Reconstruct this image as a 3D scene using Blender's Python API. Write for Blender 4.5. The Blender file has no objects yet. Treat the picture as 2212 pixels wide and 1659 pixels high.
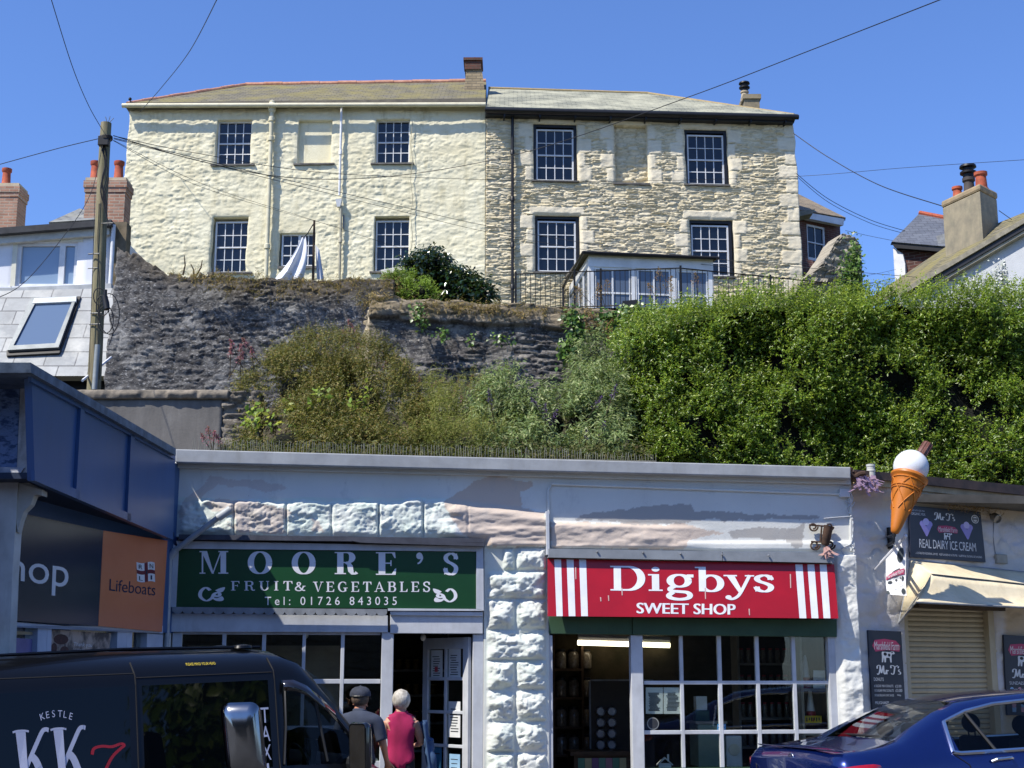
import bpy, math, random
import numpy as np
from mathutils import Vector, Matrix

random.seed(7)
rng = np.random.default_rng(7)
SC = bpy.context.scene
COL = SC.collection
# ---------------------------------------------------------------- camera
W, H, FPX, CZ = 2212.0, 1659.0, 3067.0, 1.65
TH = math.atan(630.5 / FPX)
cd = bpy.data.cameras.new('camera')
cam = bpy.data.objects.new('camera', cd)
COL.objects.link(cam)
cam.location = (0, 0, CZ)
cam.rotation_euler = (math.pi / 2 + TH, 0, 0)
cd.sensor_width = 36.0
cd.lens = FPX / W * 36.0
cd.clip_start, cd.clip_end = 0.1, 2000
SC.camera = cam
# ---------------------------------------------------------------- sky and sun
SUN_DIR = Vector((-0.50, -0.37, 0.80)).normalized()      # towards the sun
SUN_EL = math.asin(SUN_DIR.z)
wd = bpy.data.worlds.new('World')
SC.world = wd
wd.use_nodes = True
nt = wd.node_tree
bg = nt.nodes['Background']
sky = nt.nodes.new('ShaderNodeTexSky')
sky.sky_type = 'NISHITA'
sky.sun_disc = False
sky.sun_elevation = SUN_EL
sky.sun_rotation = math.atan2(SUN_DIR.x, SUN_DIR.y)
sky.altitude = 0
sky.air_density = 1.0
sky.dust_density = 0.35
sky.ozone_density = 3.2
tint = nt.nodes.new('ShaderNodeMix')
tint.data_type, tint.blend_type = 'RGBA', 'MULTIPLY'
tint.inputs[0].default_value = 1.0
tint.inputs[7].default_value = (0.56, 0.70, 1.0, 1)       # clear deep-blue summer sky
nt.links.new(sky.outputs[0], tint.inputs[6])
nt.links.new(tint.outputs[2], bg.inputs[0])
bg.inputs[1].default_value = 0.15
sl = bpy.data.lights.new('sun', 'SUN')
sun = bpy.data.objects.new('sun', sl)
COL.objects.link(sun)
sl.energy = 5.0
sl.angle = math.radians(0.53)
sl.color = (1.0, 0.94, 0.84)
sun.rotation_euler = (-SUN_DIR).to_track_quat('-Z', 'Y').to_euler()
SC.view_settings.view_transform = 'Standard'
SC.view_settings.look = 'None'
SC.view_settings.exposure = 0.5
SC.view_settings.gamma = 1.0


# ---------------------------------------------------------------- helpers
def P(u, v, Y):
    """point on the sight line of photo position (u, v) at distance Y"""
    x, yv = (u - W / 2) / FPX, (H / 2 - v) / FPX
    k = Y / (math.cos(TH) - yv * math.sin(TH))
    return Vector((x * k, Y, CZ + (math.sin(TH) + yv * math.cos(TH)) * k))


def pxm(Y):
    return FPX / 1.0209 / Y        # photo pixels per metre


class Pl:
    """a vertical plane through two ground points; s runs along it, n faces the street"""
    def __init__(self, u0, Y0, u1, Y1):
        a, b = P(u0, 1460, Y0), P(u1, 1460, Y1)
        self.o = Vector((a.x, a.y, 0))
        self.t = Vector((b.x - a.x, b.y - a.y, 0)).normalized()
        self.n = Vector((self.t.y, -self.t.x, 0))

    def hit(self, u, v, off=0.0):
        d = P(u, v, 1.0) - Vector((0, 0, CZ))
        k = ((self.o + self.n * off) - Vector((0, 0, CZ))).dot(self.n) / d.dot(self.n)
        return Vector((0, 0, CZ)) + d * k

    def sz(self, u, v, off=0.0):
        p = self.hit(u, v, off)
        return (p - self.o).dot(self.t), p.z

    def at(self, s, z, off=0.0):
        p = self.o + self.t * s + self.n * off
        return Vector((p.x, p.y, z))

    def rect(self, u0, v0, u1, v1, off=0.0):
        """metric upright rectangle (s0, s1, z0, z1) nearest to a photo rectangle"""
        q = [self.sz(u, v, off) for u, v in ((u0, v0), (u1, v0), (u1, v1), (u0, v1))]
        return ((q[0][0] + q[3][0]) / 2, (q[1][0] + q[2][0]) / 2, (q[2][1] + q[3][1]) / 2, (q[0][1] + q[1][1]) / 2)


class MB:
    def __init__(self):
        self.v, self.f = [], []

    def add(self, vs, fs):
        b = len(self.v)
        self.v.extend([tuple(p) for p in vs])
        self.f.extend([tuple(i + b for i in f) for f in fs])
        return self

    def quad(self, *p):
        return self.add(p, [tuple(range(len(p)))])

    def prism(self, poly, vec):
        """closed prism: polygon (front) pushed along vec"""
        n = len(poly)
        vec = Vector(vec)
        a = [Vector(p) for p in poly]
        vs = a + [p + vec for p in a]
        fs = [tuple(range(n)), tuple(range(2 * n - 1, n - 1, -1))]
        fs += [(i, i + n, (i + 1) % n + n, (i + 1) % n) for i in range(n)]
        return self.add(vs, fs)

    def box(self, x0, x1, y0, y1, z0, z1):
        vs = [(x, y, z) for z in (z0, z1) for x, y in ((x0, y0), (x1, y0), (x1, y1), (x0, y1))]
        return self.add(vs, [(3, 2, 1, 0), (4, 5, 6, 7), (0, 1, 5, 4), (1, 2, 6, 5), (2, 3, 7, 6), (3, 0, 4, 7)])

    def pbox(self, pl, s0, s1, z0, z1, back, front):
        q = [pl.at(s0, z0, front), pl.at(s1, z0, front), pl.at(s1, z1, front), pl.at(s0, z1, front)]
        return self.prism(q, pl.n * (back - front))

    def slab(self, pl, quad, front, thick):
        """photo quad TL TR BR BL on a plane, pushed back by thick"""
        return self.prism([pl.hit(u, v, front) for u, v in quad], pl.n * -thick)

    def tube(self, pts, r, n=8, caps=True):
        pts = [Vector(p) for p in pts]
        rs = r if isinstance(r, (list, tuple)) else [r] * len(pts)
        vs, fs = [], []
        up = None
        for i, p in enumerate(pts):
            d = (pts[min(i + 1, len(pts) - 1)] - pts[max(i - 1, 0)]).normalized()
            if up is None:
                up = Vector((0, 0, 1)) if abs(d.z) < 0.9 else Vector((1, 0, 0))
            a = d.cross(up).normalized()
            b = a.cross(d).normalized()
            up = b
            for k in range(n):
                t = 2 * math.pi * k / n
                vs.append(p + (a * math.cos(t) + b * math.sin(t)) * rs[i])
        for i in range(len(pts) - 1):
            for k in range(n):
                fs.append((i * n + k, i * n + (k + 1) % n, (i + 1) * n + (k + 1) % n, (i + 1) * n + k))
        if caps:
            fs.append(tuple(range(n - 1, -1, -1)))
            fs.append(tuple(range((len(pts) - 1) * n, len(pts) * n)))
        return self.add(vs, fs)

    def lathe(self, base, prof, n=16, axis=(0, 0, 1)):
        ax = Vector(axis).normalized()
        a = ax.orthogonal().normalized()
        b = ax.cross(a)
        base = Vector(base)
        vs, fs = [], []
        for r, h in prof:
            for k in range(n):
                t = 2 * math.pi * k / n
                vs.append(base + ax * h + (a * math.cos(t) + b * math.sin(t)) * max(r, 1e-4))
        for i in range(len(prof) - 1):
            for k in range(n):
                fs.append((i * n + k, i * n + (k + 1) % n, (i + 1) * n + (k + 1) % n, (i + 1) * n + k))
        fs.append(tuple(range(n - 1, -1, -1)))
        fs.append(tuple(range((len(prof) - 1) * n, len(prof) * n)))
        return self.add(vs, fs)

    def ball(self, c, r, n=16, m=10, sc=(1, 1, 1)):
        prof = [(r * math.sin(math.pi * i / m), -r * math.cos(math.pi * i / m)) for i in range(m + 1)]
        b = len(self.v)
        self.lathe((0, 0, 0), prof, n)
        c = Vector(c)
        for i in range(b, len(self.v)):
            p = self.v[i]
            self.v[i] = (c.x + p[0] * sc[0], c.y + p[1] * sc[1], c.z + p[2] * sc[2])
        return self

    def grid(self, fn, nu, nv):
        vs = [fn(i / nu, j / nv) for j in range(nv + 1) for i in range(nu + 1)]
        fs = [(j * (nu + 1) + i, j * (nu + 1) + i + 1, (j + 1) * (nu + 1) + i + 1, (j + 1) * (nu + 1) + i) for j in range(nv) for i in range(nu)]
        return self.add(vs, fs)


def wloc(o):
    p = Vector((0, 0, 0))
    while o is not None:
        p = p + o.location
        o = o.parent
    return p


def obj(name, mb, mat, parent=None, smooth=False, local=False, attrs=None, bevel=0.0, crease=None):
    me = bpy.data.meshes.new(name)
    if isinstance(mb, MB):
        vs = np.array(mb.v, dtype=np.float64).reshape(-1, 3)
        if parent is not None and not local:
            vs = vs - np.array(wloc(parent))
        me.from_pydata(vs.tolist(), [], mb.f)
    else:                                   # numpy arrays (verts, faces of one size)
        vs, fs = mb
        if parent is not None and not local:
            vs = vs - np.array(wloc(parent))
        k = fs.shape[1]
        me.vertices.add(len(vs))
        me.vertices.foreach_set('co', vs.astype(np.float32).ravel())
        me.loops.add(fs.size)
        me.loops.foreach_set('vertex_index', fs.astype(np.int32).ravel())
        me.polygons.add(len(fs))
        me.polygons.foreach_set('loop_start', np.arange(0, fs.size, k, dtype=np.int32))
        me.update(calc_edges=True)
    for an, arr in (attrs or {}).items():
        at = me.attributes.new(an, 'FLOAT', 'POINT')
        at.data.foreach_set('value', np.asarray(arr, dtype=np.float32).ravel())
    if mat is not None:
        me.materials.append(mat)
    if smooth:
        me.polygons.foreach_set('use_smooth', [True] * len(me.polygons))
        if smooth != 'all':
            try:
                me.set_sharp_from_angle(angle=math.radians(40))
            except Exception:
                pass
    me.update()
    o = bpy.data.objects.new(name, me)
    COL.objects.link(o)
    if parent is not None:
        o.parent = parent
    if bevel:
        m = o.modifiers.new('bevel', 'BEVEL')
        m.width, m.segments, m.limit_method, m.angle_limit = bevel, 2, 'ANGLE', math.radians(40)
    return o


def tag(o, label=None, cat=None, group=None, kind=None):
    for k, val in (('label', label), ('category', cat), ('group', group), ('kind', kind)):
        if val:
            o[k] = val
    return o


def thing(name, label, cat, loc=(0, 0, 0), group=None, rot=None):
    o = bpy.data.objects.new(name, None)
    o.empty_display_size = 0.1
    COL.objects.link(o)
    o.location = loc
    if rot:
        o.rotation_euler = rot
    return tag(o, label, cat, group)


# ---------------------------------------------------------------- numpy noise
def _h(ix, iy, seed=0):
    n = (ix.astype(np.int64) * 374761393 + iy.astype(np.int64) * 668265263 + seed * 1442695041) & 0x7fffffff
    n = ((n ^ (n >> 13)) * 1274126177) & 0x7fffffff
    n = ((n ^ (n >> 16)) * 1103515245) & 0x7fffffff
    return ((n ^ (n >> 15)) & 0xffff) / 65535.0


def vnoise(x, y, seed=0):
    x, y = np.asarray(x, float), np.asarray(y, float)
    ix, iy = np.floor(x), np.floor(y)
    fx, fy = x - ix, y - iy
    fx, fy = fx * fx * (3 - 2 * fx), fy * fy * (3 - 2 * fy)
    a, b = _h(ix, iy, seed), _h(ix + 1, iy, seed)
    c, d = _h(ix, iy + 1, seed), _h(ix + 1, iy + 1, seed)
    return (a * (1 - fx) + b * fx) * (1 - fy) + (c * (1 - fx) + d * fx) * fy


def fbm(x, y, seed=0, octv=4):
    t, a, s = 0, 0.5, 0
    for k in range(octv):
        t = t + a * vnoise(x * 2 ** k, y * 2 ** k, seed + k * 7)
        s += a
        a *= 0.5
    return t / s


def sstep(a, b, x):
    t = np.clip((x - a) / (b - a), 0, 1)
    return t * t * (3 - 2 * t)


def rubble(S, Z, rh, ln, seed, edge=0.02, wob=0.6, tilt=0.5):
    """rough slabs (stretched cells): 0 in the joints, up to about 1 on the faces; second result is a tone per slab"""
    S, Z = np.asarray(S, float), np.asarray(Z, float)
    x = S / ln + 0.35 * wob * (fbm(S * 2.1, Z * 2.1, seed + 1, 3) - 0.5)
    y = Z / rh + 0.9 * wob * (fbm(S * 1.3, Z * 1.0, seed + 2, 3) - 0.5) + 0.5 * (vnoise(S * 6, Z * 9, seed + 4) - 0.5)
    ix, iy = np.floor(x), np.floor(y)
    d1 = np.full(x.shape, 9.0)
    d2 = np.full(x.shape, 9.0)
    bx, by, px, py = ix.copy(), iy.copy(), x * 0, x * 0
    for j in (-1, 0, 1):
        for i in (-1, 0, 1):
            cx, cy = ix + i, iy + j
            jx = cx + 0.1 + 0.8 * _h(cx, cy, seed)
            jy = cy + 0.2 + 0.6 * _h(cx, cy, seed + 7)
            d = np.abs(x - jx) * 0.8 + np.abs(y - jy)
            m = d < d1
            d2 = np.where(m, d1, np.minimum(d2, d))
            bx, by = np.where(m, cx, bx), np.where(m, cy, by)
            px, py = np.where(m, x - jx, px), np.where(m, y - jy, py)
            d1 = np.where(m, d, d1)
    rnd, r2, r3 = _h(bx, by, seed + 11), _h(bx, by, seed + 23), _h(bx, by, seed + 31)
    prof = sstep(0, edge / rh, d2 - d1)
    return prof * (0.2 + 0.65 * rnd + tilt * (py * (r2 * 1.6 - 0.5) + px * (r3 - 0.5))), rnd


def wall_grid(pl, s0, s1, z0, z1, step, holes, hfun, top=None, back=0.25, stepz=None, left=None, right=None):
    """dense relief wall on a plane with openings; the edges turn back by `back`. Returns (verts, faces, S, Z)"""
    def lines(a, b, st, cuts):
        n = max(2, int(round((b - a) / st)))
        L = np.linspace(a, b, n + 1)
        for c in cuts:
            if a < c < b:
                L[np.argmin(np.abs(L - c))] = c
        return L
    ss = lines(s0, s1, step, [h[i] for h in holes for i in (0, 1)])
    zs = lines(z0, z1, stepz or step, [h[i] for h in holes for i in (2, 3)])
    S, Z = np.meshgrid(ss, zs)
    Sg, Zg = S.copy(), Z.copy()
    damp = np.ones_like(S)
    keep = np.ones((len(zs) - 1, len(ss) - 1), bool)
    cs, cz = (ss[1:] + ss[:-1]) / 2, (zs[1:] + zs[:-1]) / 2
    for a, b, c, d in holes:
        keep &= ~(((cs > a) & (cs < b))[None, :] & ((cz > c) & (cz < d))[:, None])
        dx = np.maximum(np.maximum(a - S, S - b), 0)
        dz = np.maximum(np.maximum(c - Z, Z - d), 0)
        damp *= sstep(0, 0.09, np.hypot(dx, dz)) * 0.9 + 0.1
    if top is not None:
        w = (Z - z0) / (z1 - z0)
        Z = z0 + w * (top(S) - z0)
    if left is not None or right is not None:
        w = (S - s0) / (s1 - s0)
        L = left(Z) if left is not None else s0
        R = right(Z) if right is not None else s1
        S = L + w * (R - L)
    Hh = hfun(S, Z) * damp
    V = np.stack([pl.o.x + pl.t.x * S + pl.n.x * Hh, pl.o.y + pl.t.y * S + pl.n.y * Hh, Z], -1).reshape(-1, 3)
    nx = len(ss)
    idx = np.arange(S.size).reshape(S.shape)
    q = np.stack([idx[:-1, :-1], idx[:-1, 1:], idx[1:, 1:], idx[1:, :-1]], -1)[keep]
    # boundary edges -> returns into the wall
    E = np.concatenate([q[:, [0, 1]], q[:, [1, 2]], q[:, [2, 3]], q[:, [3, 0]]])
    key = np.sort(E, 1)
    key = key[:, 0] * S.size + key[:, 1]
    u, inv, cnt = np.unique(key, return_inverse=True, return_counts=True)
    B = E[cnt[inv] == 1]
    bv = np.unique(B)
    mp = -np.ones(S.size, int)
    mp[bv] = np.arange(len(bv)) + S.size
    f2 = S.ravel()[bv]
    VB = np.stack([pl.o.x + pl.t.x * f2 - pl.n.x * back, pl.o.y + pl.t.y * f2 - pl.n.y * back, Z.ravel()[bv]], -1)
    qs = np.stack([B[:, 1], B[:, 0], mp[B[:, 0]], mp[B[:, 1]]], -1)
    V = np.concatenate([V, VB])
    Fs = np.concatenate([q, qs])
    S2 = np.concatenate([S.ravel(), f2])
    Z2 = np.concatenate([Z.ravel(), Z.ravel()[bv]])
    return V, Fs, S2, Z2


# ---------------------------------------------------------------- materials
def lin(c):
    if isinstance(c, str):
        c = c.lstrip('#')
        c = [int(c[i:i + 2], 16) / 255 for i in (0, 2, 4)]
        c = [x / 12.92 if x <= 0.04045 else ((x + 0.055) / 1.055) ** 2.4 for x in c]
    return (c[0], c[1], c[2], 1.0)


_mats = {}


class NT:
    def __init__(self, name):
        self.m = bpy.data.materials.new(name)
        self.m.use_nodes = True
        self.t = self.m.node_tree
        self.b = self.t.nodes['Principled BSDF']
        self.out = self.t.nodes['Material Output']
        self._c = None

    def n(self, kind, **kw):
        x = self.t.nodes.new('ShaderNode' + kind)
        for k, v in kw.items():
            setattr(x, k, v)
        return x

    def l(self, a, b):
        self.t.links.new(a, b)

    def coord(self, scale=(1, 1, 1)):
        if self._c is None:
            self._c = self.n('TexCoord')
        mp = self.n('Mapping')
        mp.inputs['Scale'].default_value = scale
        self.l(self._c.outputs['Object'], mp.inputs[0])
        return mp.outputs[0]

    def noise(self, scale, detail=6, stretch=(1, 1, 1), rough=0.6, dist=0.0):
        x = self.n('TexNoise')
        x.inputs['Scale'].default_value = scale
        x.inputs['Detail'].default_value = detail
        x.inputs['Roughness'].default_value = rough
        x.inputs['Distortion'].default_value = dist
        self.l(self.coord(stretch), x.inputs['Vector'])
        return x.outputs['Fac']

    def ramp(self, fac, stops):
        r = self.n('ValToRGB')
        e = r.color_ramp.elements
        while len(e) < len(stops):
            e.new(0.5)
        for i, (p, c) in enumerate(stops):
            e[i].position = p
            e[i].color = lin(c) if not isinstance(c, (int, float)) else (c, c, c, 1)
        self.l(fac, r.inputs[0])
        return r.outputs[0]

    def mix(self, fac, a, b, mode='MIX'):
        x = self.n('Mix', data_type='RGBA', blend_type=mode)
        for sock, val in ((x.inputs[0], fac), (x.inputs[6], a), (x.inputs[7], b)):
            if hasattr(val, 'is_output'):
                self.l(val, sock)
            elif isinstance(val, (int, float)):
                sock.default_value = val
            else:
                sock.default_value = lin(val)
        return x.outputs[2]

    def attr(self, name):
        a = self.n('Attribute')
        a.attribute_name = name
        return a.outputs['Fac']

    def bump(self, h, strength=0.3, dist=0.01):
        b = self.n('Bump')
        b.inputs['Strength'].default_value = strength
        b.inputs['Distance'].default_value = dist
        self.l(h, b.inputs['Height'])
        self.l(b.outputs[0], self.b.inputs['Normal'])

    def set(self, **kw):
        for k, v in kw.items():
            s = self.b.inputs[k.replace('_', ' ')]
            if hasattr(v, 'is_output'):
                self.l(v, s)
            elif isinstance(v, (str, list)) or (isinstance(v, tuple) and len(v) == 3):
                s.default_value = lin(v)
            else:
                s.default_value = v
        return self


def M(name, c, c2=None, rough=0.75, scale=4.0, bump=0.15, bscale=60.0, metal=0.0, stretch=(1, 1, 1), lo=0.35, hi=0.65, spec=0.4, coat=0.0, dirt=0.0, dirtc='#3a352e', bdist=0.006):
    if name in _mats:
        return _mats[name]
    t = NT(name)
    if c2 is None:
        k = lin(c)
        c2 = tuple(x * 0.8 for x in k[:3])
    col = t.ramp(t.noise(scale, 7, stretch), [(lo, c2), (hi, c)])
    if dirt:
        d = t.ramp(t.noise(scale * 0.6 + 1.3, 9, (2.2, 2.2, 0.5), 0.7), [(0.5, 0.0), (0.75, dirt)])
        col = t.mix(d, col, dirtc)
    t.set(Base_Color=col, Roughness=rough, Metallic=metal, Specular_IOR_Level=spec, Coat_Weight=coat)
    if bump:
        t.bump(t.noise(bscale, 5, stretch), bump, bdist)
    _mats[name] = t.m
    return t.m


def brickmat(name, c1, c2, mortar, bw, bh, ms=0.012, axis='xz', rough=0.85, bump=0.5, offset=0.5, stain=None, squash=1.0):
    t = NT(name)
    co = t.coord()
    sp = t.n('SeparateXYZ')
    cb = t.n('CombineXYZ')
    t.l(co, sp.inputs[0])
    t.l(sp.outputs['XYZ'.index(axis[0].upper())], cb.inputs[0])
    t.l(sp.outputs['XYZ'.index(axis[1].upper())], cb.inputs[1])
    b = t.n('TexBrick')
    b.offset = offset
    t.l(cb.outputs[0], b.inputs['Vector'])
    b.inputs['Color1'].default_value = lin(c1)
    b.inputs['Color2'].default_value = lin(c2)
    b.inputs['Mortar'].default_value = lin(mortar)
    for k, v in (('Scale', 1.0), ('Mortar Size', ms), ('Mortar Smooth', 0.3), ('Brick Width', bw), ('Row Height', bh), ('Bias', 0.0)):
        b.inputs[k].default_value = v
    col = t.mix(0.5, b.outputs['Color'], t.ramp(t.noise(3.5, 8), [(0.3, 0.35), (0.7, 0.95)]), 'MULTIPLY')
    if stain:
        f = t.ramp(t.noise(stain[1], 8, rough=0.7), [(stain[2], 0.0), (stain[3], 1.0)])
        col = t.mix(f, col, stain[0])
    t.set(Base_Color=col, Roughness=rough)
    inv = t.n('Math', operation='SUBTRACT')
    inv.inputs[0].default_value = 1.0
    t.l(b.outputs['Fac'], inv.inputs[1])
    t.bump(inv.outputs[0], bump, 0.01)
    return t.m


def glassmat(name, tint='#0b0f16', rough=0.02, seethrough=0.0, refl=1.0, wave=0.02):
    """window glass: fresnel reflection over a dark room (0) or over a clear view (1)"""
    t = NT(name)
    nz = t.noise(1.6, 2)
    if seethrough <= 0:
        t.set(Base_Color=tint, Roughness=rough, Specular_IOR_Level=0.5 * refl)
        t.bump(nz, wave, 0.1)
        return t.m
    gl = t.n('BsdfGlossy')
    gl.inputs['Roughness'].default_value = rough
    tr = t.n('BsdfTransparent')
    k = seethrough
    tr.inputs[0].default_value = (k * 0.96, k, k * 0.97, 1)
    fr = t.n('LayerWeight')
    bp = t.n('Bump')
    bp.inputs['Strength'].default_value = wave
    bp.inputs['Distance'].default_value = 0.1
    t.l(nz, bp.inputs['Height'])
    t.l(bp.outputs[0], gl.inputs['Normal'])
    pw = t.n('Math', operation='POWER')
    t.l(fr.outputs['Facing'], pw.inputs[0])
    pw.inputs[1].default_value = 4.0
    mul = t.n('Math', operation='MULTIPLY_ADD')
    mul.use_clamp = True
    t.l(pw.outputs[0], mul.inputs[0])
    mul.inputs[1].default_value = 0.8
    mul.inputs[2].default_value = 0.055 * refl
    mx = t.n('MixShader')
    t.l(mul.outputs[0], mx.inputs[0])
    t.l(tr.outputs[0], mx.inputs[1])
    t.l(gl.outputs[0], mx.inputs[2])
    t.l(mx.outputs[0], t.out.inputs[0])
    return t.m


def leafmat(name, cols, trans=0.35, rough=0.45, spec=0.35):
    t = NT(name)
    g = t.n('NewGeometry')
    c = t.ramp(g.outputs['Random Per Island'], [(i / max(1, len(cols) - 1), x) for i, x in enumerate(cols)])
    big = t.ramp(t.noise(1.7, 4), [(0.35, 0.55), (0.65, 1.15)])
    c = t.mix(0.8, c, big, 'MULTIPLY')
    t.set(Base_Color=c, Roughness=rough, Specular_IOR_Level=spec)
    tl = t.n('BsdfTranslucent')
    y = t.mix(0.6, c, (0.5, 0.62, 0.10))
    y = t.mix(0.5, c, y)
    t.l(y, tl.inputs[0])
    mx = t.n('MixShader')
    mx.inputs[0].default_value = trans
    t.l(t.b.outputs[0], mx.inputs[1])
    t.l(tl.outputs[0], mx.inputs[2])
    t.l(mx.outputs[0], t.out.inputs[0])
    return t.m


def emit(name, c, s):
    t = NT(name)
    t.set(Base_Color=c, Emission_Color=c, Emission_Strength=s)
    return t.m


# ---------------------------------------------------------------- lettering
def sans(s, spacing=1.0, shear=0.0):
    cu = bpy.data.curves.new('lettering_curve', 'FONT')
    cu.body = s
    cu.space_character = spacing
    cu.shear = shear
    cu.resolution_u = 4
    o = bpy.data.objects.new('lettering_curve', cu)
    COL.objects.link(o)
    dg = bpy.context.evaluated_depsgraph_get()
    me = bpy.data.meshes.new_from_object(o.evaluated_get(dg))
    vs = [(v.co.x, v.co.y) for v in me.vertices]
    fs = [tuple(p.vertices) for p in me.polygons]
    bpy.data.objects.remove(o)
    bpy.data.curves.remove(cu)
    bpy.data.meshes.remove(me)
    return vs, fs


def put(mb, glyphs, corners, vfix=None):
    """fit flat lettering into a quad of four world corners TL TR BR BL"""
    vs, fs = glyphs
    a = np.array(vs)
    x0, x1 = a[:, 0].min(), a[:, 0].max()
    y0, y1 = (a[:, 1].min(), a[:, 1].max()) if vfix is None else vfix
    tl, tr, br, bl = [Vector(c) for c in corners]
    n = (tr - tl).cross(bl - tl).normalized() * -1
    out = []
    for x, y in vs:
        fx, fy = (x - x0) / (x1 - x0), (y - y0) / (y1 - y0)
        out.append((tl * (1 - fx) + tr * fx) * fy + (bl * (1 - fx) + br * fx) * (1 - fy))
    mb.add(out, fs)


def put_px(mb, glyphs, pl, box, off, vfix=None, quad=None):
    if quad is None:
        u0, v0, u1, v1 = box
        quad = ((u0, v0), (u1, v0), (u1, v1), (u0, v1))
    put(mb, glyphs, [pl.hit(u, v, off) for u, v in quad], vfix)


def brush(path, T, t, p=1.5):
    """flat pen stroke whose width follows its direction: thick when upright, thin when level"""
    pts = [Vector((x, y)) for x, y in path]
    vs, fs = [], []
    for i, q in enumerate(pts):
        a, b = pts[max(i - 1, 0)], pts[min(i + 1, len(pts) - 1)]
        if path[0] == path[-1] and i in (0, len(pts) - 1):
            a, b = pts[-2], pts[1]
        d = (b - a).normalized()
        w = t + (T - t) * abs(d.y) ** p
        nn = Vector((-d.y, d.x)) * w / 2
        vs += [tuple(q + nn), tuple(q - nn)]
    for i in range(len(pts) - 1):
        fs.append((2 * i, 2 * i + 1, 2 * i + 3, 2 * i + 2))
    return vs, fs


def arc(cx, cy, rx, ry, a0, a1, n=20):
    return [(cx + rx * math.cos(math.radians(a0 + (a1 - a0) * i / n)), cy + ry * math.sin(math.radians(a0 + (a1 - a0) * i / n))) for i in range(n + 1)]


def smooth_path(pts, n=6):
    out = []
    for i in range(len(pts) - 1):
        p0, p1, p2, p3 = pts[max(i - 1, 0)], pts[i], pts[i + 1], pts[min(i + 2, len(pts) - 1)]
        for k in range(n):
            s = k / n
            out.append(tuple(0.5 * ((2 * p1[j]) + (-p0[j] + p2[j]) * s + (2 * p0[j] - 5 * p1[j] + 4 * p2[j] - p3[j]) * s * s + (-p0[j] + 3 * p1[j] - 3 * p2[j] + p3[j]) * s ** 3) for j in (0, 1)))
    out.append(tuple(pts[-1]))
    return out


def R(x0, y0, x1, y1):
    return [(x0, y0), (x1, y0), (x1, y1), (x0, y1)], [(0, 1, 2, 3)]


def PG(*pts):
    return list(pts), [tuple(range(len(pts)))]


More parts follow.
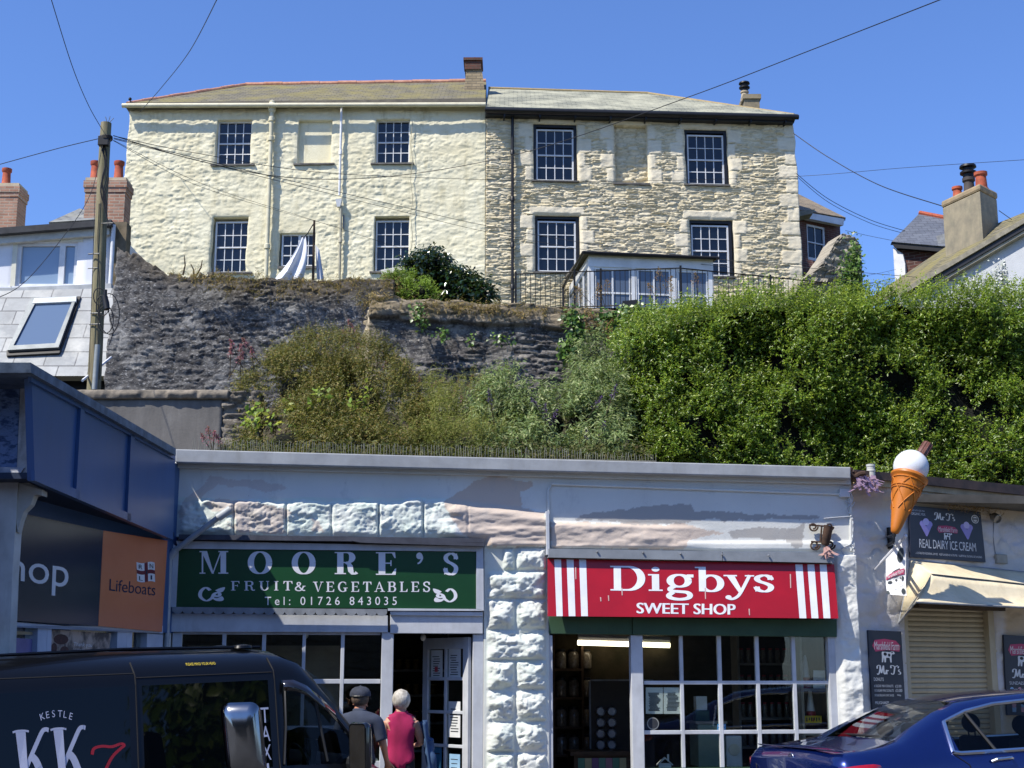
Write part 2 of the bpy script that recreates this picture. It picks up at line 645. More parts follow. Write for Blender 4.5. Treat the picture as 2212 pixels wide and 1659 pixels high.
def serif_glyph(ch, T=0.19, t=0.05, e=0.09):
    """a high-contrast slab roman; cap height 1. Returns (list of pieces, advance)"""
    def stem(x, w, y0=0.0, y1=1.0, lo=True, hi=True):
        o = [R(x, y0, x + w, y1)]
        if lo:
            o.append(R(x - e, y0, x + w + e, y0 + t))
        if hi:
            o.append(R(x - e, y1 - t, x + w + e, y1))
        return o
    B = lambda path, T_=T, t_=t, p=1.5: brush(path, T_, t_, p)
    if ch == 'M':
        return stem(0.1, t * 1.3) + stem(0.88, T) + [PG((0.08, 1), (0.08 + T * 1.05, 1), (0.6, 0.0), (0.52, 0.0)), PG((0.53, 0.0), (0.58, 0.0), (0.94, 1), (0.88, 1))], 1.17
    if ch == 'O':
        return [B(arc(0.42, 0.5, 0.335, 0.475, 0, 360, 40))], 0.84
    if ch == 'R':
        return stem(0.1, T) + [B([(0.25, 0.975), (0.42, 0.975)] + arc(0.45, 0.75, 0.20, 0.225, 90, -90, 16) + [(0.25, 0.525)]), B([(0.42, 0.53), (0.52, 0.47), (0.57, 0.36), (0.60, 0.14), (0.66, 0.03), (0.76, 0.02), (0.82, 0.08)], T * 0.9, t * 1.2)], 0.84
    if ch == 'E':
        return stem(0.1, T) + [R(0.29, 0.0, 0.68, t), R(0.29, 1 - t, 0.66, 1), R(0.29, 0.49, 0.52, 0.49 + t), PG((0.68, 0), (0.7, 0.28), (0.66, 0.28), (0.55, t)), PG((0.66, 1), (0.55, 1 - t), (0.64, 0.74), (0.68, 0.74)), R(0.5, 0.39, 0.54, 0.64)], 0.76
    if ch == 'F':
        return stem(0.1, T) + [R(0.29, 1 - t, 0.66, 1), R(0.29, 0.49, 0.52, 0.49 + t), PG((0.66, 1), (0.55, 1 - t), (0.64, 0.74), (0.68, 0.74)), R(0.5, 0.39, 0.54, 0.64)], 0.72
    if ch == 'I':
        return stem(0.1, T), 0.4
    if ch == 'L':
        return stem(0.1, T) + [R(0.29, 0.0, 0.66, t), PG((0.66, 0), (0.69, 0.3), (0.65, 0.3), (0.52, t))], 0.74
    if ch == 'T':
        return stem(0.29, T, hi=False) + [R(0.04, 1 - t, 0.73, 1), PG((0.04, 1), (0.02, 0.7), (0.06, 0.7), (0.17, 1 - t)), PG((0.73, 1), (0.6, 1 - t), (0.71, 0.7), (0.75, 0.7))], 0.77
    if ch == 'U':
        return stem(0.1, T, 0.32, 1, lo=False) + [B(arc(0.435, 0.32, 0.24, 0.295, 180, 360, 20)), R(0.65, 0.32, 0.65 + t, 1), R(0.56, 1 - t, 0.8, 1)], 0.86
    if ch == 'V':
        return [PG((0.06, 1), (0.06 + T * 1.1, 1), (0.46, 0.02), (0.41, -0.02), (0.38, 0.02)), PG((0.4, 0.0), (0.45, 0.03), (0.76, 1), (0.70, 1)), R(-0.02, 1 - t, 0.36, 1), R(0.6, 1 - t, 0.86, 1)], 0.84
    if ch == 'A':
        return [PG((0.36, 1), (0.44, 1), (0.80, 0), (0.80 - T * 1.1, 0)), PG((0.38, 1), (0.42, 0.9), (0.13, 0), (0.07, 0)), R(0.2, 0.3, 0.6, 0.3 + t), R(-0.02, 0, 0.22, t), R(0.48, 0, 0.88, t)], 0.86
    if ch == 'G':
        return [B(arc(0.43, 0.5, 0.34, 0.475, 50, 318, 32)), R(0.56, 0.05, 0.56 + T, 0.42), R(0.47, 0.42 - t, 0.84, 0.42), PG((0.66, 0.86), (0.70, 0.98), (0.70, 0.66), (0.66, 0.68))], 0.88
    if ch == 'B':
        return stem(0.1, T) + [B([(0.25, 0.975), (0.40, 0.975)] + arc(0.43, 0.76, 0.18, 0.215, 90, -90, 14) + [(0.25, 0.545)]), B([(0.25, 0.52), (0.42, 0.52)] + arc(0.45, 0.2725, 0.21, 0.2475, 90, -90, 14) + [(0.25, 0.025)])], 0.80
    if ch == 'S':
        return [B(smooth_path([(0.56, 0.72), (0.54, 0.86), (0.42, 0.965), (0.28, 0.965), (0.14, 0.87), (0.12, 0.73), (0.22, 0.6), (0.40, 0.5), (0.55, 0.36), (0.55, 0.18), (0.44, 0.05), (0.30, 0.03), (0.14, 0.12), (0.09, 0.30)], 4), T * 0.85, t * 1.3, 0.8), PG((0.56, 0.98), (0.61, 0.98), (0.61, 0.68), (0.57, 0.70)), PG((0.05, 0.02), (0.09, 0.02), (0.10, 0.32), (0.05, 0.34))], 0.68
    if ch == "'":
        return [B(arc(0.13, 0.9, 0.05, 0.05, 0, 360, 12), 0.11, 0.11), B(smooth_path([(0.20, 0.92), (0.22, 0.82), (0.15, 0.70), (0.07, 0.66)], 4), 0.07, 0.04)], 0.34
    if ch == '&':
        return [B(smooth_path([(0.82, 0.52), (0.74, 0.42), (0.62, 0.14), (0.46, 0.02), (0.28, 0.02), (0.12, 0.12), (0.12, 0.34), (0.30, 0.52), (0.46, 0.66), (0.50, 0.84), (0.40, 0.96), (0.27, 0.92), (0.24, 0.76), (0.36, 0.52), (0.62, 0.16), (0.78, 0.03), (0.90, 0.06)], 4), T * 0.8, t * 1.6, 1.0), R(0.68, 0.5, 0.94, 0.5 + t)], 0.95
    if ch == 'D':
        return stem(0.1, T) + [B([(0.22, 0.97), (0.44, 0.97)] + arc(0.46, 0.5, 0.36, 0.47, 90, -90, 24) + [(0.22, 0.03)], T * 1.1, t * 1.2)], 0.98
    x = 0.68
    if ch == 'i':
        return stem(0.1, T, 0, x, hi=False) + [R(0.0, x - t, 0.15, x), B(arc(0.2, 0.88, 0.05, 0.045, 0, 360, 12), 0.11, 0.11)], 0.44
    if ch == 'g':
        return [B(arc(0.36, 0.42, 0.24, 0.24, 0, 360, 28), T, t * 1.3), B(smooth_path([(0.24, 0.2), (0.12, 0.10), (0.16, 0.01), (0.36, -0.02), (0.56, -0.05), (0.64, -0.16), (0.58, -0.28), (0.36, -0.33), (0.14, -0.28), (0.08, -0.17), (0.2, -0.04)], 4), T * 0.8, t * 1.8, 0.8), R(0.56, 0.56, 0.74, 0.68)], 0.76
    if ch == 'b':
        return [R(0.1, 0, 0.1 + T, 1), R(0.0, 1 - t, 0.15, 1), B(arc(0.42, 0.33, 0.26, 0.32, 140, -140, 26), T, t * 1.3)], 0.76
    if ch == 'y':
        return [PG((0.05, x), (0.05 + T * 1.1, x), (0.45, 0.10), (0.38, -0.04)), B(smooth_path([(0.68, x), (0.44, 0.0), (0.32, -0.22), (0.18, -0.30), (0.06, -0.24)], 5), t * 1.7, t * 1.7), R(-0.02, x - t, 0.34, x), R(0.55, x - t, 0.80, x), B(arc(0.1, -0.23, 0.04, 0.04, 0, 360, 10), 0.09, 0.09)], 0.76
    if ch == 's':
        p, a = serif_glyph('S', T * 1.25, t * 1.2, e)
        return [([(v[0] * 0.82, v[1] * 0.69) for v in vs], fs) for vs, fs in p], 0.58
    return [], 0.4


def serif(s, track=0.0, **kw):
    vs, fs, x = [], [], 0.0
    for ch in s:
        pieces, adv = serif_glyph(ch, **kw)
        for pv, pf in pieces:
            b = len(vs)
            vs += [(a + x, c) for a, c in pv]
            fs += [tuple(i + b for i in f) for f in pf]
        x += adv + track
    return vs, fs


def lift(mb, n, eps=0.0004, start=0):
    """raise overlapping pen strokes a hair apart so that no two share a plane"""
    n = Vector(n)
    done = {}
    for k, f in enumerate(mb.f):
        if f[0] < start:
            continue
        for i in f:
            if i not in done:
                done[i] = 1
                j = (k % 23) * eps / 23
                p = mb.v[i]
                mb.v[i] = (p[0] + n.x * j, p[1] + n.y * j, p[2] + n.z * j)
    return mb
# ================================================================ ground and terrain
SH = Pl(380, 16.0, 1840, 17.0)          # shop fronts
KI = Pl(1840, 17.0, 2212, 18.4)         # kiosk front, turned further away
RS = Pl(380, 16.0, 72, 11.5)            # lifeboat shop canopy side
YH = Pl(280, 38.3, 1045, 38.0)          # cream house
ST = Pl(1048, 38.0, 1720, 38.5)         # stone house


def groundz(x):
    return 0.04 * max(-9.0, min(9.0, x)) - 0.07


m_asphalt = M('asphalt', '#4a4a4c', '#3a3a3c', rough=0.9, scale=6, bump=0.5, bscale=250)
m_paving = brickmat('paving_slabs', '#8f8b84', '#7d7a74', '#55524d', 0.6, 0.45, 0.008, 'xy', bump=0.3)
mb = MB()
xs = [-300, -60, -9] + list(range(-8, 9, 2)) + [9, 60, 300]
ys = [-400, -60, -8, 6, 13.2, 40, 400]

for j in range(len(ys) - 1):
    for i in range(len(xs) - 1):
        mb.quad(*[(x, y, groundz(x)) for x, y in ((xs[i], ys[j]), (xs[i + 1], ys[j]), (xs[i + 1], ys[j + 1]), (xs[i], ys[j + 1]))])
tag(obj('road', mb, m_asphalt), kind='structure')
mb = MB()
for i in range(len(xs) - 1):
    a, b = xs[i], xs[i + 1]
    A, B = groundz(a) + 0.11, groundz(b) + 0.11
    mb.quad((a, 13.2, A), (b, 13.2, B), (b, 19.0, B), (a, 19.0, A))
    mb.quad((a, 13.2, A - 0.3), (b, 13.2, B - 0.3), (b, 13.2, B), (a, 13.2, A))
tag(obj('pavement', mb, m_paving), kind='structure')

m_soil = M('bank_soil', '#4a4030', '#2c2a1a', rough=0.95, scale=3, bump=0.8, bscale=18)
mb = MB()
prof = [(19.28, -0.4), (19.3, 3.6), (20.5, 4.0), (22.2, 4.7), (24.9, 6.2), (27.3, 6.9), (27.9, 7.0)]
xs2 = [-80, -30, -10, -8] + [x * 0.8 for x in range(-9, 20)] + [16, 30, 80]
for j in range(len(prof) - 1):
    for i in range(len(xs2) - 1):
        def q(x, k):
            return (x, prof[k][0], prof[k][1] + 0.25 * (vnoise(x * 0.9, prof[k][0] * 0.7) - 0.5))
        mb.quad(q(xs2[i], j), q(xs2[i + 1], j), q(xs2[i + 1], j + 1), q(xs2[i], j + 1))
tag(obj('bank', mb, m_soil, smooth='all'), kind='structure')
m_turf = M('hill_turf', '#5c5a33', '#3c4420', rough=0.95, scale=2, bump=0.8, bscale=25)


def terz(y):
    return 1.65 + 0.262 * min(y, 39.5) if y < 39.5 else 12.0 + (y - 39.5) * 0.03


mb = MB()
ty = [27.3, 29, 31, 33, 35, 37, 39.5, 60, 150]
for j in range(len(ty) - 1):
    for a, b in ((-80, -9.4), (-9.4, -3.2), (-3.2, 3), (3, 12), (12, 80)):
        mb.quad(*[(x, y, terz(y) - (2.2 if x <= -9.4 else 0.0)) for x, y in ((a, ty[j]), (b, ty[j]), (b, ty[j + 1]), (a, ty[j + 1]))])
for a, b in ((-2.65, 3), (3, 12)):
    mb.quad(*[(x, y, terz(y)) for x, y in ((a, 25.1), (b, 25.1), (b, 27.3), (a, 27.3))])
tag(obj('hill', mb, m_turf), kind='structure')

# ================================================================ materials for the houses
m_white = M('white_paint', '#d9dadb', '#c2c4c6', rough=0.5, scale=3, bump=0.08, bscale=40)
m_slate = M('slate_sill', '#6b6862', '#4c4a46', rough=0.7, scale=7, bump=0.3)
m_black = M('black_paint', '#16161a', '#0d0d10', rough=0.45, bump=0.1)
m_iron = M('black_iron', '#1a1a1c', '#101012', rough=0.5, metal=0.3, bump=0.1)
m_lead = M('grey_lead', '#84878a', '#66696c', rough=0.6, scale=6, bump=0.2, bscale=25)
m_pane = glassmat('house_glass', '#0d131c', 0.03, refl=1.1, wave=0.15)
m_terra = M('terracotta', '#b0573a', '#8a4530', rough=0.8, scale=9, bump=0.2)
m_cable = M('black_cable', '#1c1d20', '#141518', rough=0.6, bump=0)


def cream_mat():
    t = NT('cream_render')
    a = t.ramp(t.noise(0.9, 8, rough=0.65), [(0.3, '#cfc6a5'), (0.62, '#dfd9bd')])
    b = t.ramp(t.noise(2.5, 9, (1.5, 1.5, 0.35), 0.7), [(0.54, 0.0), (0.72, 0.6)])
    c = t.mix(b, a, '#a49b78')
    d = t.ramp(t.noise(11, 6), [(0.62, 0.0), (0.75, 0.4)])
    c = t.mix(d, c, '#b6ae8c')
    t.set(Base_Color=c, Roughness=0.85, Specular_IOR_Level=0.25)
    t.bump(t.noise(22, 8, rough=0.65), 0.5, 0.02)
    return t.m


def rubble_mat(name, lo_c, hi_c, joint, mortar=None):
    """stone colours per slab (attribute tone), joint colour low down, dressed blocks by attribute block"""
    t = NT(name)
    c = t.ramp(t.attr('tone'), [(0.0, lo_c), (0.5, hi_c), (1.0, lo_c)])
    n = t.ramp(t.noise(7, 8, (1, 1, 2.5), 0.65), [(0.3, 0.62), (0.7, 1.05)])
    c = t.mix(0.85, c, n, 'MULTIPLY')
    if mortar:
        c = t.mix(t.attr('block'), c, mortar)
    c = t.mix(t.attr('joint'), c, joint)
    w = t.ramp(t.noise(1.1, 7, (1, 1, 0.6), 0.6), [(0.5, 0.0), (0.78, 0.4)])
    c = t.mix(w, c, joint)
    t.set(Base_Color=c, Roughness=0.88, Specular_IOR_Level=0.25)
    t.bump(t.noise(30, 8, (1, 1, 2), 0.7), 0.6, 0.02)
    return t.m


m_cream = cream_mat()
m_rubble = rubble_mat('rubble_stone', '#d2c4a0', '#e9ddbf', '#aa9b7a', '#dcd3bd')


def sash(name, pl, r, parent, frame_mat, cols=4, rows=4, setback=0.12, fw=0.045, bar=0.022, casement=False, surround=None, sill=None, top_dark=0.0):
    """one window: frame with glazing bars; pane, sill, surround as its sub-parts"""
    s0, s1, z0, z1 = r
    d = -setback
    if surround:
        sm, k = surround
        b = MB()
        b.pbox(pl, s0, s0 + k, z0, z1, d - 0.05, d + 0.045)
        b.pbox(pl, s1 - k, s1, z0, z1, d - 0.05, d + 0.045)
        b.pbox(pl, s0 + k, s1 - k, z1 - k, z1, d - 0.05, d + 0.043)
        sur = b
        s0, s1, z1 = s0 + k, s1 - k, z1 - k
    if top_dark:
        z1 -= top_dark
    b = MB()
    b.pbox(pl, s0, s0 + fw, z0, z1, d - 0.06, d + 0.02)
    b.pbox(pl, s1 - fw, s1, z0, z1, d - 0.06, d + 0.02)
    b.pbox(pl, s0 + fw, s1 - fw, z1 - fw, z1, d - 0.06, d + 0.018)
    b.pbox(pl, s0 + fw, s1 - fw, z0, z0 + fw * 1.5, d - 0.06, d + 0.026)
    ia, ib, ic, id_ = s0 + fw, s1 - fw, z0 + fw * 1.5, z1 - fw
    mid = (ic + id_) / 2
    if casement:
        c = (ia + ib) / 2
        b.pbox(pl, c - 0.035, c + 0.035, ic, id_, d - 0.05, d + 0.016)
        for a1, b1 in ((ia, c - 0.035), (c + 0.035, ib)):
            b.pbox(pl, (a1 + b1) / 2 - 0.011, (a1 + b1) / 2 + 0.011, ic, id_, d - 0.03, d)
            for k in (1, 2):
                z = ic + (id_ - ic) * k / 3
                b.pbox(pl, a1, b1, z - 0.014, z + 0.014, d - 0.031, d + 0.003)
    else:
        for k in range(1, cols):
            s = ia + (ib - ia) * k / cols
            b.pbox(pl, s - bar / 2, s + bar / 2, ic, mid - 0.02, d - 0.045, d - 0.02)
            b.pbox(pl, s - bar / 2, s + bar / 2, mid + 0.02, id_, d - 0.03, d)
        for k in range(1, rows):
            z = ic + (id_ - ic) * k / rows
            if k * 2 == rows:
                b.pbox(pl, ia, ib, z - 0.02, z + 0.02, d - 0.046, d + 0.004)
            else:
                o = -0.022 if z < mid else -0.002
                b.pbox(pl, ia, ib, z - bar / 2, z + bar / 2, d - 0.047 + (0 if z < mid else 0.016), d + o)
    w = obj(name, b, frame_mat, parent)
    g = MB()
    if casement or rows < 2:
        g.pbox(pl, ia - 0.01, ib + 0.01, ic - 0.01, id_ + 0.01, d - 0.04, d - 0.025)
    else:
        g.pbox(pl, ia - 0.01, ib + 0.01, ic - 0.01, mid, d - 0.055, d - 0.04)
        g.pbox(pl, ia - 0.01, ib + 0.01, mid + 0.002, id_ + 0.01, d - 0.04, d - 0.025)
    obj('pane', g, m_pane, w)
    if surround:
        obj('surround', sur, surround[0], w)
    if sill:
        e, th = sill
        g = MB()
        g.pbox(pl, r[0] - e, r[1] + e, r[2] - th, r[2] - 0.003, -0.16, 0.09)
        obj('sill', g, m_slate, w)
    return w


def roof_mat(name, c1, c2, lich, axis, rh=0.115, bw=0.24, stain=(0.45, 0.7)):
    return brickmat(name, c1, c2, '#3c3c36', bw, rh, 0.008, axis, rough=0.8, bump=0.9, stain=(lich, 1.1, stain[0], stain[1]))


def stack(mb, pl, u0, u1, v0, v1, off, depth, taper=1.0):
    s0, s1, z0, z1 = pl.rect(u0, v0, u1, v1, off)
    mb.pbox(pl, s0, s1, z0, z1, off - depth, off)
    return s0, s1, z0, z1


def pot(parent, x, y, z, r=0.13, h=0.45, mat=None, name='chimney_pot', cowl=None):
    b = MB()
    b.lathe((x, y, z - 0.05), [(r * 1.1, 0), (r * 1.1, 0.1), (r * 0.95, 0.12), (r * 0.82, h * 0.8), (r * 1.05, h * 0.86), (r * 1.05, h), (r * 0.75, h), (r * 0.7, h - 0.15)], 14)
    o = obj(name, b, mat or m_terra, parent, smooth=True)
    if cowl:
        b = MB()
        b.lathe((x, y, z + h - 0.08), [(r * 0.9, 0), (r * 0.9, 0.12), (r * 1.35, 0.14), (r * 1.35, 0.18), (r * 0.9, 0.22), (r * 0.9, 0.27), (r * 1.4, 0.29), (r * 1.3, 0.34), (0.01, 0.37)], 14)
        obj('cowl', b, m_iron, o, smooth=True)
    return o


# ================================================================ cream house
h1 = thing('rendered_house', 'cream rendered house with terracotta ridge tiles and a fat cream soil pipe', 'house', YH.at(5, 11))
yw = [YH.rect(468, 259, 543, 356), YH.rect(812, 257, 885, 353), YH.rect(462, 469, 538, 589), YH.rect(810, 467, 885, 587), YH.rect(607, 504, 684, 576)]
nich = YH.rect(644, 260, 717, 354)
yl, yr = YH.sz(272, 400)[0], YH.sz(1049, 400)[0]
yz1 = YH.sz(660, 233)[1]


def h_cream(S, Z):
    r, _ = rubble(S, Z, 0.085, 0.26, 5, 0.03, 1.3, 0.9)
    r2, _ = rubble(S + 3, Z, 0.16, 0.5, 6, 0.03, 1.3, 0.7)
    r = 0.75 * sstep(0.15, 0.7, r) + 0.6 * r2
    k = sstep(0.35, 0.6, fbm(S * 0.35, Z * 0.35, 3, 3)) * 0.5 + 0.5
    return 0.026 * r * k + 0.03 * (fbm(S * 4, Z * 7, 8, 5) - 0.5) + 0.07 * (fbm(S * 0.5, Z * 0.5, 2, 3) - 0.5)


V, Fq, S_, Z_ = wall_grid(YH, yl, yr, 10.4, yz1, 0.034, yw + [nich], h_cream, back=0.28,
                          left=lambda Z: yl - (yz1 - Z) * 0.025 + 0.05 * (vnoise(Z * 4, Z * 0, 4) - 0.5))
obj('wall', (V, Fq), m_cream, h1, smooth='all')
b = MB()
b.pbox(YH, nich[0] - 0.04, nich[1] + 0.04, nich[2] - 0.04, nich[3] + 0.04, -0.3, -0.13)
b.pbox(YH, yl, yr, 10.4, yz1, -7.6, -0.3)
obj('inner_wall', b, m_cream, h1)
for i, r in enumerate(yw[:4]):
    sash('window', YH, r, h1, m_white, sill=(0.13, 0.05), top_dark=0.09 if i > 1 else 0.0, setback=0.15)
sash('window', YH, yw[4], h1, m_white, casement=True, sill=(0.06, 0.08), setback=0.10)
b = MB()
b.pbox(YH, nich[0] - 0.1, nich[1] + 0.1, nich[2] - 0.05, nich[2] - 0.003, -0.1, 0.09)
obj('niche_sill', b, m_slate, h1)
# roof: front slope with a hip on the left
rf_y = YH.at(0, 0).y + 3.5
e0, e1 = YH.hit(266, 224, 0.22), YH.hit(1048, 223, 0.22)
r0, r1 = P(531, 184, rf_y), P(1008, 178, rf_y)
r1 = Vector((e1.x - 0.05, r1.y, r1.z + 0.03))
m_roof1 = roof_mat('mossy_slates', '#7d7663', '#66614f', '#7c7340', 'xz', stain=(0.42, 0.66))
b = MB()
eb = Vector((e0.x, rf_y + 3.6, e0.z))
b.prism([e0, e1, r1, r0], (0, 0.03, -0.07))
b.prism([e0, r0, eb], (0.05, 0, -0.07))
b.prism([r0, r1, Vector((e1.x, rf_y + 3.6, e1.z)), eb], (0, -0.03, -0.07))
roof = obj('roof', b, m_roof1, h1)
b = MB()


def ridge_tiles(mb, a, c, n, r=0.085):
    a, c = Vector(a), Vector(c)
    d = (c - a) / n
    for i in range(n):
        p, q = a + d * i, a + d * (i + 0.985)
        mb.tube([p + Vector((0, 0, 0.012 * (i % 2))), q + Vector((0, 0, 0.012 * (i % 2)))], r, 10)


ridge_tiles(b, r0, r1, 13)
ridge_tiles(b, e0 + Vector((0.1, 0.1, 0.03)), r0, 9, 0.075)
obj('ridge_tile', b, M('ridge_terracotta', '#b98a72', '#a27058', rough=0.8, scale=8), roof)
b = MB()
g0, g1 = YH.hit(264, 228, 0.30), YH.hit(1049, 226, 0.30)
b.tube([g0, g1], 0.065, 10)
gm = M('cream_plastic', '#cfc9ae', '#bdb69a', rough=0.5, bump=0.05)
obj('gutter', b, gm, h1, smooth=True)
b = MB()
b.pbox(YH, yl - 0.05, yr, yz1 - 0.02, yz1 + 0.16, -0.02, 0.16)
obj('fascia', b, M('grey_fascia', '#6d675a', '#57524a', rough=0.8), h1)


def pipe(name, pl, u, v0, v1, r, off, mat, parent, collars=(), tops=None):
    s, z0 = pl.sz(u, v1, off)
    _, z1 = pl.sz(u, v0, off)
    p = [pl.at(s, z0, off), pl.at(s, z1, off)]
    mb = MB().tube(p, r, 12)
    for v in collars:
        z = pl.sz(u, v, off)[1]
        mb.lathe(pl.at(s, z - 0.07, off), [(r * 1.05, 0), (r * 1.45, 0.01), (r * 1.45, 0.13), (r * 1.05, 0.15)], 12)
    if tops:
        tops(mb, s, z1)
    return obj(name, mb, mat, parent, smooth=True)


pipe('soil_pipe', YH, 573, 222, 640, 0.062, 0.16, gm, h1, collars=(258, 300, 376, 533),
     tops=lambda mb, s, z: mb.lathe(YH.at(s, z - 0.3, 0.16), [(0.07, 0), (0.11, 0.05), (0.11, 0.26), (0.08, 0.3), (0.09, 0.33), (0.05, 0.36), (0.02, 0.38)], 12))
pipe('downpipe', YH, 733, 232, 422, 0.035, 0.13, m_white, h1, collars=(330,))
pipe('downpipe', YH, 732, 445, 640, 0.038, 0.13, M('grey_pipe', '#a9a48f', '#8f8b7a', rough=0.6), h1, collars=(520,))
b = MB()
s_, z_ = YH.sz(732, 440, 0.14)
b.prism([YH.at(s_ - 0.09, z_ + 0.12, 0.22), YH.at(s_ + 0.09, z_ + 0.12, 0.22), YH.at(s_ + 0.045, z_ - 0.1, 0.19), YH.at(s_ - 0.045, z_ - 0.1, 0.19)], YH.n * -0.15)
obj('hopper', b, m_white, h1)
b = MB()
pts = [YH.hit(889 + 2 * math.sin(v / 13), v, 0.09) for v in range(262, 610, 12)]
b.tube(pts, 0.009, 5)
obj('wall_cable', b, M('cream_cable', '#b1a98c', '#9b947b', bump=0), h1)
b = MB()
b.pbox(YH, *YH.rect(741, 466, 744, 495), 0.02, 0.09)
obj('vent_bracket', b, m_lead, h1)
# chimney between the two houses
ch = MB()
C0 = Pl(1002, 40.2, 1048, 40.2)
s0, s1, z0, z1 = C0.rect(1007, 150, 1041, 184)
f = [C0.at(s0 - 0.08, z0 - 0.5, 0.06), C0.at(s1 + 0.12, z0 - 0.5, 0.06), C0.at(s1, z1, 0), C0.at(s0, z1, 0)]
ch.prism(f, (0, 0.9, 0))
m_chst = brickmat('chimney_rubble', '#a59374', '#8d7d62', '#7b705c', 0.26, 0.085, 0.012, 'xz', bump=0.8)
cho = obj('chimney', ch, m_chst, h1)
b = MB()
s0, s1, z0, z1 = C0.rect(1004, 128, 1039, 151)
b.pbox(C0, s0, s1, z0, z1 - 0.06, -0.72, 0.05)
b.pbox(C0, s0 - 0.04, s1 + 0.05, z1 - 0.06, z1 + 0.02, -0.77, 0.1)
obj('brick_cap', b, brickmat('dark_brick', '#6e4233', '#57372c', '#574b42', 0.23, 0.075, 0.01, 'xz'), cho)
pc = C0.at((s0 + s1) / 2 + 0.05, z1, -0.3)
pot(cho, pc.x, pc.y, pc.z, 0.12, 0.2)

# ================================================================ stone house
h2 = thing('stone_house', 'bare rubble stone house with black gutter and black window surrounds', 'house', ST.at(4, 11))
sw = [ST.rect(1152, 268, 1246, 391), ST.rect(1479, 280, 1571, 399), ST.rect(1155, 466, 1251, 588), ST.rect(1488, 475, 1582, 597)]
sn = ST.rect(1328, 271, 1398, 396)
sl0, sr0 = ST.sz(1049, 400)[0] + 0.01, ST.sz(1719, 400)[0]
sz1 = ST.sz(1380, 254)[1]
blocks = []
for i, r in enumerate(sw + [sn]):
    n = 4
    for side in (0, 1):
        for k in range(n):
            hh = (r[3] - r[2]) / n
            wdt = 0.42 if (k + side + i) % 2 else 0.24
            z = r[2] + hh * k
            blocks.append((r[0] - wdt, r[0] - 0.01, z + 0.012, z + hh - 0.012) if side == 0 else (r[1] + 0.01, r[1] + wdt, z + 0.012, z + hh - 0.012))
    blocks.append((r[0] - 0.15, r[1] + 0.15, r[3] + 0.015, r[3] + 0.26))
lower = ST.rect(1332, 484, 1400, 560)
for k in range(16):
    z = 10.9 + k * 0.42
    wdt = 0.5 if k % 2 else 0.3
    blocks.append((sr0 - wdt, sr0 + 0.2, z + 0.012, z + 0.405))
blocks = np.array(blocks)


def blockdist(S, Z):
    d = np.full(S.shape, -1.0)
    for a, c, e, g in blocks:
        d = np.maximum(d, np.minimum(np.minimum(S - a, c - S), np.minimum(Z - e, g - Z)))
    return d


def h_stone(S, Z):
    r, _ = rubble(S, Z, 0.062, 0.36, 21, 0.014, 1.0, 1.0)
    bd = blockdist(S, Z)
    bl = sstep(-0.005, 0.02, bd)
    hb = 0.045 + 0.022 * (fbm(S * 6, Z * 6, 4, 4) - 0.5) * 2
    hr = 0.062 * r + 0.03 * (fbm(S * 4, Z * 10, 6, 4) - 0.5)
    return hr * (1 - bl) + hb * bl + 0.05 * (fbm(S * 0.6, Z * 0.6, 2, 3) - 0.5)


V, Fq, S_, Z_ = wall_grid(ST, sl0, sr0, 10.2, sz1, 0.03, sw + [sn], h_stone, stepz=0.018, back=0.3,
                          right=lambda Z: sr0 + (sz1 - Z) * 0.02 + 0.05 * (vnoise(Z * 2.4, Z * 0, 4) - 0.5))
rr, tone = rubble(S_, Z_, 0.062, 0.36, 21, 0.014, 1.0, 1.0)
bl = sstep(-0.005, 0.02, blockdist(S_, Z_))
obj('wall', (V, Fq), m_rubble, h2, attrs={'tone': tone, 'joint': (1 - sstep(0.0, 0.25, rr)) * 0.4 * (1 - bl), 'block': bl * 0.6})
b = MB()
b.pbox(ST, sl0 + 0.05, sr0 - 0.02, 10.2, sz1, -7.6, -0.32)
obj('inner_wall', b, M('house_core', '#8d8370', rough=0.9), h2)
V, Fq, S_, Z_ = wall_grid(ST, sn[0] - 0.05, sn[1] + 0.05, sn[2] - 0.05, sn[3] + 0.05, 0.027, [], lambda S, Z: -0.2 + 0.07 * rubble(S, Z, 0.085, 0.33, 77, 0.02, 0.8, 0.9)[0], back=0.3)
rr, tone = rubble(S_, Z_, 0.085, 0.33, 77, 0.02, 0.8, 0.9)
obj('niche_wall', (V, Fq), m_rubble, h2, attrs={'tone': tone, 'joint': (1 - sstep(0, 0.25, rr)) * 0.6, 'block': tone * 0})
for r in sw:
    sash('window', ST, r, h2, m_white, surround=(m_black, 0.085), sill=(0.05, 0.05), setback=0.10, top_dark=0.05)
b = MB()
b.pbox(ST, sn[0] - 0.06, sn[1] + 0.06, sn[2] - 0.06, sn[2] - 0.003, -0.15, 0.08)
obj('niche_sill', b, m_slate, h2)
e0, e1 = ST.hit(1049, 230, 0.34), ST.hit(1724, 247, 0.34)
e1 = e1 + Vector((0, 0, 0))
ry = ST.at(0, 0).y + 3.9
r0, r1 = P(1047, 191, ry), P(1400, 202, ry)
r0.x = e0.x
m_roof2 = roof_mat('pale_slates', '#93937f', '#7c7e70', '#a8a68f', 'xz', 0.11, 0.26, stain=(0.4, 0.62))
b = MB()
eb = Vector((e1.x, ry + 3.7, e1.z))
b.prism([e0, e1, r1, r0], (0, 0.03, -0.07))
b.prism([e1, eb, r1], (-0.05, 0, -0.07))
b.prism([r0, r1, eb, Vector((e0.x, ry + 3.7, e0.z))], (0, -0.03, -0.07))
roof2 = obj('roof', b, m_roof2, h2)
b = MB()
b.tube([r0, r1], 0.06, 8)
b.tube([r1, e1 + Vector((-0.1, 0.1, 0.02))], 0.05, 8)
obj('ridge_capping', b, M('lichen_capping', '#a08c62', '#8b7d60', rough=0.9, scale=12), roof2)
b = MB()
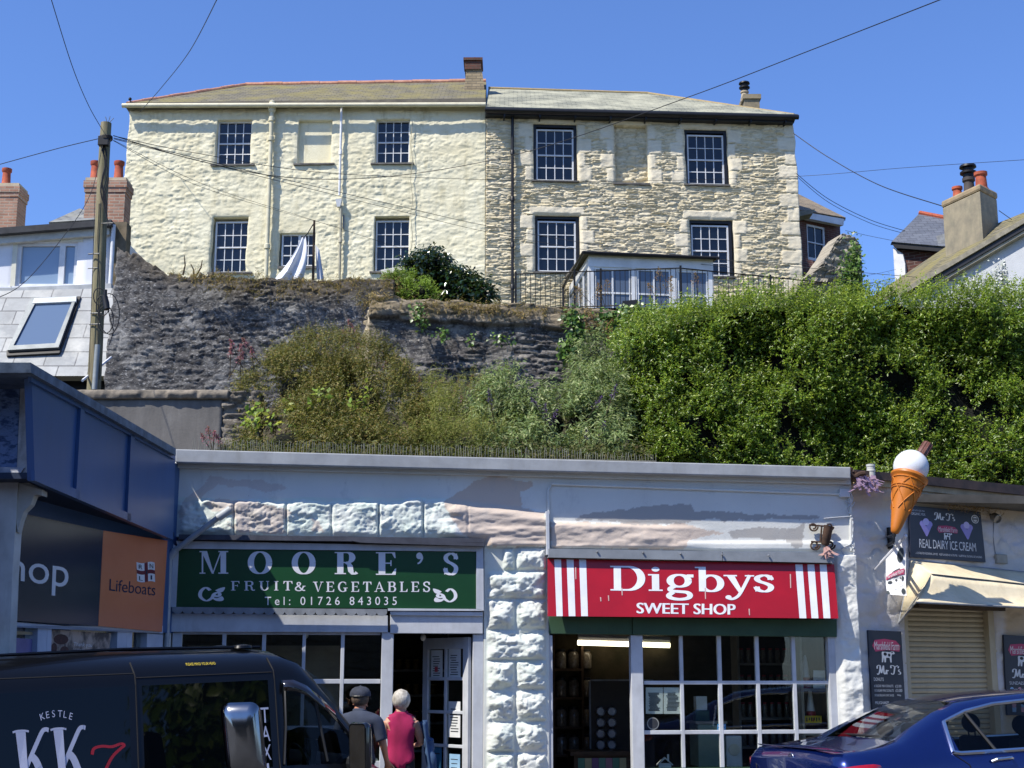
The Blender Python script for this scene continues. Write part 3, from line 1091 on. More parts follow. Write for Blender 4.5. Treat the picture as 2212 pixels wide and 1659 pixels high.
p = [r1.lerp(e1, k / 8) for k in range(9)]
b = MB()
b.prism([P(1140, 229, 39.6), P(1147, 229, 39.6), P(1150, 236, 39.4), P(1140, 236, 39.4)], (0, 0.3, 0.05))
obj('roof_vent', b, m_iron, roof2)
b = MB()
g0, g1 = ST.hit(1048, 237, 0.40), ST.hit(1725, 253, 0.40)
b.tube([g0, g1], 0.07, 10)
obj('gutter', b, m_black, h2, smooth=True)
b = MB()
b.slab(ST, ((1049, 236), (1716, 251), (1716, 264), (1049, 247)), 0.30, 0.28)
obj('fascia', b, m_black, h2)
for k in range(9):
    s = sl0 + 0.5 + k * (sr0 - sl0 - 0.8) / 8
    zt = ST.sz(1049 + (1720 - 1049) * (s - sl0) / (sr0 - sl0), 244 + 14 * (s - sl0) / (sr0 - sl0), 0.3)[1]
    obj('gutter_bracket', MB().pbox(ST, s - 0.02, s + 0.02, zt - 0.12, zt - 0.02, 0.0, 0.36), m_black, h2)
pipe('downpipe', ST, 1107, 240, 668, 0.042, 0.14, m_black, h2, collars=(330, 430, 530, 620))
# right hand chimney with a cowl
C1 = Pl(1600, 42.8, 1660, 42.8)
b = MB()
s0, s1, z0, z1 = C1.rect(1606, 206, 1645, 250)
b.pbox(C1, s0 + 0.05, s1 - 0.05, z0 - 0.3, z1 - 0.1, -0.9, -0.05)
b.pbox(C1, s0, s1, z1 - 0.1, z1 + 0.05, -0.95, 0)
cho = obj('chimney', b, M('chimney_render', '#8f836b', '#736a58', rough=0.9, scale=5, bump=0.5), h2)
pc = C1.at(s0 + 0.12, z1, -0.4)
pot(cho, pc.x, pc.y, pc.z, 0.13, 0.35, M('pale_pot', '#a2957e', rough=0.8), cowl=True)

# ================================================================ conservatory in front of the stone house
cv = thing('conservatory', 'low white conservatory with felt roof in front of the stone house', 'conservatory', P(1400, 640, 36))
CV = Pl(1268, 35.0, 1545, 35.4)
cs0, cs1 = CV.sz(1272, 600)[0], CV.sz(1541, 600)[0]
cz1 = CV.sz(1400, 556)[1]
cz0 = cz1 - 2.0
cvd = 3.0
b = MB()
post = [0, 0.1]
L = cs1 - cs0
cols = [(0, 0.13), (L * 0.34, L * 0.34 + 0.13), (L * 0.66, L * 0.66 + 0.14), (L - 0.13, L)]
for a, c in cols:
    b.pbox(CV, cs0 + a, cs0 + c, cz0, cz1 - 0.3, -0.08, 0.0)
b.pbox(CV, cs0, cs1, cz1 - 0.3, cz1, -0.1, 0.01)
b.pbox(CV, cs0, cs1, cz0 - 0.6, cz0, -0.1, 0.012)
for k in range(5):
    o = -0.12 - k * (cvd - 0.2) / 4
    b.pbox(CV, cs0, cs0 + 0.07, cz0, cz1 - 0.2, o - 0.08, o)
b.pbox(CV, cs0 - 0.005, cs0 + 0.07, cz1 - 0.3, cz1 - 0.01, -cvd, -0.1)
b.pbox(CV, cs1 - 0.1, cs1, cz0, cz1, -cvd, -0.11)
b.pbox(CV, cs0, cs0 + 0.07, cz0 - 0.6, cz0 + 0.1, -cvd, -0.1)
obj('frame', b, m_white, cv)
m_greyrefl = glassmat('grey_reflection', '#525d6d', 0.03, refl=1.4)  # opaque; grey base colour stands for reflection and the pale room behind
for (a, c), (a2, c2) in zip(cols[:-1], cols[1:]):
    b = MB()
    x0, x1 = cs0 + c, cs0 + a2
    xm = (x0 + x1) / 2
    for s in (x0 + 0.02, xm - 0.02, x1 - 0.06):
        b.pbox(CV, s, s + 0.04, cz0, cz1 - 0.3, -0.07, -0.02)
    zt = cz0 + 1.0
    b.pbox(CV, x0, x1, zt, zt + 0.045, -0.072, -0.018)
    b.pbox(CV, x0, x1, cz1 - 0.36, cz1 - 0.3, -0.073, -0.016)
    w = obj('window', b, m_white, cv)
    obj('pane', MB().pbox(CV, x0, x1, cz0, cz1 - 0.3, -0.05, -0.042), m_greyrefl, w)
obj('pane', MB().pbox(CV, cs0 + 0.02, cs0 + 0.03, cz0 + 0.1, cz1 - 0.3, -cvd, -0.1), m_greyrefl, cv)
obj('inner_wall', MB().pbox(CV, cs0 + 0.2, cs1 - 0.2, cz0 - 0.2, cz1 - 0.3, -cvd - 0.05, -cvd + 0.3), M('grey_inside', '#8f959d', '#7f858e', rough=0.9, bump=0), cv)
b = MB()
q = [CV.at(cs0 - 0.12, cz1, 0.12), CV.at(cs1 + 0.1, cz1, 0.12), CV.at(cs1 + 0.1, cz1 + 0.22, -cvd), CV.at(cs0 - 0.12, cz1 + 0.22, -cvd)]
b.prism(q, (0, 0, 0.06))
obj('roof', b, M('roof_felt', '#6a655c', '#514d47', rough=0.9), cv)
b = MB()
b.tube([CV.at(cs0 - 0.17, cz1 + 0.02, 0.16), CV.at(cs1 + 0.12, cz1 + 0.0, 0.16)], 0.045, 8)
b.tube([CV.at(cs0 - 0.17, cz1 + 0.02, 0.16), CV.at(cs0 - 0.17, cz1 - 0.02, -cvd)], 0.04, 8)
b.tube([CV.at(cs0 - 0.17, cz1 - 0.02, -cvd), CV.at(cs0 - 0.17, cz1 - 2.2, -cvd)], 0.035, 8)
obj('gutter', b, m_black, cv, smooth=True)
b = MB()
for k in range(4):
    s = cs0 + 0.3 + k * (L - 0.5) / 3
    b.pbox(CV, s, s + 0.05, cz1 + 0.1, cz1 + 0.36, -1.45, -1.4)
b.pbox(CV, cs0 + 0.2, cs1 - 0.1, cz1 + 0.34, cz1 + 0.40, -1.46, -1.38)
obj('roof_rail', b, M('weathered_wood', '#7a715f', '#5d5648', rough=0.9), cv)

# ================================================================ railing along the terrace
rl = thing('iron_railing', 'black iron railing of plain upright bars along the terrace edge', 'railing', P(1300, 640, 33.2))
R1, R2, R3 = P(1114, 592, 33.6), P(1470, 579, 33.0), P(1797, 612, 34.4)
b, bp_ = MB(), MB()


def rail_run(a, c, n, drop=0.95, posts=()):
    dn = Vector((0, 0, -drop))
    b.tube([a, c], 0.016, 6)
    b.tube([a + dn * 0.93, c + dn * 0.93], 0.014, 6)
    for i in range(1, n):
        p = a.lerp(c, i / n)
        b.tube([p, p + dn * 0.93], 0.008, 5, caps=False)
    for f_ in posts:
        p = a.lerp(c, f_)
        obj('post', MB().box(p.x - 0.025, p.x + 0.025, p.y - 0.025, p.y + 0.025, p.z - drop - 0.4, p.z + 0.06), m_iron, rl)


rail_run(R1, R2, 33, posts=(0.0, 0.36, 0.52, 1.0))
rail_run(R2 + Vector((0.03, 0.02, 0)), R3, 30, posts=(0.58, 1.0))
obj('bars', b, m_iron, rl)

# ================================================================ terrace retaining walls
def wallmat(name, lo, hi, pale, dry):
    t = NT(name)
    c = t.ramp(t.noise(3.0, 9, (1, 1, 1.8), 0.7), [(0.3, lo), (0.7, hi)])
    p = t.ramp(t.noise(1.1, 12, (1, 1, 1.1), 0.8), [(0.48, 0.0), (0.60, 0.6)])
    c = t.mix(p, c, pale)
    s = t.ramp(t.noise(17, 6, (1, 1, 2.4), 0.65), [(0.57, 0.0), (0.63, 1.0)])
    c = t.mix(s, c, pale)
    d = t.ramp(t.noise(7, 8, (1, 1, 2), 0.75), [(0.52, 0.0), (0.62, 0.8)])
    c = t.mix(d, c, lo)
    c = t.mix(t.attr('dry'), c, dry)
    c = t.mix(t.attr('joint'), c, '#1d1d1f')
    t.set(Base_Color=c, Roughness=0.92, Specular_IOR_Level=0.2)
    t.bump(t.noise(26, 9, (1, 1, 2.2), 0.72), 0.7, 0.025)
    return t.m


m_wallgrey = wallmat('old_wall_stone', '#3f3e3f', '#656361', '#a3a29f', '#5f574b')
m_walldark = wallmat('slate_wall_stone', '#3e3c3b', '#656160', '#9c9890', '#92856e')
W1 = Pl(250, 27.0, 800, 26.8)
w1 = [(238, 540), (262, 536), (300, 545), (330, 556), (372, 588), (400, 592), (470, 596), (560, 600), (640, 603), (720, 604), (800, 600), (840, 606)]
w1s = [W1.sz(u, v) for u, v in w1]
top1 = lambda S: np.interp(S, [a for a, _ in w1s], [c for _, c in w1s]) + (0.12 + 0.2 * (S < 1.6)) * (np.floor(fbm(S * 5, S * 0, 9, 4) * 7) / 7 - 0.5)
s0, s1 = W1.sz(250, 700)[0], W1.sz(850, 700)[0]
lf = lambda Z: W1.sz(250, 600)[0] - (9.6 - Z) * 0.045 + 0.06 * (vnoise(Z * 6, Z * 0, 2) - 0.5)
V, Fq, S_, Z_ = wall_grid(W1, s0, s1, 6.3, 10.2, 0.03, [], lambda S, Z: 0.06 * rubble(S, Z, 0.085, 0.27, 31, 0.014, 0.8, 0.9)[0] * (0.35 + 0.65 * sstep(0.3, 0.75, fbm(S * 0.5 + Z * 0.2, Z * 0.5, 12, 3) + (S - s0) * 0.05 - 0.1))
                          + 0.06 * (fbm(S * 0.7, Z * 0.9, 3, 2) - 0.5) + 0.03 * (fbm(S * 7, Z * 14, 3, 5) - 0.5), top=top1, back=0.45, left=lf)
rr = rubble(S_, Z_, 0.085, 0.27, 31, 0.014, 0.8, 0.9)[0]
o = obj('terrace_wall', (V, Fq), m_wallgrey, smooth='all', attrs={'joint': 0.6 * (1 - sstep(0.0, 0.22, rr)) * sstep(0.35, 0.6, fbm(S_, Z_, 14, 3)), 'dry': 0.75 * sstep(0.55, 0.05, top1(S_) - Z_ + 0.5 * (fbm(S_ * 2, Z_ * 2, 5) - 0.4))})
tag(o, 'tall grey rendered retaining wall with a ragged broken top beside the wooden pole', 'wall')
obj('core', MB().pbox(W1, s0 + 0.1, s1, 5.5, 9.1, -0.5, -0.46), m_wallgrey, o)
W2 = Pl(785, 25.0, 1400, 24.8)
w2 = [(770, 655), (800, 642), (830, 640), (880, 648), (960, 652), (1050, 660), (1150, 662), (1250, 670), (1330, 676), (1450, 682), (1800, 690)]
w2s = [W2.sz(u, v) for u, v in w2]
top2 = lambda S: np.interp(S, [a for a, _ in w2s], [c for _, c in w2s]) + 0.09 * (fbm(S * 4.5, S * 0, 19, 4) - 0.5)
s0, s1 = W2.sz(798, 700)[0], W2.sz(1800, 700)[0]
lf2 = lambda Z: s0 + 0 * Z


def h_w2(S, Z):
    r = rubble(S, Z + 0.06 * S, 0.06, 0.5, 41, 0.012, 0.9, 1.1)[0]
    k = sstep(0.40, 0.6, fbm(S * 0.9, Z * 0.9, 15, 3))
    cop = sstep(0.42, 0.36, top2(S) - Z)
    rc = rubble(S, Z, 0.16, 0.5, 49, 0.03, 0.5, 0.6)[0]
    return (0.085 * r * (0.25 + 0.75 * k)) * (1 - cop) + cop * (0.10 + 0.07 * rc) + 0.06 * (fbm(S * 3, Z * 9, 3, 6) - 0.5)


V, Fq, S_, Z_ = wall_grid(W2, s0, s1, 5.6, 9.2, 0.03, [], h_w2, top=top2, back=0.5, left=lf2)
rr = rubble(S_, Z_ + 0.06 * S_, 0.06, 0.5, 41, 0.012, 0.9, 1.1)[0]
o = obj('terrace_wall', (V, Fq), m_walldark, smooth='all', attrs={'joint': 0.6 * (1 - sstep(0.0, 0.25, rr)), 'dry': 0.8 * sstep(0.42, 0.25, top2(S_) - Z_ + 0.25 * (fbm(S_ * 3, Z_ * 3, 5) - 0.5)) + 0.55 * sstep(0.35, 0.0, S_ - s0)})  # left end paled as well, sunlight painted in
tag(o, 'dark slate retaining wall with pale coping below the conservatory railing', 'wall')
W2b = Pl(770, 26.4, 800, 24.98)
sb = W2b.sz(799, 700)[0]
V, Fq, S_, Z_ = wall_grid(W2b, 0, sb, 5.6, 9.2, 0.03, [], lambda S, Z: 0.08 * rubble(S, Z, 0.16, 0.3, 45, 0.02, 1.2, 0.9)[0], top=lambda S: np.interp(S, [0, sb], [7.9, W2.sz(798, 645)[1]]), back=0.3)
obj('return_side', (V, Fq), M('sunlit_return', '#b3a78f', '#8b806b', rough=0.95, scale=6, bump=0.6, bscale=25), o)  # paler than the wall: sunlight on this face put into its colour
# low rendered wall with a stone coping
W3 = Pl(170, 22.0, 485, 22.0)
lw = thing('garden_wall', 'low grey cement wall with a rough stone coping at the foot of the pole', 'wall', W3.at(1, 4))
b = MB()
s0, s1, z0, z1 = W3.rect(150, 862, 478, 1000)
hr = lambda S, Z: 0.02 * (fbm(S * 3, Z * 3, 4, 5) - 0.5)
V, Fq, S_, Z_ = wall_grid(W3, s0, s1, z0, z1, 0.06, [], hr, back=0.3)
t = NT('streaked_cement')
c = t.ramp(t.noise(1.6, 9, (1, 1, 0.25), 0.7), [(0.3, '#4e4c4a'), (0.55, '#6d6a66'), (0.75, '#8f8d88')])
t.set(Base_Color=c, Roughness=0.9)
t.bump(t.noise(25, 7), 0.4, 0.01)
obj('wall', (V, Fq), t.m, lw, smooth='all')
zt = W3.sz(300, 846)[1]
V, Fq, S_, Z_ = wall_grid(W3, s0 - 0.1, s1 + 0.1, z1 - 0.005, zt + 0.02, 0.025, [], lambda S, Z: 0.05 + 0.06 * rubble(S, Z * 0 + 3.08, 0.17, 0.55, 3, 0.03, 0.0, 0.0)[0] * np.clip(np.sin((Z - z1 + 0.0) / (zt + 0.02 - z1) * 3.1), 0.1, 1) + 0.03 * (fbm(S * 14, Z * 14, 5, 4) - 0.5), back=0.4)
obj('coping', (V, Fq), M('coping_stone', '#8a8071', '#5f5a52', rough=0.95, scale=8, bump=0.8, bscale=30), lw)
ru = thing('rubble_pier', 'short dark rubble wall stub between cement wall and yew bush', 'wall', W3.at(2.6, 4))
V, Fq, S_, Z_ = wall_grid(W3, W3.sz(479, 900)[0], W3.sz(560, 900)[0], z0, W3.sz(500, 846)[1], 0.03, [], lambda S, Z: 0.12 * rubble(S, Z, 0.12, 0.4, 61, 0.03, 1.0, 0.9)[0] - 0.05, back=0.4)
obj('wall', (V, Fq), m_walldark, ru, attrs={'dry': Z_ * 0 + 0.25})

# ================================================================ white house on the left
WH = Pl(0, 29.0, 262, 29.0)
hw = thing('dormer_house', 'white house at the left edge with slate mansard, roof light and brick chimneys', 'house', WH.at(0, 7))
m_wwall = M('white_render', '#dcdde0', '#cfd1d5', rough=0.8, scale=2, bump=0.2, bscale=60)
wr = WH.rect(36, 523, 166, 619)
s0, s1, z0, z1 = WH.rect(-60, 505, 236, 627)
V, Fq, S_, Z_ = wall_grid(WH, s0, s1, z0, z1, 0.15, [wr], lambda S, Z: S * 0, back=0.2)
obj('wall', (V, Fq), m_wwall, hw)
obj('inner_wall', MB().pbox(WH, s0, s1 + 0.2, z0 - 3, z1, -5, -0.3), m_wwall, hw)
b = MB()
a0, a1, b0, b1 = wr
for s, e in ((a0, a0 + 0.07), (a1 - 0.07, a1), (a0 + (a1 - a0) * 0.69, a0 + (a1 - a0) * 0.69 + 0.12)):
    b.pbox(WH, s, e, b0, b1, -0.14, -0.04)
b.pbox(WH, a0, a1, b0, b0 + 0.07, -0.142, -0.038)
b.pbox(WH, a0, a1, b1 - 0.07, b1, -0.142, -0.038)
w = obj('window', b, m_white, hw)
t = NT('blind_glass')
t.set(Base_Color='#7f93a8', Roughness=0.05, Specular_IOR_Level=0.8)
obj('pane', MB().pbox(WH, a0, a1, b0, b1, -0.11, -0.10), t.m, w)
obj('sill', MB().pbox(WH, a0 - 0.05, a1 + 0.05, b0 - 0.05, b0 - 0.003, -0.12, 0.05), m_white, w)
obj('surround', MB().pbox(WH, a0 - 0.1, a1 + 0.1, b1 + 0.003, b1 + 0.1, -0.05, 0.02).pbox(WH, a0 - 0.1, a0 - 0.003, b0, b1, -0.05, 0.018), M('cream_surround', '#d3d0bd', '#c5c2af'), w)
b = MB()
b.slab(WH, ((-60, 515), (236, 490), (236, 506), (-60, 531)), 0.12, 0.14)
obj('gutter', b, M('white_gutter', '#c4c3ba', '#a9a89f', rough=0.5), hw)
b = MB()
b.slab(WH, ((-60, 496), (240, 474), (240, 486), (-60, 510)), 0.28, 1.6)
obj('roof', b, M('felt_edge', '#3f4043', '#2d2e31', rough=0.8), hw)
b = MB()
b.prism([P(105, 480, 30.0), P(205, 474, 30.0), P(205, 460, 33.5), P(172, 450, 33.5)], (0, 0.1, -0.05))
obj('rear_roof', b, roof_mat('rear_slates', '#8c8f8e', '#777b7c', '#9c9c90', 'xz'), hw)
b = MB()
b.slab(WH, ((-60, 625), (240, 612), (240, 632), (-60, 648)), 0.2, 0.22)
obj('lead_flashing', b, M('pale_flashing', '#b9bbb9', '#9da09f', rough=0.6), hw)
# mansard slope with roof light
ma = [P(-70, 630, 28.8), P(262, 622, 28.8), P(248, 812, 27.4), P(-120, 812, 27.4)]
b = MB()
b.prism(ma, (0, 0.25, -0.05))
m_mans = brickmat('mansard_slates', '#a3a6a6', '#8b8f91', '#54565a', 0.62, 0.34, 0.012, 'xz', rough=0.6, bump=0.8, stain=('#b4b4ae', 1.2, 0.5, 0.75))
obj('mansard', b, m_mans, hw)
nm = (ma[1] - ma[0]).cross(ma[3] - ma[0]).normalized()
if nm.y > 0:
    nm = -nm


def on_slope(u, v, up=0.0):
    d = P(u, v, 1.0) - Vector((0, 0, CZ))
    k = (ma[0] + nm * up - Vector((0, 0, CZ))).dot(nm) / d.dot(nm)
    return Vector((0, 0, CZ)) + d * k


q = [on_slope(u, v, 0.1) for u, v in ((67, 643), (166, 640), (126, 750), (16, 756))]
qi = [on_slope(u, v, 0.1) for u, v in ((77, 652), (156, 650), (119, 741), (29, 746))]
b = MB()
for i in range(4):
    j = (i + 1) % 4
    b.prism([q[i], q[j], qi[j], qi[i]], nm * -0.14)
sk = obj('roof_light', b, M('roof_light_frame', '#7c8183', '#6a6f71', rough=0.4, metal=0.4), hw)
t = NT('roof_light_glass')
t.set(Base_Color='#5a6c85', Roughness=0.12, Specular_IOR_Level=0.6)
obj('pane', MB().prism([p - nm * 0.04 for p in qi], nm * -0.03), t.m, sk)
b = MB()
g = [on_slope(u, v, 0.04) for u, v in ((160, 640), (174, 640), (128, 762), (14, 768), (14, 757), (122, 752))]
b.prism(g, nm * -0.05)
obj('skirt', b, m_black, sk)
obj('lead_strip', MB().prism([on_slope(u, v, 0.11) for u, v in ((74, 644), (165, 640), (164, 651), (70, 655))], nm * -0.05), M('pale_strip', '#c3c8c9', '#aab0b2', rough=0.4), sk)
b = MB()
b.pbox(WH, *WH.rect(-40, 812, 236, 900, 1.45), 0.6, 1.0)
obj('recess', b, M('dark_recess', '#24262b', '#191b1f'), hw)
b = MB()
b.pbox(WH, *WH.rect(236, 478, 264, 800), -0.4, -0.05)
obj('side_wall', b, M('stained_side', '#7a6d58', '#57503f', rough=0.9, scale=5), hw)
pipe('downpipe', WH, 238, 486, 620, 0.045, 0.1, m_white, hw)
m_chb = brickmat('pink_brick', '#b58a72', '#9c6f58', '#a99a88', 0.225, 0.075, 0.012, 'xz', stain=('#8c7a6c', 3, 0.5, 0.75))


def brick_stack(Y, u0, u1, v0, v1, pots_u, depth, zlow, spread=3):
    pl = Pl(u0, Y, u1, Y)
    s0, s1, z0, z1 = pl.rect(u0, v0, u1, v1)
    b = MB()
    b.pbox(pl, s0 + 0.04, s1 - 0.04, zlow, z1 - 0.33, -depth + 0.04, -0.04)
    b.pbox(pl, s0 + 0.02, s1 - 0.02, z1 - 0.33, z1 - 0.22, -depth + 0.02, -0.02)
    b.pbox(pl, s0, s1, z1 - 0.22, z1 - 0.06, -depth, 0)
    o = obj('chimney', b, m_chb, hw)
    obj('flaunching', MB().pbox(pl, s0 + 0.03, s1 - 0.03, z1 - 0.06, z1 + 0.02, -depth + 0.03, -0.03), M('cream_mortar', '#bdae93', '#a5977f'), o)
    for u, cw in pots_u:
        p = P(u, v0, Y + depth / 2)
        pot(o, p.x, p.y, z1, 0.115, 0.55, cowl=cw)
    return o


brick_stack(31.0, 178, 272, 384, 480, ((205, False), (256, False)), 0.6, 9.5)
brick_stack(33.0, -30, 40, 396, 480, ((13, False),), 0.7, 10.0)

# ================================================================ brick house and ruined wall right of the stone house
BH = Pl(1700, 44.0, 1850, 45.5)
hb = thing('brick_house', 'small red brick house with white sash peeping out behind the stone house', 'house', BH.at(1, 12))
m_red = brickmat('red_brick', '#6b3a2e', '#552f27', '#6e6259', 0.225, 0.075, 0.01, 'xz')
wr = BH.rect(1744, 487, 1784, 564)
s0, s1, z0, z1 = BH.rect(1700, 460, 1819, 700)
V, Fq, S_, Z_ = wall_grid(BH, s0, s1, z0, z1, 0.3, [wr], lambda S, Z: S * 0, back=0.2)
obj('wall', (V, Fq), m_red, hb)
obj('inner_wall', MB().pbox(BH, s0, s1, z0, z1, -4, -0.3), m_red, hb)
sash('window', BH, wr, hb, m_white, cols=2, rows=2, setback=0.06, fw=0.07, bar=0.03)
b = MB()
b.prism([BH.hit(1700, 448, 0.3), BH.hit(1827, 470, 0.3), BH.hit(1735, 424, -2.0), BH.hit(1690, 402, -2.4)], (0, 0.1, -0.08))
obj('roof', b, roof_mat('brown_slates', '#8a7d68', '#75695a', '#97866a', 'xz'), hb)
b = MB()
b.slab(BH, ((1722, 455), (1824, 473), (1822, 487), (1722, 467)), 0.28, 0.2)
obj('fascia', b, m_white, hb)
b = MB()
b.prism([P(1724, 456, 41), P(1761, 452, 41), P(1756, 461, 41), P(1722, 468, 41)], (0, 0.5, 0))
obj('flood_lamp', b, M('lamp_grey', '#8d8c80', '#74736a'), hb)
RW = Pl(1720, 36.0, 1865, 36.5)
rw = [(1712, 640), (1730, 606), (1760, 585), (1790, 545), (1805, 518), (1822, 505), (1850, 516), (1857, 560), (1862, 660)]
rws = [RW.sz(u, v) for u, v in rw]
topr = lambda S: np.interp(S, [a for a, _ in rws], [c for _, c in rws]) + 0.1 * (fbm(S * 6, S * 0, 29, 3) - 0.5)
s0, s1 = RW.sz(1714, 600)[0], RW.sz(1860, 600)[0]
V, Fq, S_, Z_ = wall_grid(RW, s0, s1, 10.0, 14.5, 0.03, [], lambda S, Z: 0.13 * rubble(S, Z, 0.10, 0.22, 71, 0.012, 1.2, 1.1)[0] + 0.12 * (fbm(S * 1.5, Z * 1.5, 3, 4) - 0.5), top=topr, back=0.7)
rr, tone = rubble(S_, Z_, 0.10, 0.22, 71, 0.012, 1.2, 1.1)
o = obj('ruined_wall', (V, Fq), rubble_mat('ruin_stone', '#8b8374', '#aaa292', '#6f685c'), attrs={'tone': tone, 'joint': (1 - sstep(0, 0.3, rr)) * 0.6})
tag(o, 'ruined rubble wall end rising to an ivy clad pier beside the stone house', 'wall')

# ================================================================ far right: brick house with slate roof, gabled house with big chimney
FB = Pl(1930, 43.0, 2060, 42.0)
hf = thing('slate_roofed_house', 'dark brick house with grey slate roof half hidden behind the big rendered chimney', 'house', FB.at(1, 12))
m_red2 = brickmat('dark_red_brick', '#5d3329', '#472a24', '#6f625c', 0.30, 0.10, 0.012, 'xz')
b = MB()
b.pbox(FB, *FB.rect(1941, 606 - 6, 2080, 760), -4, 0)
zt = FB.sz(1990, 530)[1]
b = MB()
s0, s1, z0, _ = FB.rect(1941, 600, 2090, 760)
b.pbox(FB, s0, s1, z0, zt, -4, 0)
obj('wall', b, m_red2, hf)
b = MB()
b.prism([FB.hit(1926, 522, 0.3), FB.hit(2085, 536, 0.3), FB.hit(2085, 480, -1.9), FB.hit(1986, 461, -1.9)], (0, 0.15, -0.06))
obj('roof', b, brickmat('grey_slates', '#6a6f78', '#5c616b', '#474b53', 0.28, 0.13, 0.008, 'xz', rough=0.6, bump=0.6), hf)
obj('ridge_tile', MB().tube([FB.hit(1986, 460, -1.9), FB.hit(2085, 479, -1.9)], 0.08, 8), m_terra, hf)
obj('fascia', MB().slab(FB, ((1926, 524), (2085, 538), (2085, 548), (1932, 535)), 0.25, 0.3), m_black, hf)
b = MB()
b.prism([FB.hit(u, v, 0.12) for u, v in ((1929, 534), (1950, 548), (1955, 570), (1958, 720), (1940, 720))], FB.n * -0.5)
obj('white_bargeboard', b, m_white, hf)
b = MB()
b.prism([FB.hit(u, v, 0.1) for u, v in ((2022, 510), (2075, 495), (2075, 530), (2028, 530))], FB.n * -1.0)
obj('dormer', b, m_lead, hf)
GH = Pl(1950, 32.0, 2212, 30.2)
hg = thing('gabled_house', 'grey gabled house at the right edge with white creeper and massive rendered chimney', 'house', GH.at(3, 9))
b = MB()
b.prism([GH.hit(u, v) for u, v in ((1950, 648), (2010, 610), (2300, 440), (2300, 1250), (1950, 1250))], GH.n * -4)
t = NT('grey_gable')
c = t.ramp(t.noise(2, 7), [(0.35, '#a3a6aa'), (0.65, '#b4b7bb')])
t.set(Base_Color=c, Roughness=0.9)
t.bump(t.noise(40, 6), 0.5, 0.01)
obj('wall', b, t.m, hg)


def vg(u, d=0.0):
    return 632 - (u - 1938) * 0.588 + d


for nm_, d0, d1, o, th, mt in (('verge_slates', 0, 11, 0.25, 0.5, M('verge', '#8b8576', '#6e6a5e', rough=0.9, scale=8)), ('bargeboard', 11.5, 25, 0.20, 0.2, m_black), ('verge_board', 25.5, 33, 0.16, 0.2, M('pale_verge', '#a19c8e', '#8a8577'))):
    k = 34 if d0 else 0
    obj(nm_, MB().slab(GH, ((1938 + k, vg(1938 + k, d0)), (2290, vg(2290, d0)), (2290, vg(2290, d1)), (1942 + k, vg(1942 + k, d1))), o, th), mt, hg)
b = MB()
b.prism([GH.hit(1940, vg(1940, 2), 0.24), GH.hit(2290, vg(2290, 2), 0.24), GH.hit(2290, vg(2290, 2), 0.24) + Vector((-1.0, 4, 0.3)), GH.hit(1940, vg(1940, 2), 0.24) + Vector((-0.6, 4, 0.3))], (0, 0, -0.06))
obj('roof', b, m_roof1, hg)
# chimney: long rendered face to the left, narrow shaded face to the right
A, B_, C_ = P(2038, 480, 31.7), P(2121, 480, 30.5), P(2157, 480, 31.1)
zt, zb = P(2121, 412, 30.5).z, P(2121, 560, 30.5).z - 1.2
D_ = A + C_ - B_


def blk(mb, pts, z0, z1, grow=0.0):
    cx = sum((p.x for p in pts)) / 4
    cy = sum((p.y for p in pts)) / 4
    mb.prism([(cx + (p.x - cx) * (1 + grow), cy + (p.y - cy) * (1 + grow), z1) for p in pts], (0, 0, z0 - z1))


b = MB()
blk(b, [A, B_, C_, D_], zb, zt)
t = M('chimney_cement', '#948a74', '#7d7666', rough=0.9, scale=4, bump=0.4, dirt=0.5, dirtc='#6a6a5c')
gc = obj('chimney', b, t, hg, bevel=0.02)
b = MB()
blk(b, [A, B_, C_, D_], zt + 0.002, zt + 0.17, 0.05)
obj('chimney_cap', b, M('cap_cement', '#a08c6d', '#84765f', rough=0.9, scale=5), gc, bevel=0.05)
for k, (mt, cw, r, hh) in enumerate(((m_terra, False, 0.12, 0.42), (M('sooty_pot', '#4b4441', '#393431'), True, 0.14, 0.5), (m_terra, False, 0.145, 0.5))):
    p = (A + D_) / 2
    q_ = (B_ + C_) / 2
    p = p.lerp(q_, 0.2 + 0.32 * k)
    pot(gc, p.x, p.y, zt + 0.16, r, hh, mt, cowl=cw)
# ================================================================ vegetation
def leaves(name, pos, nrm, size, mat, parent=None, aspect=0.45, up=0.25, seed=1, droop=0.0, axis=None):
    """leaf blades: pos (N,3), facing nrm (N,3), length size (N,)"""
    r = np.random.default_rng(seed)
    N = len(pos)
    n = nrm + r.normal(0, 0.55, (N, 3))
    n[:, 2] += up
    n /= np.linalg.norm(n, axis=1)[:, None]
    t = axis + r.normal(0, 0.35, (N, 3)) if axis is not None else r.normal(0, 1, (N, 3))
    t = t - n * (t * n).sum(1)[:, None]
    t /= np.linalg.norm(t, axis=1)[:, None] + 1e-9
    t[:, 2] -= droop
    b = np.cross(n, t)
    L = size[:, None]
    Wd = L * aspect * 0.5
    v = np.empty((N, 6, 3))
    v[:, 0] = pos
    v[:, 1] = pos + t * L * 0.4 + b * Wd + n * L * 0.06
    v[:, 2] = pos + t * L * 0.42 - n * L * 0.02
    v[:, 3] = pos + t * L * 0.4 - b * Wd + n * L * 0.06
    v[:, 4] = pos + t * L - n * L * 0.10
    v = v[:, :5]
    base = (np.arange(N) * 5)[:, None]
    f = np.concatenate([base + np.array([[0, 1, 2]]), base + np.array([[1, 4, 2]]), base + np.array([[0, 2, 3]]), base + np.array([[2, 4, 3]])], 1).reshape(-1, 3)
    return obj(name, (v.reshape(-1, 3), f), mat, parent)


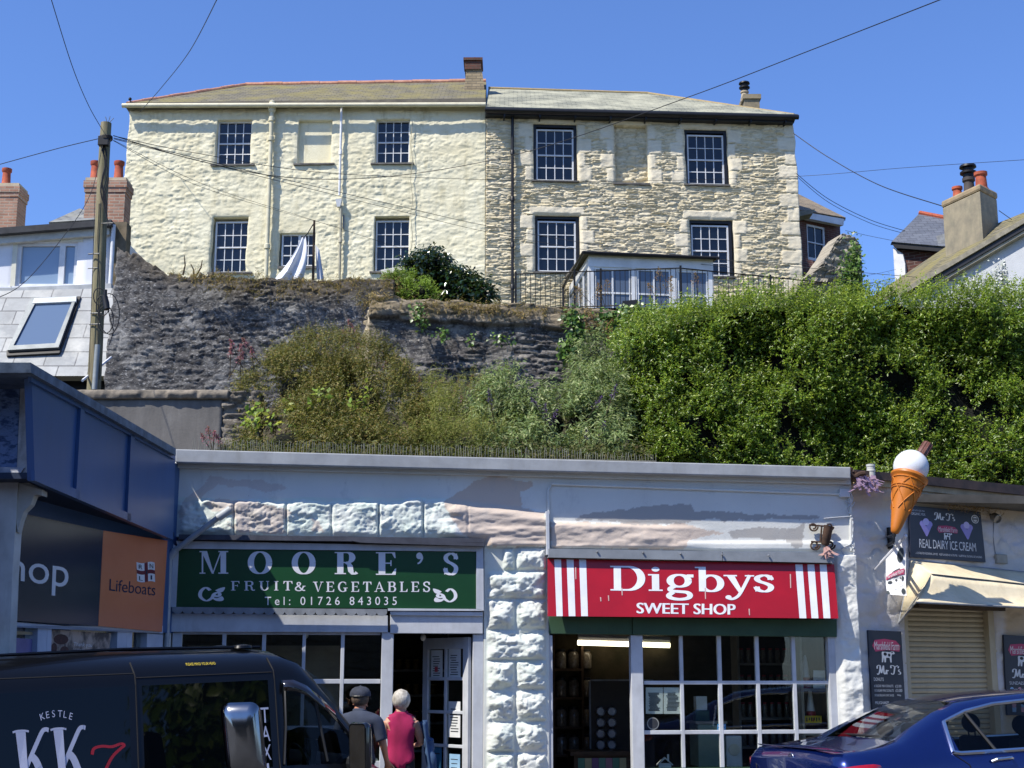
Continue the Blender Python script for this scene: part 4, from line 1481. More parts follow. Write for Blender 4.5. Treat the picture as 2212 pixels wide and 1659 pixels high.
def sprigs(org, dirn, length, per, r, spread=0.35):
    """leaf positions along little twigs; returns pos, nrm, axis"""
    N = len(org)
    t = np.tile(np.linspace(0.05, 1, per), N)
    o = np.repeat(org, per, 0)
    d = np.repeat(dirn, per, 0)
    L = np.repeat(length, per)
    side = r.normal(0, 1, (N * per, 3))
    side -= d * (side * d).sum(1)[:, None]
    side /= np.linalg.norm(side, axis=1)[:, None]
    pos = o + d * (t * L)[:, None]
    ax = d * (1 - spread) + side * (0.25 + spread)
    return pos, d * 0.2 + np.array([-0.35, -0.45, 0.65]) * 0.6, ax


def unit(a):
    return a / (np.linalg.norm(a, axis=1)[:, None] + 1e-9)


m_core = M('core_shade', '#10140a', '#0a0c06', rough=1.0, bump=0)  # near-black hull fill; shade between the leaves put into its colour
m_twig = M('twig', '#4a3c2c', '#32281d', rough=0.95, bump=0.3)
m_hedge = leafmat('privet_leaf', ['#456017', '#5c7c1f', '#7a9627', '#527322', '#a0b03a', '#415c1d', '#849c30'], 0.36, 0.38, 0.5)
m_hedgetop = leafmat('privet_new_leaf', ['#728c20', '#8ba32c', '#a6b83c', '#768e26'], 0.42, 0.4, 0.4)

# ---- the big hedge
HY = 21.6
hx0, hx1 = P(1352, 800, HY).x, P(2290, 800, HY).x
topline = [(1330, 700), (1352, 684), (1430, 672), (1550, 652), (1640, 634), (1750, 640), (1870, 642), (1905, 632), (1935, 618), (1965, 640), (2060, 642), (2110, 636), (2150, 642), (2300, 628)]
tx = np.array([P(u, v, HY + 0.3).x for u, v in topline])
tz = np.array([P(u, v, HY + 0.3).z for u, v in topline])


def hedge_front(x, z):
    lump = 0.8 * (fbm(x * 0.75, z * 0.75, 51, 3) - 0.5) + 0.5 * (fbm(x * 2.2, z * 2.2, 57, 3) - 0.5)
    rnd = np.clip((x - hx0) / 0.9, 0, 1)
    return HY - lump + 0.9 * (1 - np.sqrt(1 - (1 - rnd) ** 2)) + 0.02 * (z - 4)


hedge = thing('privet_hedge', 'huge bushy green hedge filling the slope above the sweet shop and kiosk', 'hedge', (P(1800, 900, HY).x, HY, 4))
r = np.random.default_rng(11)
N = 16500
x = r.uniform(hx0 - 0.15, hx1, N)
zt = np.interp(x, tx, tz)
zb = 3.7
z = zb + (zt - zb) * r.uniform(0, 1.0, N) ** 0.85
y = hedge_front(x, z) + r.exponential(0.10, N)
near_top = np.clip(1 - (zt - z) / 0.35, 0, 1)
y += near_top * r.uniform(0, 1.2, N)
keep = (fbm(x * 2.6, z * 2.6, 91, 3) > 0.33) | (near_top > 0.2)
x, y, z, near_top = x[keep], y[keep], z[keep], near_top[keep]
d = unit(np.stack([r.normal(-0.1, 0.5, len(x)), r.normal(-0.75, 0.35, len(x)) * (1 - 0.7 * near_top), r.normal(0.45, 0.45, len(x)) + near_top * 1.0], -1))
pos, nrm, ax = sprigs(np.stack([x, y, z], -1), d, r.uniform(0.12, 0.30, len(x)), 11, r)
leaves('foliage', pos, nrm, r.uniform(0.036, 0.066, len(pos)), m_hedge, hedge, 0.42, 0.2, 3, axis=ax)
N = 2000
x = r.uniform(hx0, hx1, N)
z = np.interp(x, tx, tz) - r.uniform(0.0, 0.9, N) ** 1.5 + 0.12 * (vnoise(x * 3, x * 0, 3) - 0.3)
y = hedge_front(x, z) + r.uniform(-0.05, 1.0, N)
d = unit(np.stack([r.normal(0, 0.22, N), r.normal(-0.15, 0.25, N), np.ones(N)], -1))
pos, nrm, ax = sprigs(np.stack([x, y, z], -1), d, r.uniform(0.15, 0.36, N), 12, r)
leaves('shoots', pos, nrm, r.uniform(0.04, 0.065, len(pos)), m_hedgetop, hedge, 0.4, 0.2, 4, axis=ax)
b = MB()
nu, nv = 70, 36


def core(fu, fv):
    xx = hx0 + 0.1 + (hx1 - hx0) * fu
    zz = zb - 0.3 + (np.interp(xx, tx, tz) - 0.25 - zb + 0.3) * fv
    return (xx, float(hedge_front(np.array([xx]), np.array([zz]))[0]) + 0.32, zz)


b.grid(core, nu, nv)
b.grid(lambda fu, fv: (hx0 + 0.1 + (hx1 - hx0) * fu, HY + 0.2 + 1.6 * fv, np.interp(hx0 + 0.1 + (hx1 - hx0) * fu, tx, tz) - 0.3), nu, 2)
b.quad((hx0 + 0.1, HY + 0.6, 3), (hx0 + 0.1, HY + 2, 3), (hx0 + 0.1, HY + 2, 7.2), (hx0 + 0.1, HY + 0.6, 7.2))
obj('dark_core', b, m_core, hedge)


def shrub(name, label, cat, blobs, mat, n, size, per=9, tw=(0.1, 0.3), aspect=0.42, Y=22.0, group=None, seed=5, dirz=0.35, droop=0.0, core=0.78, extra=None, spread=0.35, wood=True, cut=0.36, freq=2.8):
    """blobs: (u, v, ru, rv) in photo units at distance Y, thickened in depth"""
    r = np.random.default_rng(seed)
    c0 = P(blobs[0][0], blobs[0][1] + blobs[0][3], Y)
    root = thing(name, label, cat, c0, group)
    O, D = [], []
    area = np.array([b[2] * b[3] for b in blobs], float)
    cb = MB()
    for bl_, a in zip(blobs, area / area.sum()):
        u, v, ru, rv = bl_[:4]
        yy = bl_[4] if len(bl_) > 4 else Y
        c = np.array(P(u, v, yy))
        k = 1 / pxm(yy)
        rx, rz = ru * k, rv * k
        ry = min(rx, rz) * 0.8 + 0.1
        m = max(20, int(n * a))
        q = unit(r.normal(0, 1, (m, 3)))
        q[:, 1] = -np.abs(q[:, 1]) * np.where(r.uniform(0, 1, m) < 0.8, 1, -1)
        lump = 0.8 + 0.4 * fbm(q[:, 0] * 2.2 + u, q[:, 2] * 2.2 + v, seed, 3)
        p = c + q * np.array([rx, ry, rz]) * (lump * (1 - r.exponential(0.07, m)))[:, None]
        kp = fbm(p[:, 0] * freq, p[:, 2] * freq, seed + 3, 3) > cut
        O.append(p[kp])
        D.append(unit(q[kp] * 0.8 + r.normal(0, 0.45, (kp.sum(), 3)) + np.array([0, -0.1, dirz])))
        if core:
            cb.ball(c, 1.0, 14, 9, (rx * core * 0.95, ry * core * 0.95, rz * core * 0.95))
    O, D = np.concatenate(O), np.concatenate(D)
    pos, nrm, ax = sprigs(O, D, r.uniform(tw[0], tw[1], len(O)), per, r, spread)
    leaves('foliage', pos, nrm, r.uniform(size * 0.75, size * 1.3, len(pos)), mat, root, aspect, 0.2, seed + 1, droop, axis=ax)
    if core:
        obj('dark_core', cb, m_core, root)
    if wood:
        sb = MB()
        for k in range(5):
            a = Vector(O[r.integers(len(O))])
            g = Vector((c0.x + r.normal(0, 0.1), c0.y + 0.15, c0.z - 0.3))
            sb.tube([g, g.lerp(a, 0.5) + Vector((0, 0.05, 0.1)), g.lerp(a, 0.92)], [0.02, 0.012, 0.006], 5)
        obj('stems', sb, m_twig, root)
    return root


m_yew = leafmat('yew_leaf', ['#48501c', '#5d6024', '#746a2c', '#806a34', '#525e28', '#8a8238'], 0.2, 0.5, 0.3)
m_budd = leafmat('buddleia_leaf', ['#5d7440', '#70854c', '#859560', '#526a3e', '#98a470', '#a8ae7c'], 0.3, 0.55, 0.25)
m_weed = leafmat('weed_leaf', ['#6c7834', '#858a42', '#9a9a54', '#5a6a30', '#a0945c', '#7a8a42'], 0.35, 0.55, 0.25)
m_under = leafmat('undergrowth_leaf', ['#2f3a1c', '#47522a', '#5d6436', '#3a3a22', '#6d6a40', '#4a3c28'], 0.25, 0.6, 0.2)
m_bright = leafmat('bright_leaf', ['#6c8a2c', '#86a33c', '#9bb552', '#b5b542', '#7b9a38'], 0.4, 0.45, 0.35)
m_cam = leafmat('camellia_leaf', ['#142412', '#1d3118', '#26401d', '#1a2c16'], 0.12, 0.18, 0.6)
m_hebe = leafmat('hebe_leaf', ['#5d7c1c', '#738f26', '#86a136', '#4d6c1a'], 0.35, 0.45, 0.35)
m_ivy = leafmat('ivy_leaf', ['#2c4a1a', '#3f6026', '#57782f', '#728c3e', '#355420'], 0.25, 0.35, 0.45)
m_pink = leafmat('valerian_flower', ['#a85a72', '#b96e84', '#8f5060', '#c58a98', '#9a6a5c'], 0.3, 0.6, 0.2)
m_rust = leafmat('seed_head', ['#8c6a4c', '#a07a52', '#7a5440', '#b08e66', '#8b7a4a'], 0.3, 0.7, 0.1)
m_purple = leafmat('buddleia_flower', ['#4a3560', '#5d4478', '#6e548a', '#3d2c50'], 0.2, 0.6, 0.2)
m_straw = leafmat('dry_grass', ['#8d7a50', '#a8925f', '#6f5e3e', '#7c6a48'], 0.3, 0.8, 0.1)

shrub('yew_bush', 'dark olive yew bush with a brown green crown against the slate wall', 'bush',
      [(735, 800, 130, 75, 22.8), (650, 850, 110, 85, 22.4), (770, 880, 140, 95, 22.2), (690, 935, 135, 65, 21.3), (830, 935, 100, 70, 21.5), (620, 955, 90, 45, 20.9), (760, 970, 120, 40, 20.7)], m_yew, 11000, 0.045, 14, (0.14, 0.34), 0.32, 22.2, seed=21, dirz=0.25, droop=0.15, spread=0.25, core=0.45, cut=0.36)
shrub('bramble', 'pale leaved bramble arching out of the yew bush', 'plant', [(600, 930, 50, 60), (560, 945, 35, 40), (655, 880, 40, 40), (770, 890, 26, 40)], m_bright, 130, 0.10, 5, (0.1, 0.25), 0.62, 21.2, seed=33, core=0, cut=0.40)
shrub('bank_weeds', 'tangle of pale grey green weeds with seed heads between yew and buddleia', 'plant',
      [(905, 890, 85, 70, 22.2), (960, 930, 90, 55, 21.6), (1030, 900, 60, 65, 22.2), (880, 955, 70, 35, 21.2), (1010, 960, 80, 35, 21.0)], m_weed, 4200, 0.042, 12, (0.15, 0.4), 0.22, 21.8, seed=44, dirz=0.9, core=0.45)
shrub('buddleia', 'grey green buddleia with faded purple spikes left of the hedge', 'shrub',
      [(1105, 900, 75, 85, 21.9), (1180, 920, 80, 75, 21.6), (1255, 930, 70, 75, 21.6), (1130, 965, 90, 40, 21.0), (1290, 880, 55, 75, 22.0), (1310, 965, 60, 40, 21.0)], m_budd, 4200, 0.085, 9, (0.14, 0.36), 0.24, 21.6, seed=55, dirz=0.5, droop=0.3, core=0.5)
shrub('wall_shrub', 'loose upright buddleia clinging to the dark wall beside the hedge', 'shrub',
      [(1285, 790, 38, 75, 23.6), (1310, 850, 40, 60, 23.2), (1255, 840, 28, 50, 23.4)], m_budd, 800, 0.07, 9, (0.12, 0.3), 0.26, 23.4, seed=66, dirz=0.6, droop=0.25, core=0.5)
# buddleia flowers and flower sprays as plants of their own look
def spikes(name, label, cat, spots, mat, Y, L, n, size, seed, group=None, tall=0.9, aspect=0.5, w=0.05):
    r = np.random.default_rng(seed)
    root = thing(name, label, cat, P(spots[0][0], spots[0][1] + 10, Y), group)
    pos = []
    sb = MB()
    for u, v in spots:
        p = np.array(P(u, v, Y))
        dd = unit(np.array([[r.normal(0, 0.4), -0.25 + r.normal(0, 0.2), tall]]))[0]
        t = r.uniform(0, 1, n)
        rad = w * (1.1 - t)
        q = r.normal(0, 1, (n, 3))
        pos.append(p + dd * (t * L)[:, None] + unit(q) * rad[:, None])
        sb.tube([p - dd * 0.35, p + dd * L * 0.8], 0.006, 4)
    pos = np.concatenate(pos)
    leaves('blossoms', pos, r.normal(0, 1, (len(pos), 3)), r.uniform(size * 0.7, size * 1.3, len(pos)), mat, root, aspect, 0.3, seed)
    obj('sprays', sb, m_twig, root)
    return root


spikes('buddleia_blooms', 'purple buddleia flower spikes low in the grey green shrub', 'flowers', [(1178, 900), (1165, 885), (1285, 880), (1322, 770 + 90), (1300, 940), (1225, 990), (1340, 975), (1190, 912), (1265, 955), (1060, 870)], m_purple, 20.7, 0.22, 90, 0.028, 71)
spikes('valerian', 'pink valerian heads in front of the grey retaining wall', 'flowers', [(505, 752), (520, 765), (535, 748), (515, 780), (545, 770), (498, 770)], m_pink, 21.9, 0.16, 130, 0.026, 72, 'valerian plants')
spikes('valerian', 'reddish valerian sprays at the joint of the two terrace walls', 'flowers', [(750, 735), (765, 725), (740, 750), (770, 745), (758, 715), (778, 760)], m_pink, 24.0, 0.2, 120, 0.028, 73, 'valerian plants')
spikes('valerian', 'scattered pink valerian heads along the foot of the dark slate wall', 'flowers', [(815, 790), (830, 800), (845, 785), (868, 800), (905, 835), (930, 845), (945, 832), (975, 860), (1000, 875), (880, 815), (1035, 860)], m_pink, 23.0, 0.18, 90, 0.026, 74, 'valerian plants')
spikes('valerian', 'faded valerian plumes beside the buddleia under the purple spikes', 'flowers', [(1290, 705), (1305, 715), (1275, 720), (1315, 735), (1230, 850), (1210, 885)], m_rust, 23.3, 0.25, 110, 0.028, 75, 'valerian plants')
spikes('valerian', 'small pink valerian clump behind the bird spikes by the cement wall', 'flowers', [(452, 940), (462, 950), (445, 955), (475, 960)], m_pink, 20.0, 0.14, 110, 0.026, 76, 'valerian plants')
spikes('dock_spires', 'rust brown dock seed spires standing among the bank weeds', 'plant', [(985, 855), (1040, 850), (1060, 865), (1010, 840), (1095, 840), (955, 880), (1120, 862), (912, 895)], m_rust, 22.6, 0.34, 90, 0.026, 77)
spikes('terrace_valerian', 'feathery pinkish valerian growing before the conservatory windows', 'flowers', [(1300, 640), (1313, 632), (1290, 650), (1425, 610), (1440, 625), (1415, 640), (1450, 645), (1262, 640), (1250, 655), (1505, 620)], m_rust, 32.0, 0.35, 120, 0.034, 78, w=0.14)
shrub('camellia', 'glossy dark camellia on the terrace below the cream house', 'shrub', [(935, 600, 50, 48, 28.0), (985, 625, 45, 38, 27.8), (1030, 640, 35, 26, 27.5), (905, 570, 25, 22, 28.0)], m_cam, 900, 0.10, 7, (0.1, 0.25), 0.5, 27.8, seed=81, droop=0.2)
shrub('hebe', 'small bright yellow green shrub left of the dark camellia', 'shrub', [(870, 625, 48, 32, 27.2), (900, 635, 40, 28, 27.0), (850, 605, 18, 18, 27.3)], m_hebe, 800, 0.05, 9, (0.08, 0.2), 0.35, 27.2, seed=82)
# ivy on the walls
def ivy(name, label, spots, mat, Y, n, size, seed, cat='ivy', spread=(0.3, 0.3), depth=0.12):
    r = np.random.default_rng(seed)
    root = thing(name, label, cat, P(spots[0][0], spots[0][1], Y))
    pos = []
    for u, v, ru, rv in spots:
        c = np.array(P(u, v, Y))
        k = 1 / pxm(Y)
        m = int(n * ru * rv / sum(s_[2] * s_[3] for s_ in spots))
        a = r.normal(0, 0.5, (m, 2)).clip(-1.2, 1.2)
        pos.append(c + np.stack([a[:, 0] * ru * k, -r.uniform(0, depth, m), a[:, 1] * rv * k], -1))
    pos = np.concatenate(pos)
    nr = np.tile(np.array([-0.2, -0.8, 0.4]), (len(pos), 1))
    leaves('foliage', pos, nr, r.uniform(size * 0.7, size * 1.3, len(pos)), mat, root, 0.85, 0.2, seed, 0.3)
    sb = MB()
    for u, v, ru, rv in spots:
        c = P(u, v, Y + 0.05)
        k = 1 / pxm(Y)
        sb.tube([c + Vector((0.05, 0, rv * k)), c + Vector((-0.05, -0.02, 0)), c + Vector((0.06, 0, -rv * k))], 0.008, 5)
    obj('sprays', sb, m_twig, root)
    return root


ivy('ivy', 'yellow green ivy hanging over the coping beside the hedge', [(1235, 690, 24, 26), (1245, 725, 20, 40), (1225, 760, 20, 30), (1330, 690, 45, 22), (1360, 700, 30, 35), (1390, 680, 40, 20)], m_ivy, 24.55, 1500, 0.075, 91)
ivy('ivy', 'ivy covering the right side of the ruined rubble pier', [(1845, 570, 16, 60), (1835, 600, 26, 50), (1850, 630, 22, 40), (1825, 625, 24, 30)], m_ivy, 35.7, 1600, 0.085, 92, depth=0.25)
ivy('creeper', 'white flowering creeper on the grey gable at the right edge', [(2150, 612, 60, 22), (2185, 590, 40, 30), (2110, 625, 40, 16), (2205, 610, 40, 30), (2080, 628, 30, 10)], leafmat('white_bloom', ['#d5d6d3', '#e3e4e2', '#b9c0b4', '#ccd0cb'], 0.2, 0.7, 0.2), 30.1, 2600, 0.05, 93, cat='creeper', depth=0.08)
ivy('wall_fern', 'yellow green tufts growing out of the dark slate wall face', [(900, 680, 16, 30), (955, 725, 22, 16), (1018, 740, 10, 22), (915, 700, 14, 26), (1080, 735, 30, 14)], m_ivy, 24.7, 260, 0.06, 94, cat='plant')
# dry growth along the wall tops
r = np.random.default_rng(5)
us = np.concatenate([r.uniform(380, 860, 520), r.uniform(780, 1380, 360)])
isw2 = np.arange(len(us)) >= 520
wx = [a for a, _ in w1]
vv = np.where(isw2, np.interp(us, [a for a, _ in w2], [c for _, c in w2]), np.interp(us, wx, [c for _, c in w1]))
vv += np.where(isw2, r.uniform(-4, 12, len(us)), r.uniform(-3, 55, len(us)) * (r.uniform(0, 1, len(us)) ** 1.5) * np.clip((us - 330) / 200, 0.3, 1))
kk = fbm(us * 0.02, vv * 0.05, 8, 3) > 0.42
O = np.array([P(u, v, 24.75 if w_ else 26.62) for u, v, w_ in zip(us[kk], vv[kk], isw2[kk])])
d = unit(np.stack([r.normal(0, 0.6, len(O)), r.normal(-0.5, 0.3, len(O)), r.normal(-0.1, 0.6, len(O))], -1))
pos, nrm, ax = sprigs(O, d, r.uniform(0.08, 0.25, len(O)), 9, r)
tag(leaves('wall_top_weeds', pos, nrm, r.uniform(0.035, 0.08, len(pos)), m_straw, None, 0.22, 0.2, 6, 0.2, axis=ax), 'dry brown grass and moss along the tops of the terrace walls', 'weeds', kind='stuff')
# low weeds that close the bank behind the shop roofs
us = r.uniform(470, 1400, 900)
vv = r.uniform(985, 1014, 900)
O = np.array([P(u, v, 19.9 + (1010 - v) * 0.012) for u, v in zip(us, vv)])
d = unit(np.stack([r.normal(0, 0.4, len(O)), r.normal(-0.2, 0.3, len(O)), np.ones(len(O))], -1))
pos, nrm, ax = sprigs(O, d, r.uniform(0.12, 0.35, len(O)), 9, r)
tag(leaves('bank_undergrowth', pos, nrm, r.uniform(0.04, 0.09, len(pos)), m_under, None, 0.3, 0.2, 7, 0.2, axis=ax), 'low tangled undergrowth along the bank behind the shop roofs', 'undergrowth', kind='stuff')
# bare twigs on the broken wall top
b = MB()
for u, v, du, dv in ((425, 590, 12, -28), (418, 592, -6, -22), (395, 590, 3, -38), (455, 596, 4, -14), (478, 596, -3, -10)):
    a, c = P(u, v + 4, 26.9), P(u + du, v + dv, 26.9)
    b.tube([a, a.lerp(c, 0.5) + Vector((0.03, 0, 0)), c], [0.02, 0.015, 0.008], 5)
tag(obj('dead_stems', b, m_twig), 'bare dead stems sticking up from the broken grey wall top', 'stems')
# ================================================================ the parade of shops
def proj(p):
    x, y, z = p[..., 0], p[..., 1], p[..., 2] - CZ
    yc = y * math.cos(TH) + z * math.sin(TH)
    zc = -y * math.sin(TH) + z * math.cos(TH)
    return W / 2 + FPX * x / yc, H / 2 - FPX * zc / yc


def plpts(pl, S, Z):
    return np.stack([pl.o.x + pl.t.x * S, pl.o.y + pl.t.y * S, Z], -1)


def inpoly(U, V, poly):
    r = np.zeros(U.shape, bool)
    n = len(poly)
    for i in range(n):
        x0, y0 = poly[i]
        x1, y1 = poly[(i + 1) % n]
        if y0 == y1:
            continue
        c = ((V >= min(y0, y1)) & (V < max(y0, y1))) & (U < (x1 - x0) * (V - y0) / (y1 - y0) + x0)
        r ^= c
    return r


PATCH_A = [(958, 1087), (994, 1065), (1030, 1037), (1066, 1025), (1150, 1043), (1148, 1053), (1122, 1061), (1126, 1097), (1178, 1105), (1179, 1177), (1050, 1181), (994, 1157), (978, 1129)]
PATCH_B = [(1186, 1125), (1494, 1134), (1525, 1145), (1568, 1148), (1485, 1169), (1476, 1187), (1186, 1182)]
PATCH_C = [(1241, 1123), (1265, 1110), (1327, 1105), (1397, 1094), (1494, 1092), (1503, 1107), (1635, 1110), (1771, 1116), (1767, 1123), (1547, 1123), (1415, 1132), (1318, 1125)]
PATCH_D = [(1573, 1145), (1648, 1138), (1718, 1140), (1736, 1127), (1731, 1185), (1718, 1185), (1696, 1169), (1586, 1162)]
PATCH_E = [(456, 1028), (500, 1034), (560, 1040), (615, 1050), (612, 1058), (570, 1060), (520, 1050), (470, 1047), (440, 1070), (405, 1100), (392, 1130), (384, 1110), (405, 1075), (440, 1050)]
PATCH_F = [(470, 1075), (560, 1085), (640, 1110), (690, 1130), (700, 1152), (520, 1152), (470, 1120), (440, 1090)]


def patchmask(U, V, polys, soft=0.5):
    m = np.zeros(U.shape)
    for k, p in enumerate(polys):
        wu = 14 * (fbm(U * 0.03, V * 0.03, 5 + k, 4) - 0.5) + 5 * (fbm(U * 0.15, V * 0.15, 9 + k, 3) - 0.5)
        wv = 14 * (fbm(U * 0.03, V * 0.03, 25 + k, 4) - 0.5) + 5 * (fbm(U * 0.15, V * 0.15, 29 + k, 3) - 0.5)
        m = np.maximum(m, inpoly(U + wu, V + wv, p).astype(float))
    return m


J_ROW = [1182, 1233, 1295, 1361, 1427, 1491, 1559, 1625, 1692, 1760, 1830, 1900]
J_BAND = [300, 505, 618, 716, 818, 914, 1010]


def h_parade(S, Z):
    U, V = proj(plpts(SH, S, Z))
    out = 0.012 * (fbm(S * 2.5, Z * 2.5, 2, 5) - 0.5)
    fa, _ = rubble(S + 0.25 * Z, Z - 0.3 * S, 0.10, 0.2, 31, 0.02, 1.6, 1.6)
    qq = fbm(S * 4 + 0.5 * Z, Z * 6, 38, 4) * 8
    qr = fbm(S * 7 - 2 * Z, Z * 9 + S, 40, 3) * 6
    ter = lambda q: np.floor(q) + sstep(0.3, 0.62, q - np.floor(q))
    rough = (fa - 0.45) * 0.12 + 0.75 * (ter(qq) / 8 - 0.5) + 0.42 * (ter(qr) / 6 - 0.5) + 0.12 * (fbm(S * 16, Z * 22, 39, 3) - 0.5)
    chip = 0.2 + 0 * S
    # rock faced lintel course
    ej = np.min(np.abs(U[..., None] - np.array(J_BAND)), -1)
    vt = 1082 + 10 * (vnoise(U * 0.02, U * 0, 3) - 0.5) + 6 * (fbm(U * 0.06, U * 0, 8, 3) - 0.5)
    band = sstep(0, 7, V - vt) * sstep(0, 4, ej) * sstep(380, 400, U) * sstep(1040, 930, U)
    out = out + band * (0.055 + 0.10 * rough)
    # mended part and the bulge over the pier
    m = sstep(930, 985, U) * sstep(1181, 1178, U) * sstep(1078, 1105, V + (U - 1000) * -0.12) * sstep(1190, 1176, V)
    out = out + m * (0.07 + 0.06 * (fbm(S * 3, Z * 14, 41, 4) - 0.5))
    # course over the sweet shop
    m = sstep(1186, 1190, U) * sstep(1560, 1420, U + 40 * (fbm(S * 2, Z * 5, 6) - 0.5)) * sstep(1124, 1136, V - (U - 1186) * 0.03) * sstep(1192, 1180, V)
    out = out + m * (0.06 + 0.07 * (fbm(S * 3, Z * 9, 43, 5) - 0.5))
    m = sstep(1440, 1480, U) * sstep(1166, 1176, V) * sstep(1192, 1186, V)
    out = out + m * 0.03
    # rock faced pier
    row = np.array(J_ROW)
    ev = np.min(np.abs(V[..., None] - row), -1)
    ri = np.searchsorted(row, V.ravel()).reshape(V.shape)
    eu = np.where((ri == 2) | (ri == 4), 99, np.abs(U - 1113))
    eu = np.minimum(eu, np.minimum(U - 1050, 1182 - U))
    e = np.minimum(ev, eu)
    pier = (V > 1182) & (U > 1046) & (U < 1184)
    blank = sstep(1240, 1228, V) * sstep(1092, 1086, U)
    pf = sstep(0.5, 7, e) * (1 - blank)
    out = np.where(pier, pf * (0.035 + 0.045 * sstep(3, 26, e) + 0.13 * rough), out)
    # right jamb: heavy old limewash over rubble
    jam = (U > 1804) & (V > 1200)
    out = np.where(jam, 0.05 + 0.10 * (fbm(S * 4, Z * 4, 51, 5) - 0.5) + 0.03 * rough, out)
    return out


mo = SH.rect(366, 1166, 1045, 1700)
mo = (mo[0], mo[1], -0.2, mo[3])
di = SH.rect(1187, 1200, 1806, 1700)
di = (di[0], di[1], -0.2, di[3])
parade = thing('shop_parade', 'single storey pale painted stone shop building holding the greengrocer and the sweet shop', 'shop', SH.at(4, 0.1))
V, Fq, S_, Z_ = wall_grid(SH, SH.sz(352, 1200)[0], SH.sz(1846, 1200)[0], -0.3, 4.02, 0.0135, [mo, di], h_parade, back=0.30, top=lambda S: np.interp(S, [0, 8], [SH.sz(380, 998)[1], SH.sz(1840, 1032)[1]]))
Up, Vp = proj(plpts(SH, S_, Z_))
t = NT('limewash')
c = t.ramp(t.noise(0.8, 7, (1, 1, 0.6)), [(0.3, '#cbccc6'), (0.7, '#d8d9d3')])
gr = t.ramp(t.noise(2.2, 5), [(0.35, 0.0), (0.6, 0.8)])
gm_ = t.n('Math', operation='MULTIPLY')
t.l(gr, gm_.inputs[0])
t.l(t.attr('mint'), gm_.inputs[1])
c = t.mix(gm_.outputs[0], c, '#c8d6ca')
c = t.mix(t.attr('beige'), c, '#c2b0a0')
c = t.mix(t.attr('grey'), c, '#94908c')
c = t.mix(t.attr('pink'), c, '#b9a398')
d = t.ramp(t.noise(3.2, 10, (1, 1, 0.5), 0.75), [(0.55, 0.0), (0.75, 0.6)])
c = t.mix(d, c, '#a2a3a3')
sp = t.ramp(t.noise(26, 6), [(0.70, 0.0), (0.76, 0.8)])
c = t.mix(sp, c, '#5c5a58')
t.set(Base_Color=c, Roughness=0.8, Specular_IOR_Level=0.25)
t.bump(t.noise(45, 7, rough=0.7), 0.35, 0.012)
m_lime = t.m
beige = patchmask(Up, Vp, [PATCH_A, PATCH_B])
grey = patchmask(Up, Vp, [PATCH_C, PATCH_D])
pink = patchmask(Up, Vp, [PATCH_E]) * 0.45 + patchmask(Up, Vp, [PATCH_F]) * 0.6 * (fbm(S_ * 3, Z_ * 5, 3, 4) > 0.47)
mint = ((Vp > 1075) & (Vp < 1170) & (Up < 980)) * 1.0 + ((Up > 1046) & (Up < 1184) & (Vp > 1180)) * 0.6
obj('wall', (V, Fq), m_lime, parade, smooth='all', attrs={'beige': beige * 0.85, 'grey': grey * 0.75, 'pink': pink, 'mint': mint})
m_lt = M('old_white_trim', '#c3c7cc', '#aeb2b8', rough=0.55, scale=3, bump=0.12, bscale=40, dirt=0.35, dirtc='#8b8a86')
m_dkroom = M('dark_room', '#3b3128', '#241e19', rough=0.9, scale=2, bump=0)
b = MB()
b.slab(SH, ((379, 970), (1838, 1009), (1838, 1034), (379, 999)), 0.20, 0.65)
obj('coping', b, M('coping_lead', '#a2a5a6', '#8d9092', rough=0.6, scale=3, dirt=0.4, dirtc='#7c7a70'), parade, bevel=0.012)
b = MB()
b.slab(SH, ((379, 999.5), (1838, 1034.5), (1838, 1046), (379, 1010)), 0.06, 0.10)
obj('moulding', b, m_lime, parade)
b = MB()
b.prism([SH.at(SH.sz(352, 1)[0] - 0.3, 3.75, -0.3), SH.at(SH.sz(1850, 1)[0] + 2.5, 3.75, -0.3), SH.at(SH.sz(1850, 1)[0] + 2.5, 3.75, -3.3), SH.at(SH.sz(352, 1)[0] - 0.3, 3.75, -3.3)], (0, 0, 0.1))
obj('roof', b, M('roof_asphalt', '#55534f', '#403f3c', rough=0.95), parade)
# raised outline panel over the sweet shop
b = MB()
pts = [(1186, 1190), (1184, 1060), (1192, 1046), (1830, 1068), (1837, 1080), (1838, 1190)]
b.tube([SH.hit(u, v, 0.02) for u, v in pts], 0.014, 6)
obj('panel_bead', b, m_lime, parade, smooth=True)
b = MB()
b.slab(SH, ((1180, 1104), (1186, 1104), (1187, 1198), (1181, 1198)), 0.11, 0.12)
obj('cable_cover', b, m_lt, parade)
# rooms behind the two shop fronts
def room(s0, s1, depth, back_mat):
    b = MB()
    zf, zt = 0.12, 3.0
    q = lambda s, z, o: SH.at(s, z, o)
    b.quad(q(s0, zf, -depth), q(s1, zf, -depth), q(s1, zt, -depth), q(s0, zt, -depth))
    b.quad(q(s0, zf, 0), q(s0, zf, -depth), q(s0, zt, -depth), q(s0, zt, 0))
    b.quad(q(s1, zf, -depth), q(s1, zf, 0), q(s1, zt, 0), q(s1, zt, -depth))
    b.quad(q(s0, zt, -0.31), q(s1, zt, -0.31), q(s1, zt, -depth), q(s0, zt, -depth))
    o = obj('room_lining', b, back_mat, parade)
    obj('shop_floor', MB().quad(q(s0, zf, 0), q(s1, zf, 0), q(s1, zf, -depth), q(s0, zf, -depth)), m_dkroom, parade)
    return o


